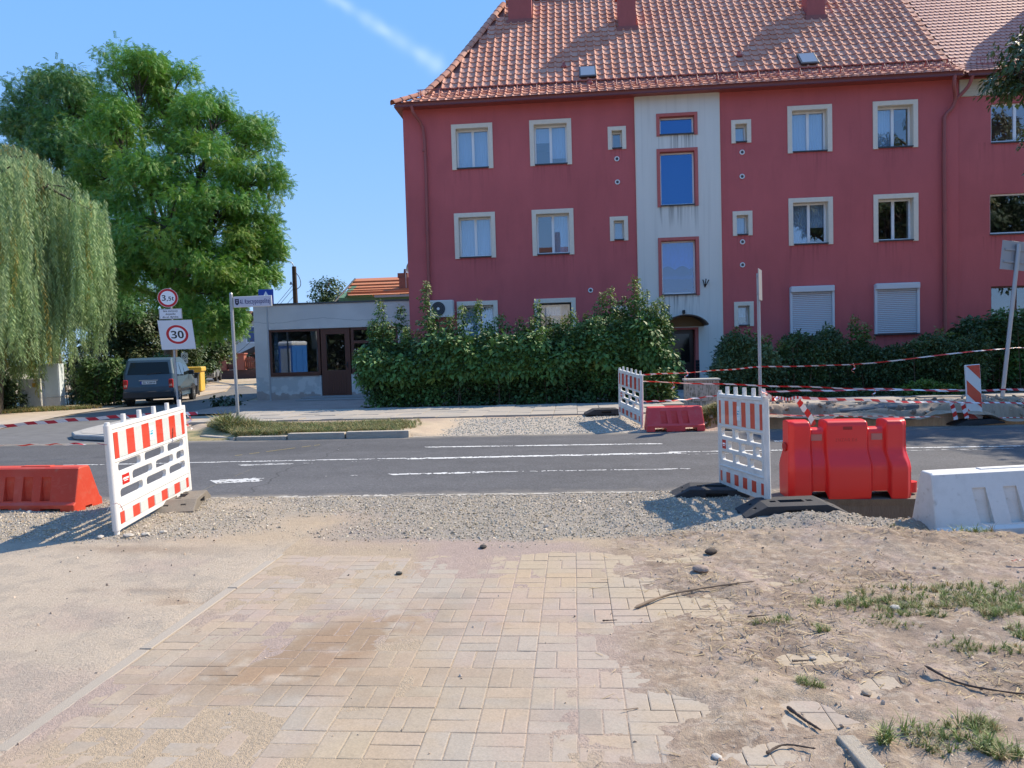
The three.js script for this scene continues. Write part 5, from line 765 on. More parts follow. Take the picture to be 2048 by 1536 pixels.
{
  const b = G(477, 850, 0.1), t = thing('street_name_sign', 'grey post with white Al. Rzeczypospolitej street name plate in the weeds', 'street sign', [b.x, 0.06, b.z], 0.07), top = F(471, 588, b.z).y, py = F(510, 603, b.z).y;
  part('post', [cyl(0.034, 0.034, top - 0.06, 0, 0, 0), cyl(0.036, 0.02, 0.03, 0, top - 0.06, 0)], galv, t); t.rotation.z = 0.012;
  const w = 0.80, h = 0.225, p = part('name_plate', rbox(w, h, 0.03, 0.008, 0.045 + w / 2, py - 0.06, 0, 2), plasticWhite, t);
  for (const s of [1, -1]) part('face', new THREE.PlaneGeometry(w - 0.03, h - 0.03).rotateY(s > 0 ? 0 : Math.PI).translate(0.045 + w / 2, py - 0.06, s * 0.0165), faceTex(512, 112, c => { c.fillStyle = '#c9c8d6'; c.fillRect(0, 0, 512, 112); c.fillStyle = '#24263a'; c.beginPath(); c.moveTo(14, 20); c.lineTo(70, 20); c.lineTo(70, 66); c.quadraticCurveTo(66, 88, 42, 94); c.quadraticCurveTo(18, 88, 14, 66); c.fill(); c.fillStyle = '#9a9cb0'; c.fillRect(26, 34, 34, 10); c.fillRect(30, 52, 24, 16); c.fillStyle = '#232a60'; c.font = 'bold 72px sans-serif'; c.fillText('Al. Rzeczypospolitej', 78, 82, 426); }), p);
}
{
  const z = -24.4, c = F(533, 590, z), t = thing('crossing_sign', 'blue pedestrian crossing sign half hidden behind the street name plate', 'road sign', [c.x - 0.02, 0, z], 0.1);
  part('pole', cyl(0.03, 0.03, c.y + 0.2, 0, 0, -0.03), galv, t); const p = part('plate', rbox(0.5, 0.5, 0.015, 0.005, 0, c.y - 0.06, 0, 1), signBack, t);
  part('face', new THREE.PlaneGeometry(0.495, 0.495).translate(0, c.y - 0.06, 0.01), faceTex(128, 128, k => { k.fillStyle = '#1745a0'; k.fillRect(0, 0, 128, 128); k.fillStyle = '#e8ebf0'; k.beginPath(); k.moveTo(64, 14); k.lineTo(112, 104); k.lineTo(16, 104); k.fill(); k.fillStyle = '#15181c'; k.fillRect(58, 50, 12, 30); }), p);
}
{
  const z = -14.1, b = F(1521, 800, z), t = thing('thin_sign_post', 'thin galvanised post with a sign turned edge-on before the shrubs', 'road sign', [b.x, 0, z], 0); t.rotation.z = 0.004;
  const top = F(1519, 541, z).y; part('pole', cyl(0.03, 0.03, top - 0.05, 0, 0, 0), galv, t);
  const s = part('sign_plate', [rbox(0.5, 0.56, 0.014, 0.005, 0, 0, 0, 1), bb(-0.2, 0.2, 0.12, 0.16, -0.04, -0.008), bb(-0.2, 0.2, -0.18, -0.14, -0.04, -0.008)], signBack, t); s.position.set(0.02, F(1519, 570, z).y, 0.05); s.rotation.y = 1.22;
}
{
  const z = -17, b = F(2003, 808, z), t = thing('leaning_sign_post', 'thick grey sign pole leaning beside the tall shrub, sign seen from behind', 'road sign', [b.x, 0, z], 0), top = F(2038, 488, z);
  const d = new THREE.Vector3(top.x - b.x, top.y, 0); part('pole', taper(new THREE.Vector3(0, 0, 0), d, 0.042, 0.042, 14), galv, t);
  const s = part('sign_plate', [rbox(0.62, 0.62, 0.014, 0.01, 0, 0, 0, 1), bb(-0.25, 0.25, 0.1, 0.14, 0.008, 0.035), bb(-0.25, 0.25, -0.16, -0.12, 0.008, 0.035)], signBack, t); s.position.set(d.x * 0.93 - 0.02, d.y * 0.93, -0.06); s.rotation.set(0, 0.12, -0.11);
}
{
  const z = -31, c = F(369, 716, z), t = thing('no_parking_sign', 'small white board with a crossed ring above the yellow container', 'road sign', [c.x, 0, z], 0.4);
  part('pole', cyl(0.03, 0.03, c.y + 0.3, 0, 0, -0.03), galv, t); const p = part('plate', rbox(0.26, 0.46, 0.012, 0.004, 0, c.y, 0, 1), signWhite, t);
  part('face', new THREE.PlaneGeometry(0.25, 0.45).translate(0, c.y, 0.0075), faceTex(64, 112, k => { k.fillStyle = '#e8e8e6'; k.fillRect(0, 0, 64, 112); k.strokeStyle = '#333'; k.lineWidth = 5; k.beginPath(); k.arc(32, 40, 18, 0, 7); k.stroke(); k.beginPath(); k.moveTo(20, 28); k.lineTo(44, 52); k.stroke(); k.fillStyle = '#666'; k.fillRect(12, 78, 40, 6); k.fillRect(16, 90, 32, 6); }), p);
}
// ---------- utility pole with lamp ----------
{
  const z = -38, b = F(591, 605, z), t = thing('utility_pole', 'dark wooden utility pole with street lamp and wires behind the shop', 'utility pole', [b.x, 0, z], 0), top = F(588, 533, z).y;
  part('pole', cyl(0.16, 0.11, top, 0, 0, 0, 12), std({ map: grainTex([0.05, 0.035, 0.026], 0.3, 14), roughness: 0.9 }), t);
  part('lamp_arm', tube([new THREE.Vector3(0, top - 0.1, 0), new THREE.Vector3(-0.1, top + 0.2, 0.05), new THREE.Vector3(-0.5, top + 0.32, 0.1)], 0.025), galv, t);
  part('lamp_head', rbox(0.52, 0.12, 0.2, 0.05, -0.6, top + 0.34, 0.1), std({ color: lin(0.4, 0.42, 0.43), roughness: 0.4 }), t);
  part('cable_loop', tube([new THREE.Vector3(0.1, top - 0.3, 0.1), new THREE.Vector3(0.3, top - 0.6, 0.1), new THREE.Vector3(0.34, top - 1, 0.1), new THREE.Vector3(0.12, top - 1.2, 0.1)], 0.018), blackPlastic, t);
  for (const [y, dy] of [[0.9, -3.4], [1.1, -3.7], [1.5, -3.9]]) part('wire', tube([new THREE.Vector3(-0.05, top - y, 0), new THREE.Vector3(-2.4, top - y - 1.4, -2), new THREE.Vector3(-7, top + dy - y + 0.6, -6), new THREE.Vector3(-16, top - y - 2.6, -14)], 0.012, 5, 30), blackPlastic, t);
  part('insulator', [box(0.34, 0.05, 0.05, -0.1, top - 0.9, 0), cyl(0.04, 0.04, 0.1, -0.2, top - 0.88, 0, 8), cyl(0.04, 0.04, 0.1, 0.0, top - 1.12, 0.1, 8)], blackPlastic, t);
}
// ---------- cabinets ----------
{
  const a = F(1373, 822, -16.6), b = F(1440, 822, -16.6), w = b.x - a.x, top = F(1400, 761, -16.6).y, t = thing('concrete_cabinet', 'mossy grey concrete utility cabinet with two doors by the house path', 'utility cabinet', [(a.x + b.x) / 2, 0.05, -16.8], 0);
  const m = std({ map: colourTex(256, 256, (u, v, i, j) => { const s = fbm(u * 30, v * 3, 3), q = fbm(u * 9 + 5, v * 9, 3), k = 0.9 + 0.2 * rnd(i, j); const c = mix3([0.34, 0.32, 0.28], [0.13, 0.13, 0.10], smooth(0.45, 0.7, s * 0.6 + q * 0.4)); return c.map(x => x * k); }), roughness: 0.95 });
  part('body', rbox(w, top - 0.06, 0.34, 0.012, 0, (top - 0.06) / 2, 0), m, t); for (const [x, ww] of [[-w * 0.15, w * 0.62], [w * 0.325, w * 0.28]]) part('door', rbox(ww, top - 0.32, 0.02, 0.005, x, (top - 0.06) / 2 + 0.08, 0.172), m, t); part('lid', rbox(w + 0.05, 0.04, 0.4, 0.01, 0, top - 0.035, 0), std({ map: grainTex([0.38, 0.37, 0.34], 0.15, 12), roughness: 0.9 }), t);
}
{
  const z = -23.2, m = std({ map: grainTex([0.62, 0.60, 0.56], 0.14, 10), roughness: 0.85 }), m2 = std({ map: grainTex([0.60, 0.66, 0.69], 0.07, 10), roughness: 0.6 });
  const a = F(40, 822, z), b = F(78, 822, z), top = F(60, 758, z).y, t = thing('utility_cabinet', 'low grey utility cabinet with yellow warning sticker under the willow', 'utility cabinet', [(a.x + b.x) / 2, 0, z - 0.2], 0.25, 'utility cabinets under the willow');
  const w = b.x - a.x; part('body', rbox(w, top, 0.4, 0.012, 0, top / 2, 0), m, t); part('door', rbox(w * 0.46, top * 0.7, 0.02, 0.004, -w * 0.24, top * 0.58, 0.202), m, t); part('door', rbox(w * 0.46, top * 0.7, 0.02, 0.004, w * 0.24, top * 0.58, 0.202), m, t); part('warning_sticker', box(0.13, 0.13, 0.004, w * 0.22, top * 0.8, 0.2145), std({ color: lin(0.6, 0.33, 0.05), roughness: 0.5 }), t);
  const c = F(78, 815, z - 0.3), d = F(114, 815, z - 0.3), top2 = F(95, 728, z - 0.3).y, q = thing('utility_cabinet', 'taller pale blue-grey utility cabinet under the willow', 'utility cabinet', [(c.x + d.x) / 2, 0, z - 0.55], 0.25, 'utility cabinets under the willow');
  const w2 = d.x - c.x; part('plinth', rbox(w2 * 0.98, 0.38, 0.38, 0.01, 0, 0.19, 0), m, q); part('body', rbox(w2, top2 - 0.385, 0.4, 0.012, 0, 0.385 + (top2 - 0.385) / 2, 0), m2, q); part('door', rbox(w2 * 0.9, top2 - 0.5, 0.02, 0.005, 0, 0.4 + (top2 - 0.4) / 2, 0.203), m2, q); part('handle', rbox(0.03, 0.14, 0.03, 0.008, -w2 * 0.36, 1.1, 0.22), blackPlastic, q);
}
// ---------- air conditioner ----------
{
  const t = thing('air_conditioner', 'white air conditioner unit bracketed to the red wall above the hedge', 'air conditioner', [-4.13, 2.6, FZ + 0.28], 0);
  part('casing', rbox(0.74, 0.54, 0.28, 0.02, 0, 0.27, 0), std({ color: lin(0.62, 0.61, 0.56), roughness: 0.5 }), t);
  const f = part('fan_grille', new THREE.CylinderGeometry(0.22, 0.22, 0.02, 32).rotateX(Math.PI / 2).translate(-0.1, 0.27, 0.142), std({ color: lin(0.035, 0.04, 0.045), roughness: 0.5 }), t);
  const rg = []; for (const r of [0.07, 0.12, 0.17, 0.215]) rg.push(new THREE.TorusGeometry(r, 0.006, 6, 32).translate(-0.1, 0.27, 0.156)); part('grille_ring', rg, std({ color: lin(0.1, 0.11, 0.12), roughness: 0.5 }), f); part('hub', new THREE.CylinderGeometry(0.045, 0.045, 0.02, 16).rotateX(Math.PI / 2).translate(-0.1, 0.27, 0.158), white, f);
  part('bracket', [bb(-0.3, -0.26, -0.05, 0, -0.28, 0.12), bb(0.26, 0.3, -0.05, 0, -0.28, 0.12)], galv, t);
}
// ---------- vehicles ----------
const paintBlue = phys({ color: lin(0.045, 0.085, 0.12), roughness: 0.5, metalness: 0.1, clearcoat: 0.25, clearcoatRoughness: 0.15 });
const carGlass = phys({ color: lin(0.012, 0.018, 0.018), roughness: 0.04, ior: 1.45 });
const tyreM = std({ color: lin(0.018, 0.018, 0.019), roughness: 0.9 }), rimM = std({ color: lin(0.45, 0.46, 0.47), metalness: 0.7, roughness: 0.35 });
function makeWheel(parent, x, z, r, side) { const w = part('wheel', new THREE.TorusGeometry(r - 0.075, 0.078, 12, 28).scale(1, 1, 1.15).rotateY(Math.PI / 2).translate(x, r, z), tyreM, parent); const sp = [new THREE.CylinderGeometry(r - 0.12, r - 0.12, 0.05, 24, 1).rotateZ(Math.PI / 2).translate(x + side * 0.03, r, z)]; part('rim', sp, rimM, w); const hub = []; for (let k = 0; k < 7; k++) { const a = k / 7 * 6.283; hub.push(box(0.02, r * 0.48, 0.035, 0, r * 0.3, 0).rotateX(a).translate(x + side * 0.066, r, z)); } hub.push(new THREE.CylinderGeometry(0.05, 0.05, 0.03, 12).rotateZ(Math.PI / 2).translate(x + side * 0.066, r, z)); part('hub_cap', hub, rimM, w); }
function makeCar(label, name, cat, pos, turn, prof2, wide, paintM, o) {   // profile in (z forward, y)
  const t = thing(name, label, cat, pos, turn), tp = (x, y) => x * (1 - o.tumble * smooth(o.belt, o.roof, y) - 0.04 * smooth(0.5, 0.2, y));
  const warp = g => { const p = g.attributes.position; for (let i = 0; i < p.count; i++) { const z = p.getZ(i); p.setX(i, tp(p.getX(i), p.getY(i)) * (1 - 0.09 * smooth(o.nose - 0.55, o.nose, z) - 0.05 * smooth(o.tail + 0.35, o.tail, z))); } g.computeVertexNormals(); return g; };
  const s = new THREE.Shape(); prof2.forEach(([z, y], i) => i ? s.lineTo(z, y) : s.moveTo(z, y)); s.closePath();
  for (const zc of o.wheels) { }
  const body = new THREE.ExtrudeGeometry(s, { depth: wide - 0.16, bevelEnabled: true, bevelThickness: 0.08, bevelSize: 0.07, bevelOffset: -0.07, bevelSegments: 4 }).translate(0, 0, -wide / 2 + 0.08).rotateY(-Math.PI / 2);
  part('body', warp(prep(body)), paintM, t);
  const side = (pts, m, n, off) => { for (const sd of [1, -1]) { const g = new THREE.ExtrudeGeometry(shapeOf(pts), { depth: 0.012, bevelEnabled: false }).rotateY(-Math.PI / 2).translate(sd * (wide / 2 + off) + 0.006, 0, 0); part(n, warp(prep(g)), m, t); } };
  for (const w of o.sideWin) side(w, carGlass, 'side_window', 0.002);
  for (const [m, n, w] of o.trim || []) side(w, m, n, 0.006);
  for (const zc of o.wheels) for (const sd of [1, -1]) { const arch = part('wheel_arch', new THREE.CylinderGeometry(o.r + 0.06, o.r + 0.06, 0.16, 28).rotateZ(Math.PI / 2).translate(sd * (wide / 2 - 0.075), o.r + 0.01, zc), blackPlastic, t); makeWheel(t, sd * (wide / 2 - 0.07), zc, o.r, sd); }
  return t;
}
{
  const va = G(297, 811), ang = 17.3 * Math.PI / 180;   // heading away, a little to the left
  const van = makeCar('dark blue van parked at the verge, seen from behind', 'parked_van', 'van', [va.x + 0.1, 0, va.z + 0.1], 0, [[-0.02, 0.42], [-0.06, 0.5], [-0.06, 0.72], [0.0, 0.95], [0.06, 1.2], [0.28, 1.72], [0.42, 1.8], [1.9, 1.82], [2.35, 1.72], [2.95, 1.22], [3.6, 1.08], [3.98, 0.92], [4.1, 0.7], [4.1, 0.3], [3.9, 0.22], [0.2, 0.24], [0, 0.3]], 1.74, paintBlue, { tumble: 0.15, belt: 1.05, roof: 1.8, nose: 4.1, tail: -0.06, r: 0.31, wheels: [0.72, 3.4], sideWin: [[[0.42, 1.15], [0.52, 1.6], [1.1, 1.62], [1.1, 1.13]], [[1.18, 1.13], [1.18, 1.62], [1.72, 1.61], [1.72, 1.11]], [[1.8, 1.11], [1.8, 1.61], [2.15, 1.56], [2.72, 1.15]]], trim: [[blackPlastic, 'side_moulding', [[1.05, 0.52], [1.05, 0.58], [3.05, 0.58], [3.05, 0.52]]]] });
  van.rotation.y = Math.PI + ang; van.scale.set(0.94, 0.88, 0.94);
  // rear details: tail is at z = 0, pointing backwards
  const zr = y => y < 0.72 ? -0.062 : y < 0.95 ? mix(-0.06, 0, (y - 0.72) / 0.23) : y < 1.2 ? mix(0, 0.06, (y - 0.95) / 0.25) : mix(0.06, 0.28, (y - 1.2) / 0.52);
  const rw = part('rear_window', (() => { const P = [], q = (a, b, c, d) => P.push(...a, ...c, ...b, ...a, ...d, ...c); const y0 = 1.18, y1 = 1.64, p = (x, y) => [x, y, zr(y) - 0.008]; q(p(-0.7, y0), p(0.7, y0), p(0.61, y1), p(-0.61, y1)); const g = new THREE.BufferGeometry(); g.setAttribute('position', new THREE.Float32BufferAttribute(P, 3)); g.computeVertexNormals(); return prep(g); })(), new THREE.MeshPhysicalMaterial({ color: lin(0.008, 0.012, 0.012), roughness: 0.04, ior: 1.35, side: THREE.DoubleSide }), van);
  part('bumper', [rbox(1.66, 0.26, 0.16, 0.05, 0, 0.42, -0.08)], std({ color: lin(0.022, 0.025, 0.03), roughness: 0.6 }), van);
  const tlM = phys({ color: lin(0.42, 0.015, 0.012), roughness: 0.2 }); for (const s of [1, -1]) { const tl = part('tail_light', rbox(0.15, 0.34, 0.1, 0.03, s * 0.745, 0.82, -0.02), tlM, van); part('lens', rbox(0.09, 0.08, 0.02, 0.008, s * 0.74, 0.76, -0.075), phys({ color: lin(0.6, 0.3, 0.22), roughness: 0.2 }), tl); }
  part('number_plate', [box(0.52, 0.115, 0.012, 0, 0.87, -0.062)], new THREE.MeshStandardMaterial({ map: canvasTex(256, 56, c => { c.fillStyle = '#d5d8da'; c.fillRect(0, 0, 256, 56); c.fillStyle = '#1a3c9a'; c.fillRect(0, 0, 26, 56); c.fillStyle = '#222'; c.font = 'bold 44px sans-serif'; c.textAlign = 'center'; c.fillText('GL 12MV8', 144, 44); }), roughness: 0.5 }), van).rotation.y = Math.PI; van.children[van.children.length - 1].position.set(0, 0, -0.0);
  { const p = van.children[van.children.length - 1]; p.geometry.translate(0, 0, 0.062 + 0.0); p.position.set(0, 0, -0.055); }
  part('plate_trim', rbox(0.62, 0.03, 0.03, 0.01, 0, 0.955, -0.018), rimM, van); part('wiper', taper(Vc(0.05, 1.17, 0.035), Vc(-0.42, 1.24, 0.045), 0.01, 0.008, 5), blackPlastic, van);
  part('door_mirror', [rbox(0.2, 0.18, 0.12, 0.04, -0.95, 1.18, 2.6), rbox(0.2, 0.18, 0.12, 0.04, 0.95, 1.18, 2.6)], blackPlastic, van); part('roof_aerial', cyl(0.006, 0.004, 0.3, 0, 1.8, 0.9, 5), blackPlastic, van);
}
{
  const c = G(412, 764), car = makeCar('pale silver hatchback far down the side street', 'parked_car', 'car', [c.x - 0.4, 0, c.z - 0.3], 0, [[0, 0.3], [-0.04, 0.6], [0.05, 0.92], [0.45, 1.38], [0.7, 1.45], [1.9, 1.46], [2.7, 0.98], [3.6, 0.86], [3.95, 0.6], [3.9, 0.25], [0.1, 0.25]], 1.66, phys({ color: lin(0.48, 0.5, 0.52), roughness: 0.3, metalness: 0.3, clearcoat: 0.6 }), { tumble: 0.16, belt: 0.9, roof: 1.45, nose: 3.95, tail: -0.04, r: 0.29, wheels: [0.65, 3.15], sideWin: [[[0.55, 0.95], [0.75, 1.32], [1.4, 1.34], [1.4, 0.95]], [[1.48, 0.95], [1.48, 1.34], [1.9, 1.32], [2.5, 0.98]]] });
  car.rotation.y = Math.PI + 0.35;
  part('rear_window', (() => { const P = [-0.58, 0.98, 0.09, 0.48, 1.34, 0.4, 0.58, 0.98, 0.09, -0.58, 0.98, 0.09, -0.48, 1.34, 0.4, 0.48, 1.34, 0.4]; const g = new THREE.BufferGeometry(); g.setAttribute('position', new THREE.Float32BufferAttribute(P, 3)); g.computeVertexNormals(); return prep(g.translate(0, 0, -0.012)); })(), new THREE.MeshPhysicalMaterial({ color: lin(0.02, 0.025, 0.03), roughness: 0.05, side: THREE.DoubleSide }), car);
  for (const s of [1, -1]) part('tail_light', rbox(0.2, 0.14, 0.08, 0.03, s * 0.66, 0.78, 0.0), phys({ color: lin(0.4, 0.02, 0.02), roughness: 0.2 }), car); part('bumper', rbox(1.56, 0.22, 0.12, 0.05, 0, 0.42, -0.02), std({ color: lin(0.3, 0.31, 0.32), roughness: 0.4 }), car); part('number_plate', box(0.5, 0.11, 0.01, 0, 0.62, -0.06), signWhite, car);
}
// ---------- containers ----------
{
  const z = -33, a = F(360, 790, z), b = F(405, 790, z), top = F(390, 734, z).y, w = Math.max(1.2, b.x - a.x), t = thing('yellow_container', 'yellow collection container standing behind the blue van', 'container', [(a.x + b.x) / 2, 0, z], 0.3), m = std({ map: grainTex([0.62, 0.40, 0.05], 0.1, 8), roughness: 0.5 });
  part('body', rbox(w * 0.9, top - 0.22, 1.0, 0.06, 0, (top - 0.22) / 2 + 0.03, 0), m, t); part('lid', rbox(w, 0.22, 1.12, 0.06, 0, top - 0.1, 0), m, t); part('flap', rbox(w * 0.6, 0.3, 0.02, 0.01, 0, top - 0.5, 0.505), std({ color: lin(0.2, 0.14, 0.04), roughness: 0.6 }), t);
  const z2 = -30, c = F(385, 795, z2), tb = F(383, 745, z2).y, q = thing('rubbish_bin', 'black wheeled rubbish bin between the van and yellow container', 'rubbish bin', [c.x, 0, z2], 0.4), s = (() => { const g = rbox(0.56, tb - 0.16, 0.6, 0.03, 0, (tb - 0.16) / 2 + 0.05, 0), p = g.attributes.position; for (let i = 0; i < p.count; i++) { const k = 0.78 + 0.22 * p.getY(i) / tb; p.setX(i, p.getX(i) * k); p.setZ(i, p.getZ(i) * k); } return g; })();
  part('body', s, blackPlastic, q); part('lid', rbox(0.6, 0.08, 0.68, 0.03, 0, tb - 0.06, 0), blackPlastic, q); part('label', box(0.16, 0.3, 0.005, 0.15, tb * 0.6, 0.29), signWhite, q); for (const k of [1, -1]) part('wheel', new THREE.CylinderGeometry(0.1, 0.1, 0.05, 16).rotateZ(Math.PI / 2).translate(k * 0.24, 0.1, -0.24), tyreM, q);
}
// ---------- portable toilet across the side street, mirrored in the shop pane ----------
{
  const v = ray(598, 716).normalize(), tz = -25.28, vd = 42, P = v.clone().multiplyScalar(vd / -v.z), t = thing('portable_toilet', 'blue portable toilet with white roof, mirrored in the shop window', 'portable toilet', [P.x - 0.35, 0, 2 * tz + 42], 0.45 + Math.PI);
  const m = std({ color: lin(0.03, 0.16, 0.5), roughness: 0.5 });
  part('cabin', [rbox(1.12, 2.1, 1.12, 0.04, 0, 1.1, 0), ...[-1, 1].flatMap(s => [bb(s * 0.57 - 0.015, s * 0.57 + 0.015, 0.2, 2.0, -0.3, -0.2), bb(s * 0.57 - 0.015, s * 0.57 + 0.015, 0.2, 2.0, 0.2, 0.3)])], m, t); part('roof', (() => { const g = rbox(1.2, 0.28, 1.2, 0.12, 0, 2.22, 0, 4); return g; })(), white, t); part('door', rbox(0.78, 1.8, 0.04, 0.015, 0, 1.05, 0.565), std({ color: lin(0.45, 0.47, 0.48), roughness: 0.5 }), t); part('vent_panel', box(0.01, 0.4, 0.2, 0.566, 1.5, 0), white, t); part('skid', [bb(-0.55, -0.4, 0, 0.08, -0.6, 0.6), bb(0.4, 0.55, 0, 0.08, -0.6, 0.6)], blackPlastic, t);
}

// =====================================================================
// VEGETATION
// =====================================================================
const leafMat = (rough = 0.55, tr = 0.42) => phys({ color: lin(1, 1, 1), roughness: rough, transmission: tr, thickness: 0, side: THREE.DoubleSide, ior: 1.4 });
const leafM = leafMat(), leafGloss = leafMat(0.62, 0.38);
const barkM = std({ map: grainTex([0.075, 0.06, 0.048], 0.35, 16), roughness: 0.95 }), twigM = std({ map: grainTex([0.10, 0.075, 0.05], 0.3, 16), roughness: 0.9 }), stemM = std({ color: lin(0.16, 0.13, 0.06), roughness: 0.8 });
function leafInto(P, base, dir, nrm, len, wid, fold = 0.12) {   // one leaf: a folded lozenge of four triangles
  const s = new THREE.Vector3().crossVectors(dir, nrm).normalize(), a = base, m = base.clone().addScaledVector(dir, len * 0.45), t = base.clone().addScaledVector(dir, len).addScaledVector(nrm, -len * 0.12);
  const l = m.clone().addScaledVector(s, wid / 2).addScaledVector(nrm, wid * fold), r = m.clone().addScaledVector(s, -wid / 2).addScaledVector(nrm, wid * fold);
  for (const v of [a, l, m, l, t, m, a, m, r, m, t, r]) P.push(v.x, v.y, v.z);
}
function leafGeoFrom(P) { const g = new THREE.BufferGeometry(); g.setAttribute('position', new THREE.Float32BufferAttribute(P, 3)); g.computeVertexNormals(); return g; }
const V3 = (x, y, z) => new THREE.Vector3(x, y, z);
function pinnate(seed, L, pairs, ll, lw) { const r = RNG(seed), P = []; for (let i = 0; i < pairs; i++) for (const s of [-1, 1]) { const t = (i + 0.8) / pairs, b = V3(t * L, -0.35 * t * t * L, 0); leafInto(P, b, V3(0.45, -0.25 + 0.3 * (r() - 0.5), s).normalize(), V3(0.1, 1, 0.2 * (r() - 0.5)).normalize(), ll * (0.8 + 0.4 * r()), lw); } leafInto(P, V3(L, -0.35 * L, 0), V3(0.8, -0.6, 0).normalize(), V3(0.5, 1, 0).normalize(), ll, lw); return leafGeoFrom(P); }
function sprig(seed, n, R, ll, lw) { const r = RNG(seed), P = []; for (let i = 0; i < n; i++) { const d = V3(r() - 0.5, (r() - 0.35) * 0.8, r() - 0.5).normalize(), b = d.clone().multiplyScalar(R * (0.2 + 0.8 * r())); leafInto(P, b, V3(d.x + 0.5 * (r() - 0.5), d.y - 0.35, d.z + 0.5 * (r() - 0.5)).normalize(), V3(0.5 * (r() - 0.5), 1, 0.5 * (r() - 0.5)).normalize(), ll * (0.7 + 0.6 * r()), lw * (0.8 + 0.4 * r())); } return leafGeoFrom(P); }
const robiniaLeaf = pinnate(1, 0.30, 6, 0.085, 0.045), mapleSprig = sprig(2, 7, 0.13, 0.12, 0.085), smallSprig = sprig(3, 12, 0.11, 0.055, 0.03), broadSprig = sprig(4, 6, 0.1, 0.10, 0.065), hedgeSprig = sprig(5, 8, 0.14, 0.085, 0.055);
const green = (r, base, vary, yellow = 0.05) => { const k = 1 + vary * (r() - 0.5) * 2, y = r() < yellow ? 1 : 0; return [base[0] * k + y * 0.10, base[1] * k + y * 0.045, base[2] * k]; };

// ---------- tree built of a trunk, limbs and leafy clumps ----------
function makeTree(name, label, group, pos, o) {
  const t = thing(name, label, 'tree', pos, o.turn || 0, group), r = RNG(o.seed), limbs = [];
  const trunkTop = V3(o.lean || 0, o.fork, 0);
  part('trunk', [tube([V3(0, -0.1, 0), V3((o.lean || 0) * 0.3, o.fork * 0.5, 0.1), trunkTop], o.tr, 10, 10), cyl(o.tr * 1.5, o.tr * 0.95, 0.6, 0, -0.1, 0, 12)], barkM, t);
  const spots = [];
  for (const [x, y, z, rx, ry, rz] of o.blobs) {
    const c = V3(x, y, z), mid = trunkTop.clone().lerp(c, 0.5).add(V3((r() - 0.5) * 0.6, 0.35 * r(), (r() - 0.5) * 0.6)), cv = new THREE.CatmullRomCurve3([trunkTop, mid, c]);
    for (let k = 0; k < 6; k++) { const a = cv.getPoint(k / 6), b = cv.getPoint((k + 1) / 6), w = o.tr * 0.55; limbs.push(taper(a, b, w * (1 - k / 6.5) + 0.015, w * (1 - (k + 1) / 6.5) + 0.015, 6)); }
    const n = Math.round((o.dense || 1) * 3.4 * Math.pow(rx * ry * rz, 0.55) + 4);
    for (let k = 0; k < n; k++) { const th = r() * 6.283, ph = Math.acos(1 - 1.75 * r()), q = 0.62 + 0.42 * r(), p = V3(x + rx * q * Math.sin(ph) * Math.cos(th), y + ry * q * Math.cos(ph), z + rz * q * Math.sin(ph) * Math.sin(th)); spots.push(p); const st = c.clone().lerp(cv.getPoint(0.75), r()); const m = st.clone().lerp(p, 0.55).add(V3((r() - 0.5) * 0.4, 0.25, (r() - 0.5) * 0.4)); limbs.push(taper(st, m, 0.035, 0.024, 4), taper(m, p, 0.024, 0.01, 4)); }
  }
  part('limbs', limbs, barkM, t);
  const per = Math.ceil(o.leaves / spots.length); let i = 0;
  scatter('crown', o.leaf, o.mat || leafM, per * spots.length, (q, ob, c) => {
    const s = spots[Math.floor(i / per) % spots.length], tone = NT[(Math.floor(i / per) * 71 + o.seed * 13) & 65535]; i++;
    const th = q() * 6.283, u = Math.sqrt(q()) * o.clump; const yy = o.round ? (q() + q() - 1) * o.clump * 0.8 : (q() - 0.5) * o.clump * 0.75 - 0.25 * u * u / o.clump;
    ob.position.set(s.x + Math.cos(th) * u, s.y + yy, s.z + Math.sin(th) * u); ob.rotation.set((q() - 0.5) * (o.round ? 2.2 : 1.2), th * -1 + (q() - 0.5) * (o.round ? 3 : 1.6), (q() - 0.5) * (o.round ? 2 : 1.2) - 0.25); ob.scale.setScalar((o.ls || 1) * (0.75 + 0.5 * q()));
    const g = green(q, o.col, 0.25, o.yellow ?? 0.03), k = 0.85 + 0.3 * tone; c.setRGB(g[0] * k * (tone > 0.9 ? 1.35 : 1), g[1] * k, g[2] * k); return true;
  }, o.seed + 5, t);
  return t;
}
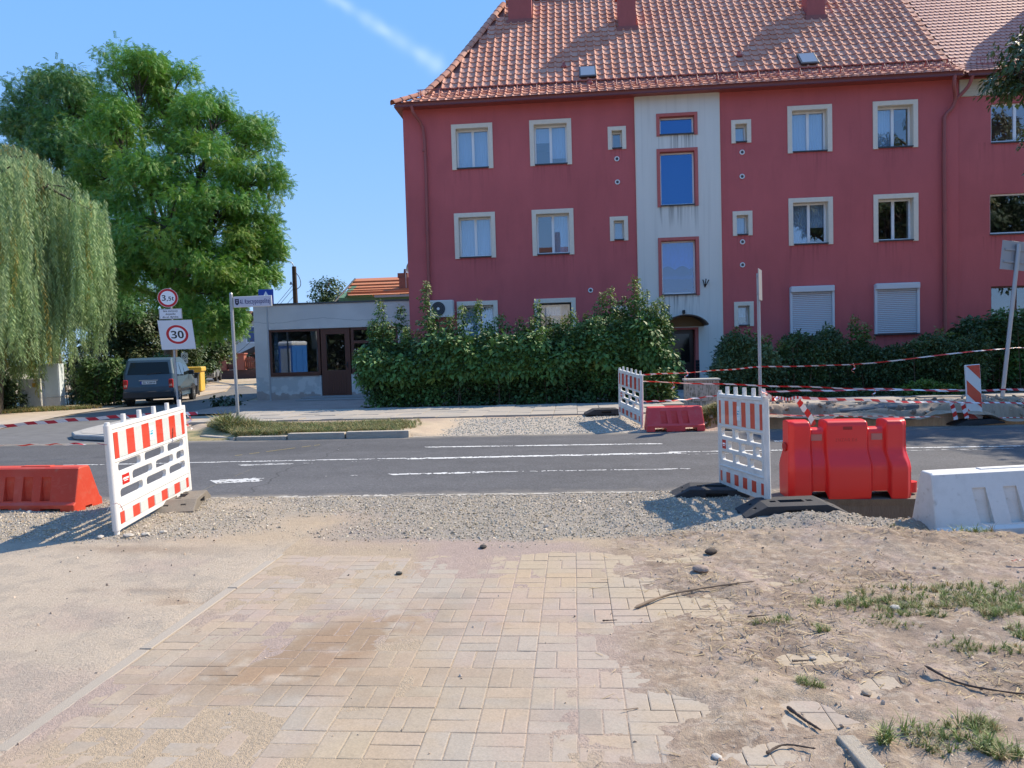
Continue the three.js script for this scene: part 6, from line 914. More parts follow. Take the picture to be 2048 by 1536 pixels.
// crown clumps of the big locust tree, placed from their outline at the tree's distance
const robZ = -33;
function clumpsFrom(list, z, base) { return list.map(([px, py, rp, dz]) => { const p = F(px, py, z + dz), s = rp * Math.abs(z + dz) / FOC; return [p.x - base.x, p.y, dz, s, s * 0.85, s]; }); }
{
  const base = V3(F(345, 780, robZ).x, 0, robZ);
  const list = [[270, 160, 72, 0], [340, 165, 62, -1.5], [230, 250, 60, 1.2], [330, 250, 66, -2], [430, 250, 70, 0.5], [500, 280, 56, -1], [400, 330, 76, 1.5], [505, 355, 56, 1], [300, 360, 80, 2.2], [215, 350, 66, 0], [440, 430, 78, 2], [340, 450, 85, 3], [240, 450, 70, 2], [500, 450, 55, 0.5], [385, 530, 74, 3], [470, 520, 62, 1.5], [530, 500, 32, 0], [430, 590, 58, 2.5], [480, 575, 40, 2], [300, 540, 60, 1.5], [235, 560, 52, 2.5], [395, 650, 44, 2.5], [440, 640, 36, 3], [350, 600, 44, 1], [552, 498, 13, 0.4], [528, 548, 15, 0.4]];
  makeTree('locust_tree', 'tall broad locust tree with light feathery leaves behind the speed sign', 'trees at the side street', [base.x, 0, robZ], { seed: 101, fork: 4.2, lean: 0.2, tr: 0.28, blobs: clumpsFrom(list, robZ, base), leaves: 54000, leaf: robiniaLeaf, clump: 0.55, ls: 0.8, round: 1, col: [0.185, 0.38, 0.055], yellow: 0.09, dense: 3.0 });
}
{
  const z = -38, base = V3(F(120, 780, z).x, 0, z), list = [[80, 185, 46, 0], [140, 190, 55, 1], [60, 235, 50, 0], [190, 210, 50, -1], [130, 260, 75, 1], [50, 260, 36, 1], [190, 300, 70, 1.5], [100, 330, 70, 2], [180, 400, 70, 2], [90, 420, 70, 2], [200, 500, 60, 2.5], [230, 600, 60, 2], [150, 600, 60, 2], [20, 330, 50, 0]];
  makeTree('locust_tree', 'darker locust tree rising behind the willow', 'trees at the side street', [base.x, 0, z], { seed: 131, fork: 4.5, lean: -0.3, tr: 0.26, blobs: clumpsFrom(list, z, base), leaves: 26000, leaf: robiniaLeaf, clump: 0.75, ls: 0.95, round: 1, col: [0.115, 0.27, 0.065], yellow: 0.03, dense: 2.3 });
}
{ // shaded trees and undergrowth further back along the street
  const mk = (lab, z, px, list, seed, col, n) => { const base = V3(F(px, 780, z).x, 0, z); makeTree('street_tree', lab, 'trees at the side street', [base.x, 0, z], { seed, fork: 2.2, tr: 0.2, blobs: clumpsFrom(list, z, base), leaves: n, leaf: broadSprig, clump: 0.8, ls: 1.5, col, dense: 1 }); };
  mk('dense dark tree filling the gap behind the van', -37, 290, [[260, 640, 60, 0], [330, 660, 60, -1], [200, 660, 60, 0], [290, 710, 50, 0], [230, 720, 44, 1], [350, 715, 34, 0]], 151, [0.06, 0.11, 0.03], 5000);
  mk('bright tree beside the silver car', -46, 400, [[400, 690, 40, 0], [370, 700, 36, 1], [420, 660, 36, -1], [430, 700, 26, 0], [395, 725, 22, 1]], 161, [0.07, 0.15, 0.03], 3500);
  mk('hazy tree at the far end of the side street', -74, 455, [[440, 690, 30, 0], [420, 705, 26, 0], [455, 705, 24, 0], [400, 690, 40, -3], [445, 728, 16, 0], [300, 690, 60, -4], [200, 700, 60, -5], [350, 700, 50, -3]], 171, [0.06, 0.115, 0.04], 5000);
  mk('young tree peeking over the shop roof', -44, 655, [[655, 585, 16, 0], [648, 600, 14, 0.4], [668, 602, 12, 0], [656, 568, 8, 0]], 181, [0.06, 0.13, 0.035], 420);
}
// ---------- willow ----------
{
  const z = -21.5, c = F(-25, 640, z), t = thing('weeping_willow', 'weeping willow with long hanging pale green strands', 'tree', [c.x, 0, z], 0), r = RNG(201);
  part('trunk', [tube([V3(0, -0.1, 0), V3(0.1, 2, 0), V3(-0.1, 4, 0.1), V3(0.1, 6, 0)], 0.26, 10, 12)], barkM, t);
  const strand = seed => { const q = RNG(seed), P = []; for (let i = 0; i < 64; i++) { const y = -i / 64 * 1.0 - q() * 0.01, x = 0.03 * Math.sin(i * 0.21 + seed) + 0.02 * (q() - 0.5); const a = q() * 6.283; leafInto(P, V3(x, y, 0.03 * Math.cos(i * 0.17)), V3(Math.cos(a) * 0.6, -0.85 / 3, Math.sin(a) * 0.6).normalize(), V3(q() - 0.5, 0.3, q() - 0.5).normalize(), 0.095, 0.02, 0.05); } // y is later stretched to metres
    return P; };
  // strands are built at 1 m length units of 64 leaves; leaves keep their size by building three lengths
  const build = (L, seed) => { const q = RNG(seed), P = [], n = Math.round(L * 42); for (let i = 0; i < n; i++) { const f = i / n, y = -f * L, x = 0.09 * Math.sin(f * 5 + seed) * L * 0.25; const a = q() * 6.283; leafInto(P, V3(x + 0.05 * (q() - 0.5), y, 0.07 * Math.cos(f * 4 + seed)), V3(Math.cos(a) * 0.55, -0.8, Math.sin(a) * 0.55).normalize(), V3(Math.cos(a + 1.3), 0.5, Math.sin(a + 1.3)).normalize(), 0.12 + 0.05 * q(), 0.024, 0.06); } return leafGeoFrom(P); };
  const gs = [build(1.6, 1), build(2.4, 2), build(3.3, 3)], H = F(20, 270, z).y;
  const ends = []; for (let k = 0; k < 80; k++) { const a = r() * 6.283, d = Math.sqrt(r()), R = 3.5 * d, y = H - 0.3 - 2.2 * Math.pow(d, 2.2) - r() * 0.5; ends.push(V3(Math.cos(a) * R, y, Math.sin(a) * R)); }
  const limb = []; for (const e of ends) { const f = V3(0, 4.4 + r() * 1.5, 0), m = f.clone().lerp(e, 0.6).add(V3(0, 0.9, 0)); limb.push(taper(f, m, 0.08, 0.045, 5), taper(m, e, 0.045, 0.02, 5)); } part('limbs', limb, barkM, t);
  gs.forEach((g, gi) => scatter('crown', g, leafMat(0.5, 0.4), [1500, 1500, 900][gi], (q, o, col) => {
    const e = ends[Math.floor(q() * ends.length)], a = Math.atan2(e.z, e.x) + (q() - 0.5) * 0.9, d0 = Math.hypot(e.x, e.z), u = q(), layer = q();
    const x = e.x + (q() + q() - 1) * 0.75, zz = e.z + (q() + q() - 1) * 0.75, rr = Math.hypot(x, zz); if (rr > 3.45) return false;
    const topY = Math.min(e.y + 0.35, H - 0.1 - 2.3 * Math.pow(rr / 3.8, 2.2) + 0.5 * n2(x, zz, 1.1)); let y = topY - (layer < 0.4 ? 0 : (layer - 0.4) * 1.6 * (topY - 2.2)); const L = [1.6, 2.4, 3.3][gi]; const mb = (x < 0.7 ? 0.45 : 1.5) + 3.0 * smooth(1.9, 3.7, x) + 0.7 * q(); if (y - L < mb) y = L + mb; if (y > topY + 0.35) return false;
    o.position.set(x, y, zz); o.rotation.set((q() - 0.5) * 0.12, q() * 6.283, (q() - 0.5) * 0.12); o.scale.set(1, 0.9 + 0.2 * q(), 1);
    const yel = NT[(Math.floor(e.x * 31 + 500) * 7 + Math.floor(e.z * 17 + 500)) & 65535] < 0.1 ? q() < 0.5 : q() < 0.03, k = (0.8 + 0.4 * q()) * (0.7 + 0.6 * NT[(Math.floor(e.x * 57 + 900) * 13 + Math.floor(e.z * 41 + 900)) & 65535]); if (yel) col.setRGB(0.36 * k, 0.29 * k, 0.06 * k); else col.setRGB(0.34 * k, 0.46 * k, 0.21 * k); return true;
  }, 210 + gi, t));
}
// ---------- hedges and bushes ----------
function makeBush(name, label, cat, group, x0, x1, z0, z1, top, o) {
  const t = thing(name, label, cat, [(x0 + x1) / 2, 0, (z0 + z1) / 2], 0, group), cx = (x0 + x1) / 2, cz = (z0 + z1) / 2, st = [], r = RNG(o.seed);
  for (let k = 0; k < (o.stems || 20); k++) { const x = mix(x0, x1, r()), z = mix(z0, z1, r()), h = top(x) * (0.6 + 0.35 * r()); st.push(taper(V3(x - cx, -0.05, z - cz), V3(x - cx + (r() - 0.5) * 0.4, h, z - cz + (r() - 0.5) * 0.3), 0.018, 0.006, 4)); }
  for (const s of o.shoots || []) st.push(taper(V3(s[0] - cx, 0.4, s[1] - cz), V3(s[0] - cx + (r() - 0.5) * 0.25, s[2], s[1] - cz), 0.014, 0.005, 4));
  part('stems', st, twigM, t);
  scatter('foliage', o.leaf, o.mat || leafM, o.n, (q, ob, c) => {
    const x = mix(x0, x1, q()), z = mix(z0, z1, q()), h = top(x) * (1 - 0.25 * Math.pow(Math.abs((z - cz) / (z1 - z0)) * 2, 3)) * (0.62 + 0.7 * fbm(x * 1.9, z * 1.9 + o.seed, 4)); let y = h * (q() < 0.35 ? 1 - 0.25 * q() * q() : Math.pow(q(), 0.8));
    const edge = Math.min(x - x0, x1 - x); if (edge < 0.3 && q() > edge / 0.3 + 0.25) return false; if (y < (o.low ?? 0.06)) return false;
    const front = q() < 0.45 && !(y < 0.9 && q() < 0.5); const zz = front ? z1 - 0.32 * (1 - clamp(y / h)) - Math.abs(0.16 * q() + 0.75 * Math.max(0, fbm(x * 1.5, y * 1.5 + o.seed, 3) - 0.3)) : z;
    ob.position.set(x - cx, y, zz - cz); ob.rotation.set((q() - 0.5) * 1.4 + (front ? 0.35 : 0), q() * 6.283, (q() - 0.5) * 1.4); ob.scale.setScalar((o.ls || 1) * (0.45 + 0.95 * q()));
    const patch = fbm(x * 1.1 + 7, y * 1.3 + o.seed, 2), col = mix3(o.col, o.col2 || o.col, smooth(0.42, 0.62, patch)), g = green(q, col, 0.3, o.yellow ?? 0.015); c.setRGB(...g); return true;
  }, o.seed + 1, t);
  if (o.extra) scatter('foliage', o.extra[0], o.mat || leafM, o.extra[1], (q, ob, c) => { const x = mix(x0, x1, q()), z = mix(z0, z1, q()), h = top(x) * (0.62 + 0.7 * fbm(x * 1.9, z * 1.9 + o.seed, 4)), y = h * (0.55 + 0.55 * q()); if (fbm(x * 0.9 + 3, y + 11, 2) < 0.46) return false; ob.position.set(x - cx, y, (q() < 0.5 ? z1 + 0.12 * (q() - 0.4) : z) - cz); ob.rotation.set((q() - 0.3) * 1.2, q() * 6.283, (q() - 0.5) * 1.2); ob.scale.setScalar(0.8 + 0.6 * q()); c.setRGB(...green(q, o.extra[2], 0.35, 0.04)); return true; }, o.seed + 4, t);
  if (o.shoots) { let tot = 0; for (const s of o.shoots) tot += Math.round((s[2] - s[3]) * 30); const list = []; for (const s of o.shoots) { const n = Math.round((s[2] - s[3]) * 46); for (let k = 0; k < n; k++) list.push([s, k / n]); } let i = 0; scatter('shoot_leaves', o.shootLeaf || mapleSprig, o.mat || leafM, list.length, (q, ob, c) => { const [s, f] = list[i++ % list.length]; const w = 0.2 * (1 - f * 0.8); ob.position.set(s[0] - cx + (q() - 0.5) * 2 * w, mix(s[3], s[2], f), s[1] - cz + (q() - 0.5) * 2 * w); ob.rotation.set((q() - 0.5), q() * 6.283, (q() - 0.5)); ob.scale.setScalar((0.55 + 0.5 * q()) * (1 - 0.35 * f)); const g = green(q, f > 0.75 ? [0.20, 0.28, 0.06] : [0.10, 0.205, 0.045], 0.3); c.setRGB(...g); return true; }, o.seed + 2, t); }
  return t;
}
const topFrom = (list, z, dz = 0) => { const p = list.map(([px, py]) => F(px, py, z)); return x => { if (x <= p[0].x) return p[0].y; for (let i = 1; i < p.length; i++) if (x <= p[i].x) return mix(p[i - 1].y, p[i].y, smooth(p[i - 1].x, p[i].x, x)); return p[p.length - 1].y; }; };
{
  const z = -19.2, L = [[725, 710], [770, 690], [830, 690], [880, 676], [930, 690], [1000, 686], [1060, 684], [1110, 686], [1160, 672], [1210, 655], [1260, 660], [1300, 672], [1345, 715]];
  const sh = [[850, 562, 660], [760, 600, 660], [800, 610, 660], [775, 640, 690], [955, 598, 660], [1002, 628, 660], [925, 610, 660], [1075, 602, 660], [1110, 640, 670], [1145, 620, 670], [1205, 585, 660], [1232, 600, 660], [1270, 553, 660], [1278, 575, 660], [1262, 600, 660], [1322, 590, 680], [1318, 630, 690], [1190, 610, 660], [1300, 625, 690], [1222, 575, 660], [1250, 590, 660], [1290, 580, 670], [1310, 600, 680], [1332, 610, 690], [1175, 625, 670], [1040, 635, 670], [980, 640, 670], [900, 630, 670], [745, 640, 690], [870, 620, 670], [1130, 635, 670]].concat((() => { const r = RNG(305), l = []; for (let k = 0; k < 46; k++) { const px = 735 + 600 * r(), d = 25 + 45 * r() * r(); l.push([px, 690 - d - (px > 1180 ? 25 : 0), 705 - (px > 1180 ? 20 : 0)]); } return l; })()).map(([px, t, b], i) => { const zz = z - 0.25 - 0.5 * (i % 3) / 2, q = F(px, t, zz), w = F(px, b, zz); return [q.x, zz, q.y, w.y]; });
  makeBush('overgrown_hedge', 'long overgrown mixed hedge in front of the red block', 'hedge', null, F(722, 750, z).x, F(1350, 750, z).x, z - 1.5, z + 0.1, topFrom(L, z), { seed: 301, n: 17000, leaf: hedgeSprig, mat: leafGloss, col: [0.065, 0.15, 0.042], col2: [0.115, 0.24, 0.055], stems: 70, shoots: sh, yellow: 0.025, ls: 0.95, extra: [mapleSprig, 2600, [0.115, 0.235, 0.05]] });
  const wild = F(715, 800, z).x; makeBush('weeds', 'green weeds spilling out at the hedge end behind the far fence', 'weeds', null, F(1285, 800, -18.6).x, F(1345, 800, -18.6).x, -18.9, -18.3, x => 0.75, { seed: 311, n: 420, leaf: broadSprig, col: [0.11, 0.19, 0.04], stems: 8 });
}
{
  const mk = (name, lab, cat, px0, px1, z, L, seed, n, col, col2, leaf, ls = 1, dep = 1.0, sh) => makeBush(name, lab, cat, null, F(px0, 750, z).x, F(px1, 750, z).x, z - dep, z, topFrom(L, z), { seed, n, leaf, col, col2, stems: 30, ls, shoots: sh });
  mk('shrub', 'rounded silvery green shrub beside the entrance tower', 'shrub', 1432, 1568, -20.2, [[1432, 745], [1460, 690], [1500, 675], [1530, 700], [1568, 740]], 321, 2600, [0.095, 0.165, 0.06], [0.15, 0.23, 0.095], smallSprig, 1.25, 1.4, [[1470, 652, 700], [1495, 655, 700], [1515, 662, 700], [1535, 668, 720], [1562, 680, 740]].map(([p, a, b]) => { const q = F(p, a, -20.6), w = F(p, b, -20.6); return [q.x, -20.6, q.y, w.y]; }));
  mk('hedge', 'clipped dark hedge below the roller shutters', 'hedge', 1560, 1985, -20.4, [[1560, 740], [1580, 690], [1620, 672], [1680, 668], [1720, 690], [1800, 690], [1870, 688], [1930, 680], [1985, 690]], 331, 6800, [0.065, 0.13, 0.042], [0.11, 0.195, 0.06], smallSprig, 1.3, 1.2, [[1708, 630, 690], [1716, 650, 700], [1875, 655, 700], [1895, 662, 700], [1920, 668, 700], [1655, 650, 690], [1730, 645, 690]].map(([p, a, b]) => { const q = F(p, a, -20.9), w = F(p, b, -20.9); return [q.x, -20.9, q.y, w.y]; }));
  mk('tall_shrub', 'tall feathery green shrub by the leaning sign pole', 'shrub', 1915, 2110, -20.8, [[1915, 700], [1950, 655], [1985, 640], [2010, 622], [2048, 625], [2110, 640]], 341, 3600, [0.06, 0.13, 0.04], [0.1, 0.22, 0.045], broadSprig, 1.1, 1.5);
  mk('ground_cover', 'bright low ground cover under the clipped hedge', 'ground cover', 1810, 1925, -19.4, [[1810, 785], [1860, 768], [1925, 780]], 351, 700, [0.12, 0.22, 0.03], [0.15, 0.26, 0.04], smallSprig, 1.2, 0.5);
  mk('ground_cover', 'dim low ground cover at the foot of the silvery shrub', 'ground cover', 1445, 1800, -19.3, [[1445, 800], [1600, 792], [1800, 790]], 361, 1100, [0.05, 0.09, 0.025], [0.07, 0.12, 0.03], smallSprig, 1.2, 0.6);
}
{ // left of the side street
  const mk = (name, lab, cat, px0, px1, z, L, seed, n, col, col2, leaf, ls, dep) => makeBush(name, lab, cat, null, F(px0, 750, z).x, F(px1, 750, z).x, z - dep, z, topFrom(L, z), { seed, n, leaf, col, col2, stems: 30, ls });
  mk('beech_hedge', 'leafy square hedge between the cabinets and the van', 'hedge', 150, 224, -24.2, [[150, 735], [170, 722], [222, 724]], 401, 2600, [0.09, 0.18, 0.045], [0.18, 0.29, 0.06], broadSprig, 0.95, 1.0);
  mk('beech_hedge', 'lower hedge running back behind the van', 'hedge', 222, 330, -28.5, [[222, 722], [330, 718]], 411, 2600, [0.065, 0.14, 0.04], [0.12, 0.22, 0.05], broadSprig, 1.0, 1.2);
  mk('privet_bush', 'dark bush in front of the low grey cabinet', 'bush', -110, -4, -21.9, [[-110, 750], [-40, 756], [-20, 770], [-4, 795]], 421, 2800, [0.07, 0.11, 0.035], [0.1, 0.15, 0.045], broadSprig, 0.9, 1.2);
  mk('shade_bush', 'feathery shaded bush under the willow edge', 'bush', 120, 185, -25.5, [[120, 720], [150, 700], [185, 712]], 431, 1500, [0.05, 0.085, 0.035], [0.07, 0.11, 0.05], smallSprig, 1.4, 1.0);
  mk('small_conifer', 'bright green conifer beside the no-parking board', 'tree', 370, 396, -38, [[370, 760], [383, 690], [396, 760]], 441, 900, [0.06, 0.14, 0.025], [0.08, 0.17, 0.03], smallSprig, 1.6, 0.8);
  mk('garden_bush', 'dark garden bush behind the brick fence', 'bush', 478, 508, -55, [[478, 728], [492, 712], [508, 730]], 451, 500, [0.03, 0.05, 0.02], [0.045, 0.07, 0.03], smallSprig, 2, 0.8);
}
// ---------- maple at the right, its crown reaching into the frame; trees the panes mirror ----------
{
  const blobs = (s) => { const r = RNG(s), b = []; for (let k = 0; k < 15; k++) { const a = r() * 6.283, d = Math.sqrt(r()) * 3.1; b.push([Math.cos(a) * d, 6.2 + 3.6 * r() - d * 0.35, Math.sin(a) * d, 1.5, 1.2, 1.5]); } return b; };
  const p0 = F(2030, 90, -16.2), p1 = F(2012, 170, -16.2), p2 = F(2045, 40, -16.2), base = V3(13.3, 0, -16.4);
  const bl = blobs(5).filter(b => base.x + b[0] > 11.0); bl.push([p0.x + 0.5 - base.x, p0.y, 0.2, 0.45, 0.45, 0.5], [p1.x + 0.15 - base.x, p1.y, 0.2, 0.22, 0.3, 0.3], [p2.x + 0.7 - base.x, p2.y, 0.2, 0.5, 0.45, 0.5], [p0.x + 1.5 - base.x, p0.y + 0.3, 0.2, 0.8, 0.7, 0.8]);
  makeTree('maple_tree', 'leafy street tree whose branches hang in at the terraced block', 'trees at the road', [base.x, 0, base.z], { seed: 501, fork: 3.2, tr: 0.19, blobs: bl, leaves: 5200, leaf: mapleSprig, clump: 0.5, ls: 0.85, col: [0.075, 0.125, 0.034], yellow: 0.05 });
  const big = s => { const r = RNG(s), b = []; for (let k = 0; k < 12; k++) { const a = r() * 6.283, d = Math.sqrt(r()) * 4; b.push([Math.cos(a) * d, 7 + 8 * r() - d * 0.5, Math.sin(a) * d, 2.3, 1.9, 2.3]); } return b; };
  for (const [x, z, s, sc] of [[20.5, 4, 11, 1], [27.5, 6, 12, 1], [-19, 6, 13, 0.9], [-27, 3, 14, 0.9], [-12.5, 13, 15, 0.85]]) { const b = big(s).map(q => q.map(v => v * sc)); makeTree('yard_tree', 'large leafy tree across the road, seen only mirrored in the panes', 'trees mirrored in the panes', [x, 0, z], { seed: 520 + s, fork: 4, tr: 0.3, blobs: b, leaves: 4200, leaf: mapleSprig, clump: 1.0, ls: 2.2, col: [0.05, 0.09, 0.03] }); }
}
// ---------- grass, weeds, straw ----------
const blade = (() => { const P = [], r = RNG(9); for (let i = 0; i < 9; i++) { const a = r() * 6.283, l = 0.6 + 0.5 * r(), b = 0.35 + 0.5 * r(), w = 0.035, bx = 0.12 * (r() - 0.5), bz = 0.12 * (r() - 0.5), c = Math.cos(a), s = Math.sin(a), q = (t, k) => [bx + c * b * t * t + k * -s * w * (1 - t * 0.8), l * (t - 0.25 * t * t), bz + s * b * t * t + k * c * w * (1 - t * 0.8)]; P.push(...q(0, -1), ...q(0, 1), ...q(0.55, 1), ...q(0, -1), ...q(0.55, 1), ...q(0.55, -1), ...q(0.55, -1), ...q(0.55, 1), ...q(1, 0)); } return leafGeoFrom(P); })();
const grassM = phys({ color: lin(1, 1, 1), roughness: 0.7, transmission: 0.25, thickness: 0, side: THREE.DoubleSide });
const tufts = [[2.05, -4.33, 0.45, 0.22, 1], [1.55, -4.25, 0.25, 0.08, 0.9], [2.35, -4.2, 0.5, 0.3, 0.9], [2.2, -4.0, 0.35, 0.18, 0.8], [1.75, -4.05, 0.3, 0.1, 0.7], [1.05, -4.0, 0.14, 0.04, 0.6], [1.2, -3.88, 0.06, 0.03, 0.8], [0.98, -3.27, 0.05, 0.03, 0.7], [0.8, -3.27, 0.05, 0.03, 0.6], [1.32, -2.8, 0.13, 0.07, 1], [1.5, -2.9, 0.05, 0.03, 0.9], [1.45, -2.7, 0.06, 0.04, 1], [1.12, -2.78, 0.04, 0.04, 1.3], [2.5, -3.6, 0.4, 0.2, 0.6], [2.1, -3.75, 0.25, 0.12, 0.9], [1.35, -4.75, 0.06, 0.03, 0.4], [2.95, -5.85, 0.12, 0.06, 1.6], [2.45, -5.9, 0.05, 0.03, 1], [1.75, -3.65, 0.1, 0.06, 0.6]];
tag(scatter('grass', blade, grassM, 2300, (r, o, c) => { const t = tufts[Math.floor(r() * tufts.length)], a = r() * 6.283, d = Math.pow(r(), 0.7); const big = t[2] * t[3]; if (r() > 0.12 + big * 9) return false; const x = t[0] + Math.cos(a) * d * t[2] * 1.25, z = t[1] + Math.sin(a) * d * t[3] * 1.5; if (fbm(x * 5, z * 8, 3) < 0.44) return false; o.position.set(x, hNear(x, z) - 0.004, z); o.rotation.set((r() - 0.5) * 0.5, r() * 6, (r() - 0.5) * 0.5); o.scale.setScalar((0.03 + 0.07 * r() * r()) * t[4]); const dry = r() < 0.3; const k = 0.7 + 0.6 * r(); dry ? c.setRGB(0.40 * k, 0.31 * k, 0.15 * k) : c.setRGB(0.19 * k, 0.25 * k, 0.06 * k); return true; }, 601), 'sparse tufts of grass in the dirt beside the driveway', 'grass');
tag(scatter('dry_straw', (() => { const P = []; P.push(-0.5, 0, 0.035, 0.5, 0.06, 0.02, -0.5, 0, -0.035, -0.5, 0, -0.035, 0.5, 0.06, 0.02, 0.45, 0.05, -0.03); return leafGeoFrom(P); })(), std({ color: lin(1, 1, 1), roughness: 0.9, side: THREE.DoubleSide }), 9000, (r, o, c) => { const x = mix(0.05, 4.2, r()), z = mix(-5.9, -2.3, r()); if (r() > smooth(0.35, 0.65, fbm(x * 1.7 + 3, z * 2.1, 3)) * smooth(0.2, 0.9, x) + 0.04) return false; const s = 0.015 + 0.075 * r() * r(); o.position.set(x, hNear(x, z) + 0.003 + 0.006 * r(), z); o.rotation.set((r() - 0.5) * 0.5, r() * 6, (r() - 0.5) * 0.35); o.scale.set(s, s * 0.6, s * 1.1); const k = 0.6 + 0.7 * r(); r() < 0.25 ? c.setRGB(0.13 * k, 0.085 * k, 0.055 * k) : c.setRGB(0.42 * k, 0.32 * k, 0.18 * k); return true; }, 602), 'dry straw and dead grass littering the dirt', 'dry grass');
tag(scatter('grass', blade, grassM, 6500, (r, o, c) => { const x = mix(-7.9, -2.9, r()), z = mix(-15.4, -13.2, r()); const w = (1 - smooth(-3.6, -3.0, x + 0.3 * n2(x, z, 2))) * smooth(-15.3, -14.5, z + 0.6 * n2(x, z, 1.2)); if (r() > w * (0.3 + 0.9 * fbm(x * 2, z * 2, 2)) || (x < -6.2 && -z - 13.2 < (-6.2 - x) * 1.25)) return false; const weed = blob(x, z, -7.0, -14.3, 0.7, 0.6) * 3; o.position.set(x, hFar(x, z) - 0.01, z); o.rotation.set((r() - 0.5) * 0.6, r() * 6, (r() - 0.5) * 0.6); o.scale.setScalar((0.06 + 0.09 * r()) * (1 + weed * r())); const k = 0.7 + 0.6 * r(); r() < 0.45 ? c.setRGB(0.30 * k, 0.24 * k, 0.09 * k) : c.setRGB(0.14 * k, 0.19 * k, 0.045 * k); return true; }, 603), 'patchy grass strip behind the far kerb stones', 'grass');
tag(scatter('grass', blade, grassM, 3000, (r, o, c) => { const t = r(), p = t < 0.5 ? [mix(-18.2, -14.9, r()), mix(-23.2, -21.2, r())] : [mix(2.1, 3.2, r()), mix(-15.2, -14.4, r())]; if (t < 0.5 && p[1] > -21.2 - (p[0] + 18.2) * 0.75 + 0.4 * r()) return false; if (t >= 0.5 && ftW(p[0], p[1]) > 0.3) return false; o.position.set(p[0], t < 0.5 ? 0 : hFar(...p), p[1]); o.rotation.set((r() - 0.5) * 0.6, r() * 6, (r() - 0.5) * 0.6); o.scale.setScalar(0.09 + 0.12 * r()); const k = 0.7 + 0.6 * r(); r() < 0.5 ? c.setRGB(0.32 * k, 0.24 * k, 0.08 * k) : c.setRGB(0.14 * k, 0.18 * k, 0.045 * k); return true; }, 604), 'rough dry grass along the verge below the cabinets', 'grass');
makeBush('tall_hedge', 'tall dark hedge across the side street, mirrored in the shop panes', 'hedge', null, -30, -10.5, 3.5, 6, x => 5.6, { seed: 801, n: 4200, leaf: broadSprig, ls: 4.5, col: [0.03, 0.05, 0.02], stems: 30 });
// ---------- sticks, stones and a twig ----------
const woodM = std({ map: grainTex([0.22, 0.16, 0.11], 0.3, 12), roughness: 0.9 }), woodDark = std({ map: grainTex([0.08, 0.055, 0.042], 0.3, 12), roughness: 0.9 });
const onG = (x, z, dy = 0.012) => V3(x, Math.max(hNear(x, z), 0) + dy, z);
function stick(label, pts, r0, m, name = 'stick') {   // knotty, tapering
  const c = new THREE.CatmullRomCurve3(pts), g = new THREE.TubeGeometry(c, 36, 1, 7, false), p = g.attributes.position, v = V3(0, 0, 0);
  for (let i = 0; i <= 36; i++) { const q = c.getPointAt(i / 36), r = r0 * (1.15 - 0.65 * i / 36) * (0.7 + 0.6 * fbm(i * 0.5 + r0 * 900, 2, 2)) * (i === 0 || i === 36 ? 0.35 : 1); for (let k = 0; k <= 7; k++) { const n = i * 8 + k; v.fromBufferAttribute(p, n).sub(q).multiplyScalar(r * (0.85 + 0.3 * NT[(i * 9 + (k % 7)) & 65535])); p.setXYZ(n, q.x + v.x, q.y + v.y, q.z + v.z); } }
  g.computeVertexNormals(); return solo(name, g, m, label, name === 'stick' ? 'stick' : 'twig');
}
stick('long pale crooked stick lying on the dirt beside the pavers', [onG(0.31, -4.25), onG(0.42, -4.36, 0.018), onG(0.52, -4.46, 0.016), onG(0.62, -4.5, 0.02), onG(0.85, -4.58, 0.02), onG(1.07, -4.63, 0.02)], 0.0085, woodM);
stick('thin dark twig arching over the dirt below the grass', [onG(1.52, -3.41, 0.02), onG(1.6, -3.3, 0.012), onG(1.72, -3.2, 0.012), onG(1.9, -3.17, 0.014), onG(2.1, -3.2, 0.02)], 0.005, woodDark, 'twig');
stick('short thick dark broken stick near the exposed pavers', [onG(0.83, -3.07), onG(0.87, -2.97), onG(0.905, -2.88)], 0.008, woodDark);
stick('short grey twig next to a pebble', [onG(0.98, -3.53), onG(1.06, -3.54)], 0.006, woodM, 'twig');
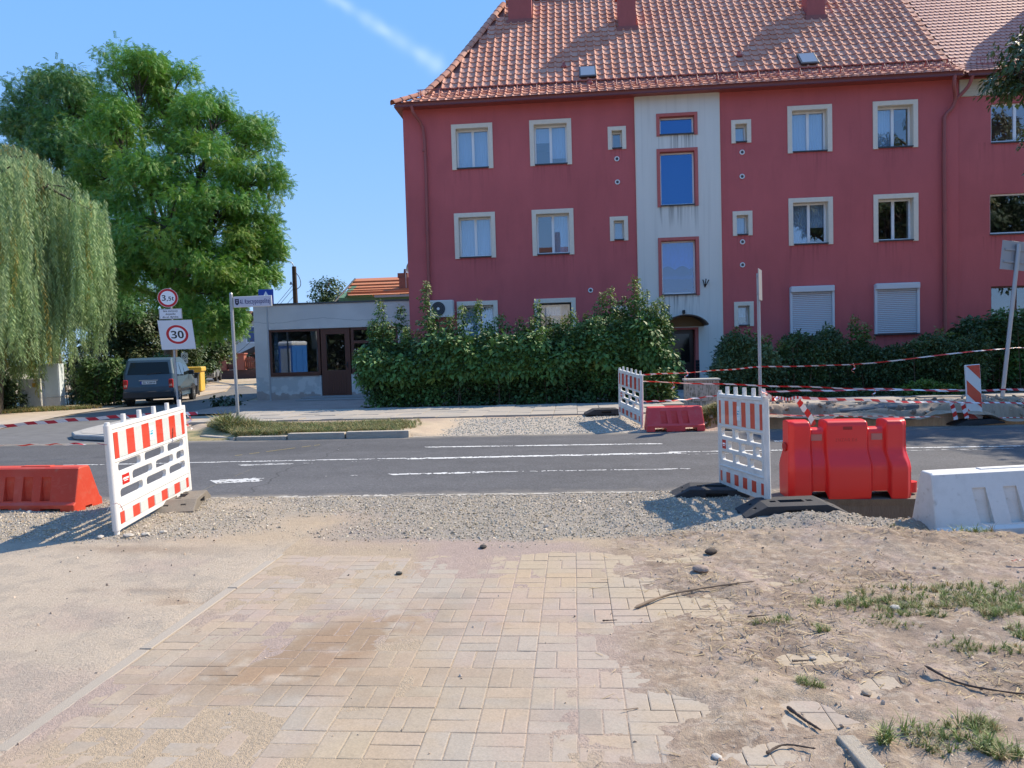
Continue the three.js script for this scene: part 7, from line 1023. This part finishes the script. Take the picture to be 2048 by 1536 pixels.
stick('small straight twig in the sandy dirt', [onG(0.9, -4.08), onG(1.02, -4.09)], 0.004, woodDark, 'twig');
stick('curved bark strip on the dirt by the twig', [onG(0.66, -2.72), onG(0.74, -2.78), onG(0.84, -2.74)], 0.005, woodDark, 'bark_strip');
stick('little twig by the paver edge', [onG(0.12, -4.05), onG(0.2, -4.06)], 0.004, woodDark, 'twig');
function stone(label, x, z, s, c, seed) { const g = stoneGeo(seed, 2).scale(s * 1.25, s * 0.8, s); const m = solo('stone', g, std({ map: grainTex(c, 0.25, 8), roughness: 0.9 }), label, 'stone', 'loose stones'); m.position.copy(onG(x, z, s * 0.4)); m.rotation.y = seed; return m; }
stone('brownish fist-sized stone on the sand', 0.79, -4.9, 0.045, [0.32, 0.24, 0.19], 31); stone('dark stone on the yellow sand', 0.94, -5.38, 0.038, [0.06, 0.045, 0.035], 32); stone('small dark stone on the far paver edge', -0.72, -5.58, 0.026, [0.05, 0.045, 0.04], 33); stone('dark stone on the paver joint', -1.22, -4.95, 0.02, [0.07, 0.07, 0.06], 34); stone('pale pebble beside the short twig', 1.09, -3.58, 0.014, [0.42, 0.37, 0.31], 35); stone('brown pebble between dry grass', 1.2, -3.22, 0.02, [0.34, 0.27, 0.2], 36); stone('white pebble in the foreground dirt', 0.48, -2.7, 0.016, [0.5, 0.47, 0.42], 37); stone('whitish lump beside the grass patch', 1.72, -4.2, 0.024, [0.46, 0.43, 0.38], 38);
for (const [x, z, s, k] of [[-3.75, -5.93, 0.035, 41], [-3.62, -5.96, 0.03, 42], [-3.98, -5.9, 0.028, 43], [-3.5, -6.02, 0.025, 44]]) stone('pale stone at the foot of the bare fence post', x, z, s, [0.46, 0.42, 0.36], k);
// fallen leafy branch at the side street corner
makeBush('fallen_branch', 'leafy cut branch lying on the side street in the shade', 'branch', null, -11.3, -10.2, -22.5, -22.2, x => 0.24, { seed: 701, n: 40, leaf: mapleSprig, col: [0.045, 0.085, 0.03], stems: 6, low: 0.02 });

renderer.render(scene, camera);
